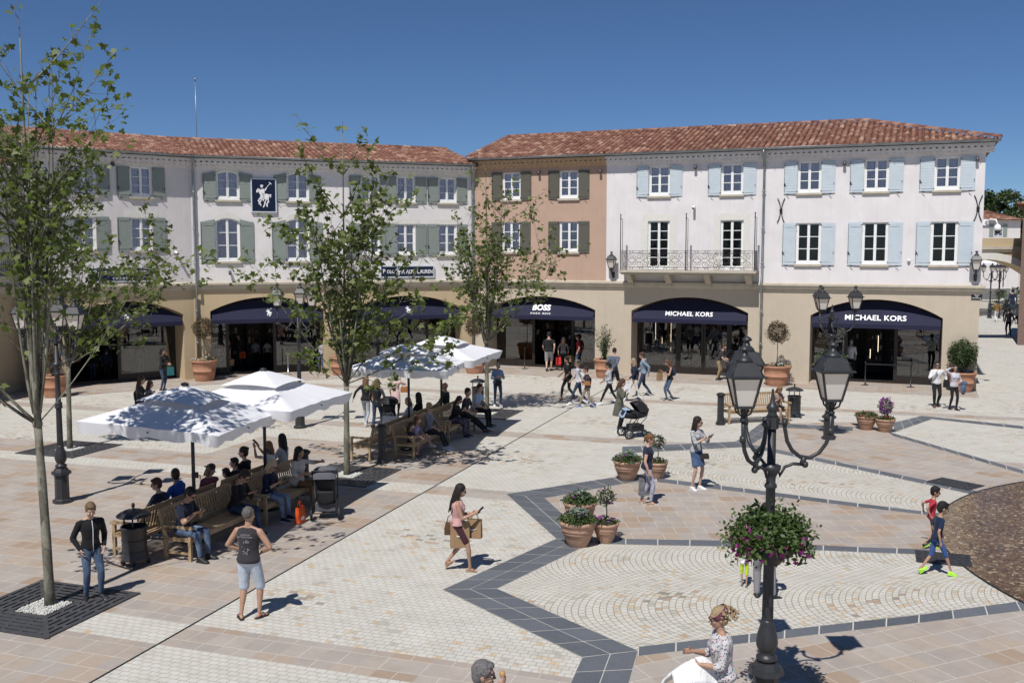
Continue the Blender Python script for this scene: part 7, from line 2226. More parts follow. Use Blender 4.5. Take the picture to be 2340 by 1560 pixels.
m = MB(); m.ball((0, 0, -.12), .12, 12, 8, sc=(.9, .6, 2.0)); m.ball((.02, 0, .05), .10, 12, 8, sc=(1.3, .8, .8)); o = m.build('denim_jacket', DENIM); o.location = r_['l'] + Vector((0, -.02, -.05)); tag(o, 'denim jacket hanging over the arm of the woman at the right corner', 'jacket')
# pushing through behind the parasols on the left
walker(322, 988, 856, 15, look(sex='f', top=CHARC, jacket=1, sleeve='long', bottom=BLK, hair='long', hl=.38, hc=H_BRN, glasses=1, boot=1, shoe=BSH), 'person with very long brown hair hurrying right behind the nearest parasol', .46, -1, rh=(.1, .35, 1.2))
walker(342, 980, 868, 15, look(sex='f', top=GREY, sleeve='long', bottom=CHARC, hair='long', hl=.28, hc=H_BRN, shoe=BLS), 'shorter person in a grey jacket beside the long-haired walker', .3, 1)
r_ = P(372, 893, 794, 0, stand(lh=(-.08, .16, 1.42), el=(-.6, 0, -1), dl=(.1, .2, 1), rh=(.2, .3, 1.1)), look(sex='f', top=BLK, jacket=1, sleeve='long', bottom=DENIMD, hair='bob', hl=.12, hc=H_BLK, glasses=1, shoe=BSH, sole=WSOLE), 'person in a black jacket on the phone by the left arch', GW)
carrier(r_['r'], .26, .34, .1, surf('teal carrier', (.02, .13, .14), .5), 'teal carrier bag of the person on the phone', .6, .1)
walker(836, 972, 857, 82, look(sex='f', top=BLK, sleeve='long', bottom=cloth('pale grey jeans', (.34, .37, .42)), hair='long', hl=.22, hc=(.16, .08, .04), shoe=WSH, sole=WSOLE), 'person in black with pale grey jeans and brown bag walking away', .26, -1, lh=(-.4, -.1, .95))
handbag(G(846, 960) + Vector((0, -.05, 1.15)), 'large brown suede bag on the walker in pale grey jeans', M_TANL, .26, .42, .12)
walker(862, 984, 864, 80, look(sex='f', top=LEATHER, jacket=1, sleeve='long', hem='waist', bottom=DENIMD, hair='bob', hl=.14, hc=(.12, .06, .03), boot=1, shoe=BSH), 'person in a black leather jacket and jeans walking away', .24, 1, rh=(.32, .05, .98))
r_ = P(905, 950, 852, 70, stand(rh=(.12, .16, 1.45), er=(.8, 0, -1), dr=(0, .1, 1)), look(sex='f', top=PINKC, jacket=1, sleeve='long', coat=.40, bottom=BLK, hair='bob', hl=.10, hc=H_BLK, shoe=BSH), 'person in a long pale pink coat on the phone, seen from behind', GW)
handbag(r_['e'].location + Vector((.30, -.05, 1.05)), 'tan shoulder bag against the long pink coat', M_TANL, .28, .22, .09)
# left doorway group
P(498, 852, 783, 60, stand(), look(sex='f', child=1, top=LBLUE, sleeve='short', bottom=BLK, hair='bob', hl=.1, hc=H_BRN), 'child in a pale blue top in the doorway right of the topiary', IN)
r_ = P(521, 853, 776, 70, walk(.14, 1), look(sex='f', top=OLIVE, sleeve='short', bottom=DENIM, hair='bob', hl=.1, hc=H_PBL), 'person in an olive top and jeans going in with shopping bags', IN)
carrier(r_['r'] + Vector((.05, 0, .02)), .34, .30, .12, M_PAPER, 'brown paper bag swinging at the left doorway', .8, .08, lean=.3)
r_ = P(548, 842, 762, -110, stand(), look(sex='f', top=CHARC, sleeve='long', bottom=OLIVED, hair='long', hl=.2, hc=H_BRN), 'person in dark clothes with an orange bag in the left doorway', IN)
carrier(r_['l'] + Vector((0, -.05, .16)), .30, .32, .1, M_ORANGE, 'orange shopping bag in the left doorway', 0, .08)
P(585, 836, 768, 90, stand(), look(top=LGREY, sleeve='short', bottom=BLK, hair='short', hc=H_BLK), 'person in pale grey standing inside the middle doorway', IN, .9)
P(612, 836, 768, 95, stand(), look(sex='f', top=CREAMC, sleeve='short', bottom=BLK, hair='pony', hc=H_DBR), 'person in cream with a bag strap inside the middle doorway', IN, .9)
P(735, 850, 770, -100, stand(**phone_hands(1.2, .28)), look(top=PLAID, sleeve='long', bottom=DENIM, hair='short', hc=H_BRN, glasses=1, shoe=BRS), 'person in a plaid shirt and jeans right of the lamp post by the arch', IN)
P(212, 868, 795, 90, stand(), look(top=BLK, sleeve='long', bottom=DENIMD, hair='short', hc=H_BLK), 'left figure in dark clothes inside the leftmost arch', IN)
P(245, 868, 795, 95, stand(), look(top=NAVY, sleeve='long', bottom=BLK, hair='short', hc=H_BLK), 'right figure in dark clothes inside the leftmost arch', IN)
# far alley
AL = 'walkers in the alley beyond the corner'
P(2277, 735, 686, 85, walk(.2, 1), look(top=OCHRE, jacket=1, hood=1, sleeve='long', bottom=WHITE, hair='short', hc=H_DBR, shoe=WSH), 'far walker in an ochre jacket and white trousers', AL)
P(2298, 735, 683, 85, walk(.2, -1), look(sex='f', top=BLK, sleeve='long', bottom=BLK, hair='long', hl=.3, hc=H_BLK), 'far walker with long black hair right of the ochre jacket', AL)
P(2304, 767, 704, 88, stand(), look(top=VSTR, sleeve='long', bottom=BLK, hair='short', hc=H_BLK), 'far figure in a pinstriped shirt seen from behind', AL)
P(2329, 768, 708, -95, walk(.1, 1), look(sex='f', top=BLK, jacket=1, sleeve='long', bottom=CREAMC, bk='skirt', len=1.0, hair='short', hc=H_BLK), 'far figure in a black jacket and cream skirt', AL)
P(2326, 740, 682, 90, walk(.2, 1), look(top=CHARC, sleeve='long', coat=.5, jacket=1, bottom=BLK, hair='short', hc=H_GRY), 'far figure with a grey headscarf in a dark coat', AL)
P(2312, 722, 660, 90, stand(), look(top=NAVY, sleeve='long', bottom=DENIMD, hair='short', hc=H_BLK), 'furthest figure in navy near the garden wall', AL)

# ---------------- seated figures
def along_px(base, px, back):
    lo, hi = -2.0, 9.0
    for _ in range(40):
        m = (lo + hi) / 2; p = base + DR * m - DQ * back; f = p.y * FW[1] + (0 - CAMH + 1.0) * FW[2]
        x = 1170 + FPX * p.x / f
        if x < px: lo = m
        else: hi = m
    return lo
SG = 'people sitting on the benches'
def S(base, px, row, lk, label, h=1.72, pose=None, turn=0):
    back = .20 if row == 'f' else 1.62 - .20
    s_ = along_px(base, px, back); p = base + DR * s_ - DQ * back
    p = p + (DQ * -.10 if row == 'f' else DQ * .10)
    ps = pose or sit()
    return person((p.x, p.y, 0), (FACE if row == 'f' else FACE + PI) + R(turn), h, ps, lk, label, SG)
# left group, front row
r_ = S(B1, 425, 'f', look(fat=1.05, top=cloth('navy polo', (.012, .016, .032)), collar=1, sleeve='short', bottom=DENIM, hair='short', hc=H_BLK, skin='tan', glasses=1, shoe=BSH, sole=DSOLE), 'seated person in a navy polo and worn jeans with a phone', 1.80, sit(**phone_hands(.86, .36, head=(0, 26)), lean=12)); phone(r_, 'phone in the hands of the man in the navy polo')
r_ = S(B1, 545, 'f', look(top=BLK, jacket=1, collar=1, sleeve='long', bottom=DENIMD, hair='short', hc=H_DBR, skin='tan', glasses=1, shoe=BSH), 'seated person in a black jacket with sunglasses on the front bench', 1.78, sit(**phone_hands(.84, .38, head=(0, 28)), lean=16)); phone(r_, 'phone of the seated man in the black jacket')
r_ = S(B1, 620, 'f', look(sex='f', fat=1.1, top=cloth('navy sweater', (.010, .014, .035)), sleeve='elbow', bottom=DENIML, hair='bob', hl=.12, hc=H_PBL, glasses=1, shoe=NAVY, sole=WSOLE), 'seated blonde person in a navy sweater and pale jeans using a phone', 1.68, sit(**phone_hands(.82, .30, head=(0, 24)), lean=6)); phone(r_, 'phone of the seated blonde woman')
m_ = r_['e'].location + DQ * .75
o = carrier(Vector((m_.x + .05, m_.y - .12, .50)), .24, .34, .12, M_ORANGE, 'orange shopping bag standing at the blonde woman\'s feet', FACE + PI / 2, .14, 'rdr')
r_ = S(B1, 688, 'f', look(sex='f', fat=1.22, top=cloth('white lace blouse', (.52, .48, .44), bump=1.0), sleeve='elbow', hem='long', flare=.2, bottom=TANT, hair='long', hl=.24, hc=H_BLK, skin='tan', sandal=1, shoe=BRS, sole=DSOLE), 'seated person in a white lace blouse and mustard trousers beside the grey pushchair', 1.72, sit(rh=(.1, .25, .75), lh=(-.30, .45, .98), head=(12, 4)))
# left group, back row
S(B1, 356, 'b', look(sex='f', top=NAVY, sleeve='long', bottom=BLK, hair='short', hc=(.07, .02, .015), glasses=1), 'person with short dark red hair seated at the near end of the back bench', 1.66, sit(head=(30, 10)))
S(B1, 400, 'b', look(top=BLUEH, hood=1, sleeve='long', bottom=DENIMD, hair='short', hc=H_DBR, skin='tan'), 'seated person in a bright blue hooded top seen from behind', 1.74, sit(head=(-50, 0), lean=8))
S(B1, 470, 'b', look(sex='f', top=MAROON, sleeve='long', bottom=BLK, hair='bob', hl=.1, hc=(.2, .13, .08), cap=CHARC, capyaw=180), 'seated person in a maroon top with a grey cap worn backwards', 1.58, sit(head=(-120, 14), twist=-40, rh=(.12, .10, 1.02), lh=(.0, .25, .8)))
S(B1, 512, 'b', look(child=1, top=cloth('pink child top', (.5, .3, .38)), sleeve='long', bottom=BLK, hair='short', hc=H_BLK), 'small child in pink between the grown-ups on the back bench', 1.25, sit())
S(B1, 530, 'b', look(top=NAVY, sleeve='long', bottom=BLK, hair='short', hc=H_BLK), 'dark-haired child in navy on the back bench', 1.52, sit(head=(40, 0)))
S(B1, 553, 'b', look(sex='f', top=BLK, sleeve='long', bottom=BLK, hair='bun', hc=H_DBR), 'seated person in black with hair clipped up on the back bench', 1.74, sit(head=(20, 4)))
r_ = S(B1, 610, 'b', look(sex='f', top=WHITE, sleeve='cap', bottom=BLK, hair='bob', hl=.14, hc=(.22, .11, .05), skin='tan'), 'seated person holding up a phone to take a picture on the far back bench', 1.66, sit(lh=(-.05, .42, 1.18), rh=(.12, .42, 1.16), head=(20, 6), el=(-.6, 0, -1), er=(.6, 0, -1), dl=(.1, .3, 1), dr=(-.1, .3, 1))); phone(r_, 'phone held up for a picture on the far back bench')
S(B1, 640, 'b', look(sex='f', top=LGREY, sleeve='short', bottom=BLK, hair='long', hl=.30, hc=H_BLK), 'seated person with long wavy black hair at the far end of the back bench', 1.76, sit(head=(-20, 0)))
# middle group, front row
S(B3, 943, 'f', look(child=1, sex='f', top=NAVY, sleeve='short', bottom=NAVY, bk='short', hair='long', hl=.2, hc=H_BRN, sandal=1, shoe=BRS, sole=DSOLE), 'little girl in a navy dress at the near end of the middle bench', 1.22, sit(lf=(-.06, .34, .16), rf=(.08, .34, .16)))
S(B3, 957, 'f', look(child=1, sex='f', top=cloth('girl print', (.35, .3, .45), 'dots', c2=(.1, .1, .3)), sleeve='short', bottom=LGREY, bk='short', hair='bob', hl=.12, hc=H_RED, sandal=1, shoe=WSH), 'red-haired girl in a print dress with her legs along the bench', 1.35, sit(lf=(-.04, .62, .40), rf=(.08, .62, .42)))
S(B3, 985, 'f', look(sex='f', top=GREY, sleeve='elbow', bottom=CHARC, hair='bun', hc=H_BLO, glasses=1, shoe=WSH, sole=WSOLE), 'seated person in a grey top and white shoes with a blue bag on the lap', 1.72, sit(lf=(-.05, .62, .09, 0), rf=(.09, .58, .087), head=(-25, 4)))
S(B3, 1042, 'f', look(sex='f', top=BLK, sleeve='long', bottom=FLORAL, loose=.03, hair='long', hl=.2, hc=H_DBR, glasses=1, shoe=BSH), 'seated person in black and cream with dark patterned trousers', 1.68, sit(**phone_hands(.84, .34, head=(-10, 20)), lean=16))
S(B3, 1066, 'f', look(top=cloth('dark grey tee', (.03, .03, .035)), sleeve='short', bottom=BLK, hair='short', hc=H_DBR, shoe=BRS), 'seated dark-haired person in a dark tee leaning forward, legs stretched out', 1.82, sit(lean=14, lf=(-.1, .72, .09), rf=(.12, .72, .09), head=(-20, 0)))
S(B3, 1092, 'f', look(top=LBLUE, sleeve='short', bottom=BLK, hair='short', hc=H_DBR, shoe=BSH), 'seated person in a pale blue shirt at the far end of the middle bench', 1.84, sit(lean=16, head=(-30, 0)))
# middle group, back row
S(B3, 930, 'b', look(sex='f', top=WHITE, sleeve='short', bottom=BLK, hair='bob', hl=.16, hc=H_BLO), 'blonde person in a white tee seated behind the near middle bench', 1.68, sit(head=(60, 10)))
S(B3, 952, 'b', look(sex='f', top=BLK, sleeve='long', bottom=BLK, hair='long', hl=.2, hc=H_BLK), 'person all in black with black hair seated on the back of the middle benches', 1.74, sit(head=(-20, 0)))
S(B3, 1014, 'b', look(top=cloth('dark green jumper', (.02, .028, .022)), sleeve='long', bottom=BLK, hair=None, skin='tan'), 'bald person in a dark jumper seated on the back of the middle benches', 1.78, sit(head=(25, 4)))
# single bench at the right
r_ = person(tuple(BR + Vector((.62, .33, 0))), R(-66), 1.64, sit(**phone_hands(.82, .28, head=(-15, 34)), lean=14), look(sex='f', top=cloth('brown print blouse', (.22, .16, .12), 'dots', c2=(.5, .45, .4)), sleeve='none', bottom=BLK, bk='short', hair='long', hl=.24, hc=(.22, .13, .06), skin='tan', sandal=1, strap=1, shoe=BRS, sole=DSOLE), 'person with long fair hair looking down at a phone on the single right bench', SG); phone(r_, 'phone of the woman on the single bench')
# ------------------------------------------------------------------ terracotta pots and plants
def potmat(name, c):
    s = NT(name); P = s.pos('obj'); x, y, z = s.sep(P); n = s.noise(P, 5, 5, .65)
    cc = s.ramp(n, [(.25, [q * .82 for q in c]), (.6, c), (.85, [min(1, q * 1.25 + .03) for q in c])]); s.base(cc, .8, 0, .2); s.bump(s.noise(P, 60, 2), .2, .005); return s.mat
M_POT = potmat('terracotta', (.42, .215, .135)); M_POTL = potmat('pale terracotta', (.44, .275, .195)); M_SOIL = surf('soil', (.05, .035, .025), .95, .3, 30)
PG = {'wall': 'large terracotta pots along the facades', 'sq': 'terracotta bowls on the square'}
def blob(rg, n, c, r, sz=1.0, shell=.55):
    out = []
    while len(out) < n:
        v = Vector((rg.gauss(0, 1), rg.gauss(0, 1), rg.gauss(0, 1))).normalized() * (shell + (1 - shell) * rg.random() ** .6)
        w_ = .82 + .18 * math.sin(v.x * 5 + c[2] * 3) * math.cos(v.y * 6 + v.z * 4)
        out.append((c[0] + v.x * r * w_, c[1] + v.y * r * w_, c[2] + v.z * r * sz * w_))
    return out
def pot(p, r_, h, label, group, plant, seed=1, mat=None, cat='planter'):
    e = empty('planter', p, 0, label, cat, group); rg = random.Random(seed)
    m = MB(); b = r_ * .66
    prof = [(0, 0), (b, 0), (b * 1.02, .02), (b + (r_ - b) * .30, h * .25), (b + (r_ - b) * .42, h * .45), (b + (r_ - b) * .50, h * .455), (b + (r_ - b) * .50, h * .485), (b + (r_ - b) * .46, h * .49), (b + (r_ - b) * .62, h * .78), (b + (r_ - b) * .68, h * .80), (b + (r_ - b) * .66, h * .86), (r_ * .97, h * .90), (r_, h * .93), (r_, h * .97), (r_ * .97, h), (r_ * .90, h), (r_ * .86, h * .93)]
    if mat is M_POTL: prof = [(0, 0), (r_ * .52, 0), (r_ * .56, .02), (r_ * .72, h * .3), (r_ * .84, h * .52), (r_ * .87, h * .53), (r_ * .86, h * .56), (r_ * .90, h * .64), (r_ * .93, h * .65), (r_ * .92, h * .68), (r_ * .95, h * .83), (r_, h * .85), (r_ * 1.04, h * .90), (r_ * 1.04, h * .97), (r_ * 1.0, h), (r_ * .93, h), (r_ * .90, h * .93)]
    m.lathe(prof, 36, cap=False); m.build('pot', mat or M_POT, e)
    s_ = MB(); s_.lathe([(0, h * .93), (r_ * .9, h * .93)], 24, cap=False); s_.build('soil', M_SOIL, e)
    def bed(n, hh, mats=(M_BEDL, M_PURP), nf=30, sz=.05, spread=1.05):
        P_ = [(r_ * spread * math.sqrt(rg.random()) * math.cos(a), r_ * spread * math.sqrt(rg.random()) * math.sin(a), 0) for a in [rg.uniform(0, 6.28) for _ in range(n)]]
        P_ = [(x, y, h + hh * rg.random() * (1.1 - (x * x + y * y) / (r_ * r_ * 1.3))) for x, y, z in P_]
        F_ = []
        for _ in range(nf):
            a = rg.uniform(0, 6.28); t = r_ * math.sqrt(rg.random()) * spread; z = h + hh * rg.uniform(.6, 1.1) * (1.1 - t * t / (r_ * r_ * 1.3))
            F_ += [(t * math.cos(a) + .012 * math.cos(q * 1.6), t * math.sin(a) + .012 * math.sin(q * 1.6), z + .01) for q in range(4)]
        leaf_object('bedding_plants', [(P_, sz, OVAL, 0, .6), (F_, .035, STAR5, 1, .6)], list(mats), e, rg)
    k = plant
    if k in ('ball', 'ballred', 'lollipop'):
        th = 1.12 if k != 'lollipop' else .40; br = .56 if k != 'lollipop' else .22
        t = MB(); t.tube([(0, 0, h * .9), (.02, .01, h + th * .5), (0, 0, h + th)], [.022, .018, .016] if k != 'lollipop' else .012, 8)
        for q in range(7):
            v = Vector((rg.gauss(0, 1), rg.gauss(0, 1), rg.uniform(.2, 1))).normalized() * br * .8; t.tube([(0, 0, h + th - .05), tuple(Vector((0, 0, h + th)) + v * .6), tuple(Vector((0, 0, h + th + .05)) + v)], .007, 5)
        t.build('stem', M_BARK, e)
        n = 2800 if k != 'lollipop' else 460
        mt = M_REDL if k != 'lollipop' else M_BOX
        g_ = [(blob(rg, n, (0, 0, h + th + br * .5), br, 1.0), .055 if k != 'lollipop' else .045, OVAL, 0, .3)]
        if k == 'lollipop': g_.append((blob(rg, 24, (0, 0, h + th + br * .5), br * 1.02, 1.0, .9), .035, STAR5, 1, .3))
        leaf_object('foliage', g_, [mt, M_PURP], e, rg)
        bed(240, .10, (M_BEDL, M_WHT if k != 'lollipop' else M_PURP), 30 if k != 'lollipop' else 12, .045)
    elif k == 'bush':
        g_ = []; P_ = blob(rg, 5200, (0, 0, h + .72), .70, 1.05, .45)
        leaf_object('foliage', [(P_, .062, OVAL, 0, .3)], [M_BOX], e, rg)
        t = MB()
        for q in range(5): a = q * 1.25; t.tube([(0, 0, h * .9), (.12 * math.cos(a), .12 * math.sin(a), h + .25), (.28 * math.cos(a), .28 * math.sin(a), h + .7)], .012, 5)
        t.build('stem', M_BARK, e)
    elif k in ('shrub', 'redshrub'):
        t = MB(); P_ = []
        for q in range(34):
            a = rg.uniform(0, 6.28); l_ = rg.uniform(.5, 1.5); tl = rg.uniform(.05, .52); tip = Vector((math.cos(a) * tl, math.sin(a) * tl, h + l_)); pts = bez((0, 0, h * .9), (math.cos(a) * tl * .3, math.sin(a) * tl * .3, h + l_ * .6), tip, 5); t.tube(pts, [.010 - .0014 * i for i in range(6)], 4)
            for _ in range(46):
                b_ = pts[min(5, int(rg.uniform(1, 6)))]; P_.append(tuple(b_ + Vector((rg.gauss(0, .05), rg.gauss(0, .05), rg.gauss(0, .06)))))
        t.build('stem', M_BARK, e); leaf_object('foliage', [(P_, .065, OVAL, 0, .3)], [M_REDL if k == 'redshrub' else M_BOX], e, rg)
    elif k == 'bowl': bed(1000, .20, (M_BEDL, M_PURP), 14, .045, 1.14); leaf_object('silver_tuft', [(blob(rg, 240, (.02, -.02, h + .16), r_ * .55, .55), .075, OVAL, 0, .8)], [M_SILV], e, rg)
    elif k == 'bowlred': bed(760, .15, (M_BEDL, M_REDP), 16, .05, 1.12)
    elif k == 'purple': bed(300, .10, (M_BEDL, M_REDP), 14, .05, 1.1); leaf_object('foliage', [(blob(rg, 620, (0, 0, h + .38), .24, 1.3), .05, OVAL, 0, .3), (blob(rg, 420, (0, 0, h + .40), .25, 1.3, .85), .04, STAR5, 1, .3)], [M_BEDL, M_PURP], e, rg)
    return e
W_ = PG['wall']; Q_ = PG['sq']
pot(G(471, 868) + Vector((0, -.2, 0)), .58, .92, 'large terracotta pot with a round red-leaved topiary left of the middle arch', W_, 'ballred', 1)
pot(G(124, 905) + Vector((.1, -.2, 0)), .50, .86, 'terracotta pot with a thin reddish shrub behind the left lamp post', W_, 'redshrub', 2)
pot(G(779, 856), .52, .84, 'terracotta pot with a green shrub behind the middle tree', W_, 'shrub', 3)
pot(G(1085, 852), .56, .80, 'terracotta pot with a tall bush behind the right parasol of the middle group', W_, 'ballred', 4)
pot(G(1381, 862), .50, .84, 'terracotta pot with a leafy upright shrub between the terracotta arch and the balcony', W_, 'shrub', 5)
pot(G(1774, 880), .62, .86, 'terracotta pot with a round topiary and white flowers below the grey downpipe', W_, 'ballred', 16)
pot(G(2194, 893) + Vector((0, -.1, 0)), .58, .80, 'terracotta pot with a big dense evergreen bush at the right corner', W_, 'bush', 7)
pot(G(1320, 1246), .35, .50, 'largest pale terracotta bowl with purple flowers beside the slate strip', Q_, 'bowl', 8, M_POTL)
pot(G(1326, 1200) + Vector((0, .12, 0)), .34, .48, 'pale terracotta bowl half hidden behind the largest one', Q_, 'bowl', 9, M_POTL)
pot(G(1384, 1238), .25, .40, 'smaller pale pot with a little standard tree beside the largest bowl', Q_, 'lollipop', 10, M_POTL)
pot(G(1433, 1096), .34, .50, 'pale terracotta bowl of flowers left of the patterned trousers', Q_, 'bowl', 11, M_POTL)
pot(G(1502, 1092), .25, .42, 'pale pot with a standard shrub right of the patterned trousers', Q_, 'lollipop', 12, M_POTL)
pot(G(1979, 981), .32, .45, 'pale terracotta bowl of low greenery, left of the far pair', Q_, 'bowlred', 13, M_POTL)
pot(G(2022, 986), .30, .42, 'pale pot with a purple flowering bush, right of the far pair', Q_, 'purple', 14, M_POTL)

# ------------------------------------------------------------------ pushchairs
M_PRAM = cloth('black pram cloth', (.016, .016, .018), rough=.5, bump=.3); M_PRAMG = cloth('grey pram cloth', (.10, .10, .115), bump=.4); M_CHR = surf('wheel rim', (.45, .45, .46), .3, metal=.8); M_TYRE = surf('tyre', (.02, .02, .02), .7)
def wheel(par, x, y, r_, w=.035, rz=0):
    m = MB(); m.M = Matrix.Translation((x, y, r_)) @ Matrix.Rotation(PI / 2, 4, 'Y')
    m.lathe([(r_ * .72, -w / 2), (r_, -w / 2), (r_, w / 2), (r_ * .72, w / 2), (r_ * .72, -w / 2)], 24, cap=False, smooth=False)
    wo = m.build('wheel', M_TYRE, par)
    q = MB(); q.M = m.M; q.lathe([(r_ * .60, -w * .3), (r_ * .73, -w * .4), (r_ * .73, w * .4), (r_ * .60, w * .3)], 24, cap=False)
    for k in range(5): a = k * 2 * PI / 5; q.beam((0, 0, 0), (r_ * .68 * math.cos(a), r_ * .68 * math.sin(a), 0), .022, .016)
    q.lathe([(r_ * .16, -w * .5), (r_ * .16, w * .5)], 10); q.build('rim', M_CHR, wo)
def hood(m, c, r_, w, a0, a1, n=9, k=10):
    """folding hood: barrel sector in the y-z plane"""
    vs = []
    for i in range(n + 1):
        a = a0 + (a1 - a0) * i / n
        for j in range(k + 1):
            t = -1 + 2 * j / k; rr = r_ * (1 - .22 * abs(t) ** 3) * (1 + .02 * (i % 2))
            vs.append((c[0] + w * t, c[1] + rr * math.cos(a), c[2] + rr * math.sin(a)))
    m.add(vs, [(i * (k + 1) + j, i * (k + 1) + j + 1, (i + 1) * (k + 1) + j + 1, (i + 1) * (k + 1) + j) for i in range(n) for j in range(k)], 0, True)
    for sgn in (0, 1):
        b = [c]
        ring = [vs[i * (k + 1) + (k if sgn else 0)] for i in range(n + 1)]
        m.add([(c[0] + w * (1 if sgn else -1), c[1], c[2])] + ring, [(0, i + 1, i + 2) for i in range(n)])
def pram_cot(p, rz):
    e = empty('pushchair', p, rz, 'black pushchair with a big round hood and pale blue blanket', 'pushchair')
    for x, y, r_ in ((-.28, -.30, .15), (.28, -.30, .15), (-.16, .42, .09), (.16, .42, .09)): wheel(e, x, y, r_)
    f = MB()
    for x in (-.25, .25):
        f.tube([(x, -.30, .15), (x * .8, -.1, .28), (x * .6, .25, .2), (x * .62, .42, .15)], .016, 8); f.tube([(x * .8, -.12, .27), (x * .9, .05, .62), (x, -.10, .82), (x, -.42, 1.02)], .014, 8)
        f.tube([(x * .8, .0, .32), (x * .9, .30, .62), (x * .9, .38, .88), (x * .7, .28, .98)], .014, 8)
    f.tube([(-.25, -.42, 1.02), (0, -.44, 1.04), (.25, -.42, 1.02)], .018, 8); f.tube([(-.28, -.30, .15), (.28, -.30, .15)], .014, 8); f.build('frame', M_LAMP, e)
    c = MB(); loft(c, [(Vector((0, y, z)), Vector((1, 0, 0)), Vector((0, 0, 1)), w_, h_) for y, z, w_, h_ in ((-.42, .74, .10, .06), (-.36, .72, .19, .12), (0, .70, .21, .15), (.32, .73, .19, .14), (.42, .76, .10, .08))], 16); c.build('carrycot', M_PRAM, e)
    h = MB(); hood(h, (0, .10, .80), .33, .21, R(-8), R(128)); h.build('hood', surf('hood vinyl', (.018, .018, .02), .35), e)
    b = MB(); b.box(-.20, .20, -.18, .24, .20, .40); b.build('basket', M_PRAM, e)
    k = MB(); N = 8; k.add([(-.20 + .40 * i / N, -.44 + .30 * j / N, .88 + .02 * math.sin(i + 2 * j) - .24 * max(0, (1 - j / 4)) ** 2) for j in range(N + 1) for i in range(N + 1)], [(j * (N + 1) + i, j * (N + 1) + i + 1, (j + 1) * (N + 1) + i + 1, (j + 1) * (N + 1) + i) for j in range(N) for i in range(N)], 0, True); k.build('blanket', LBLUE, e)
    return e
pram_cot(G(1449, 998), R(-72))
def buggy(p, rz, label, cl, scale=1.0):
    e = empty('pushchair', p, rz, label, 'pushchair')
    for x, y, r_ in ((-.29, -.18, .14), (.29, -.18, .14), (-.10, .46, .10), (.10, .46, .10)): wheel(e, x, y, r_)
    f = MB()
    for x in (-.26, .26):
        f.tube([(x, -.18, .14), (x, .05, .55), (x, .0, .95), (x, -.24, 1.06)], .015, 8); f.tube([(x, .05, .52), (x * .5, .46, .12)], .015, 8)
    f.tube([(-.26, -.24, 1.06), (0, -.26, 1.07), (.26, -.24, 1.06)], .02, 8); f.tube([(-.29, -.18, .14), (.29, -.18, .14)], .013, 8); f.build('frame', M_LAMP, e)
    s_ = MB(); loft(s_, [(Vector((0, y, z)), Vector((1, 0, 0)), Vector((0, .85, .5)).normalized(), w_, h_) for y, z, w_, h_ in ((.18, .36, .18, .05), (.02, .40, .22, .10), (-.06, .60, .23, .09), (-.12, .80, .22, .07), (-.14, .92, .18, .04))], 14); s_.build('seat', M_PRAM, e)
    h = MB(); hood(h, (0, -.06, .86), .27, .235, R(20), R(170)); h.build('hood', cl, e)
    b = MB(); b.box(-.21, .21, -.16, .26, .18, .34); b.build('basket', M_PRAMG, e)
    q = MB(); q.box(-.17, .17, -.25, -.13, .40, .62); q.ball((0, -.19, .41), .12, 12, 8, sc=(1.4, .5, .8)); add_rem(q.build('organiser_bag', M_PRAM, e), .015, 4)
    return e
buggy(G(745, 1182), R(6), 'grey-hooded black pushchair seen from behind, at the end of the left benches', M_PRAMG)
buggy(G(892, 985), R(-20), 'black pushchair loaded with a white carrier bag behind the middle benches', M_PRAM)
carrier(G(893, 1018) + Vector((0, 0, 1.0)), .46, .55, .16, M_WBAG, 'large white and pink carrier bag hanging on the black pushchair', R(-10), .12)

# ------------------------------------------------------------------ queue barriers, tripod, mannequins, mast
def stanchion(seg, u, y, label, chrome=False):
    m = MB(); m.lathe([(0, 0), (.16, 0), (.16, .012), (.05, .03), (.025, .035), (.025, .93), (.035, .94), (.035, 1.0), (.02, 1.01)], 16)
    o = m.build('barrier_post', M_CHR if chrome else M_BLACK); o.location = from_seg(seg, u, y); return tag(o, label, 'barrier post', 'queue barrier posts at the shop doors')
def belt(seg, a, b, label):
    m = MB(); m.box(a, b, -.004, .004, .88, .93); o = m.build('barrier_belt', M_BLACK); o.location = from_seg(seg, 0, .15 if seg is SR else .25); o.rotation_euler = (0, 0, seg[1]); tag(o, label, 'barrier belt')
stanchion(SR, 18.1, .15, 'black barrier post left of the guard at the right shop'); stanchion(SR, 19.9, .15, 'black barrier post right of the guard at the right shop')
belt(SR, 18.1, 19.9, 'black belt stretched between the posts beside the guard'); stanchion(SR, 2.55, .2, 'black barrier post at the left of the terracotta arch'); stanchion(SM, 4.1, .25, 'chrome barrier post in the middle arch of the off-white building', True)
stanchion(SM, 7.6, .3, 'black barrier post in the arch behind the middle parasols'); stanchion(SR, 16.9, .6, 'black barrier post deeper in the right shop arch')
m = MB(); tp = G(1668, 862)
for k in range(3):
    a = k * 2 * PI / 3 + .3; m.tube([(0, 0, .92), (.32 * math.cos(a), .32 * math.sin(a), 0)], .013, 6)
m.tube([(0, 0, .9), (0, 0, 1.12)], .02, 8); m.box(-.07, .07, -.10, .10, 1.12, 1.24); m.tube([(.0, .1, 1.18), (.0, .2, 1.18)], .035, 10); m.tube([(0, -.05, 1.15), (-.25, -.2, 1.0)], .01, 5)
o = m.build('tripod_camera', M_BLACK); o.location = tp; o.rotation_euler = (0, 0, R(-60)); tag(o, 'black video camera on a tripod beside the person in khaki trousers', 'camera')
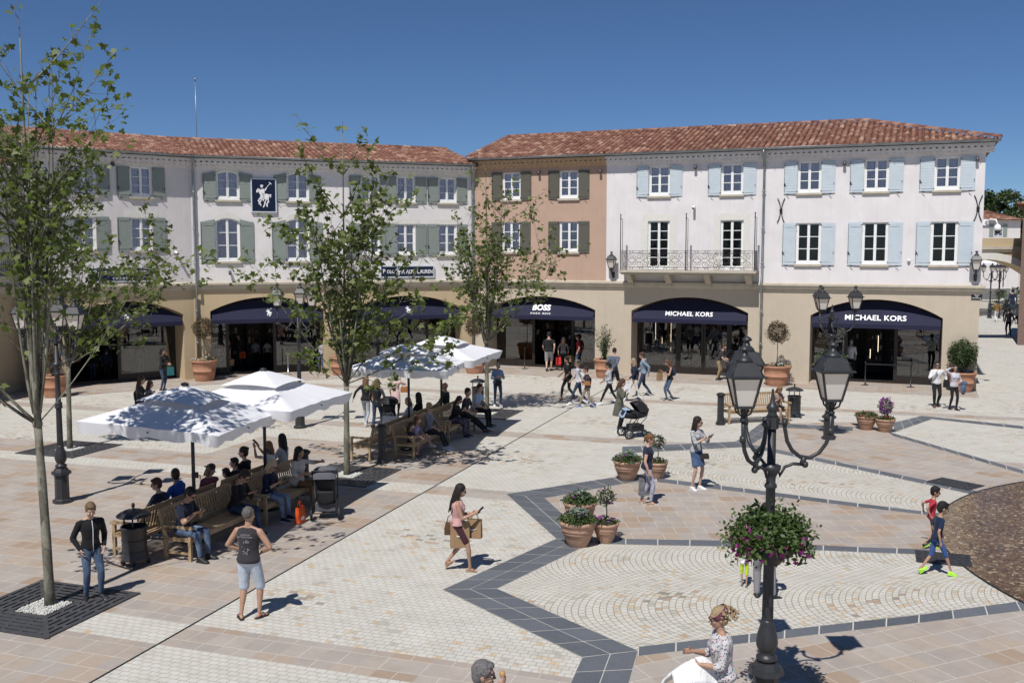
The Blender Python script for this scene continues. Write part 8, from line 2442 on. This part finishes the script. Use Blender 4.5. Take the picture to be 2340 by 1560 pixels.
def mannequin(seg, u, y, top, label, skirt=None):
    e = empty('mannequin', from_seg(seg, u, y), seg[1] + PI, label, 'mannequin', 'shop window mannequins'); rg = random.Random(int(u * 10))
    m = MB(); loft(m, [(Vector((0, 0, z)), Vector((1, 0, 0)), Vector((0, 1, 0)), w_, d_) for z, w_, d_ in ((.95, .14, .10), (1.05, .12, .09), (1.2, .13, .10), (1.38, .17, .10), (1.46, .12, .08), (1.52, .05, .05), (1.6, .04, .045))], 14)
    m.ball((0, 0, 1.68), .10, 12, 8, sc=(.8, .95, 1.15))
    for sx in (-1, 1): limb(m, [(sx * .16, 0, 1.42), (sx * .22, .02, 1.15), (sx * .20, .08, .9)], [.045, .036, .025]); limb(m, [(sx * .08, 0, .95), (sx * .09, .02, .5), (sx * .1, 0, .1)], [.07, .045, .035])
    m.box(-.17, .17, -.15, .15, .031, .05); m.build('body', surf('mannequin resin', (.40, .37, .33), .4), e)
    t = MB(); loft(t, [(Vector((0, 0, z)), Vector((1, 0, 0)), Vector((0, 1, 0)), w_, d_) for z, w_, d_ in ((.88, .17, .125), (1.05, .14, .11), (1.2, .15, .12), (1.38, .185, .12), (1.47, .13, .09))], 14)
    for sx in (-1, 1): limb(t, [(sx * .16, 0, 1.42), (sx * .22, .02, 1.15)], [.055, .045])
    t.build('top', top, e)
    if skirt: t = MB(); t.lathe([(.15, .93), (.20, .6), (.24, .35)], 16); t.build('skirt', skirt, e)
DRESSR = cloth('dark red skirt', (.25, .02, .025)); NUDE = cloth('nude knit', (.42, .33, .26))
mannequin(SR, 8.7, 1.7, BLK, 'mannequin in black at the left of the glass under the balcony'); mannequin(SR, 9.3, 1.75, NUDE, 'mannequin in a nude top and long red skirt under the balcony', DRESSR); mannequin(SR, 17.4, 1.9, WHITE, 'mannequin in a white shirt inside the right shop', BLK); mannequin(SR, 16.8, 2.1, GREY, 'mannequin in grey inside the right shop by the left glass')
mannequin(SR, 20.2, 1.8, OCHRE, 'mannequin in an ochre jacket behind the right-hand glass of the right shop'); mannequin(SR, 5.2, 1.8, CHARC, 'left of the mannequins behind the right glass of the terracotta shop'); mannequin(SR, 5.75, 1.9, BLK, 'right one of the mannequins behind the right glass of the terracotta shop')
mannequin(SM, 4.4, 1.9, CHARC, 'mannequin in a dark coat in the left off-white arch', BLK); mannequin(SM, 8.1, 1.9, BLK, 'mannequin behind the glass of the arch over the middle parasols'); mannequin(SL, 4.9, 1.9, BLK, 'mannequin in the right glass of the leftmost arch')
m = MB(); p = at(450, 330, 50); m.tube([(0, 0, 9.5), (0, 0, 14.0)], .018, 6); m.tube([(0, 0, 14.0), (0, 0, 14.15)], .035, 8); m.tube([(-.06, 0, 14.2), (.06, 0, 14.25)], .012, 5)
o = m.build('mast', M_ZINC); o.location = (p.x, 50, 0); tag(o, 'thin metal mast standing up behind the left roofs', 'mast')

# ------------------------------------------------------------------ far trees and planting
def far_tree(px, py_top, D, w_, seed, label):
    rg = random.Random(seed); b = at(px, 700, D); h = at(px, py_top, D).z
    e = empty('tree', (b.x, D, 0), 0, label, 'tree', 'trees beyond the far house')
    t = MB(); t.tube([(0, 0, 0), (.1, 0, h * .4), (0, .1, h * .8)], [.3, .22, .08], 8)
    for q in range(6): a = q * 1.05; t.tube([(0, 0, h * .4), (w_ * .4 * math.cos(a), w_ * .4 * math.sin(a), h * .75)], [.12, .04], 5)
    t.build('trunk', M_BARK, e); P_ = []
    for q in range(26):
        a = rg.uniform(0, 6.28); rr = w_ * .8 * math.sqrt(rg.random()); z = h * rg.uniform(.42, .93); rr *= 1 - max(0, (z / h - .7)) * 1.8
        P_ += blob(rg, 150, (rr * math.cos(a), rr * math.sin(a), z), rg.uniform(.5, 1.0) * w_ * .36, .8, .3)
    leaf_object('crown', [(P_, .42, OVAL, 0, .3)], [M_BOX], e, rg)
far_tree(2270, 424, 132, 3.6, 1, 'dark green tree rising just right of the pink building'); far_tree(2305, 432, 128, 3.4, 2, 'dark green tree in the middle beyond the far house'); far_tree(2345, 450, 134, 3.8, 3, 'dark green tree at the right edge beyond the far house'); far_tree(2235, 440, 136, 3.4, 4, 'dark tree mostly hidden behind the corner of the pink building')
for i, (px, py, D) in enumerate(((2262, 700, 91), (2288, 702, 91), (2312, 700, 91), (2272, 668, 99), (2308, 664, 99))):
    b = at(px, py + 12, D); rg = random.Random(70 + i)
    P_ = blob(rg, 420, (0, 0, .6), .7, 1.0, .3)
    o = leaf_object('shrub', [(P_, .14, OVAL, 0, .4)], [M_BEDL], None, rg); o.location = (b.x, D - (.9 if D < 95 else 1.2), max(.0, b.z - .2)); tag(o, 'small green shrub against the low pale garden walls', 'shrub', 'shrubs by the low garden walls')
for px in (2262, 2282): lamp_post(Vector((at(px, 700, 84).x, 84, 0)), .4, 'distant three-armed lamp post seen through the archway, one of two', group='distant lamp posts')
fuse_all()
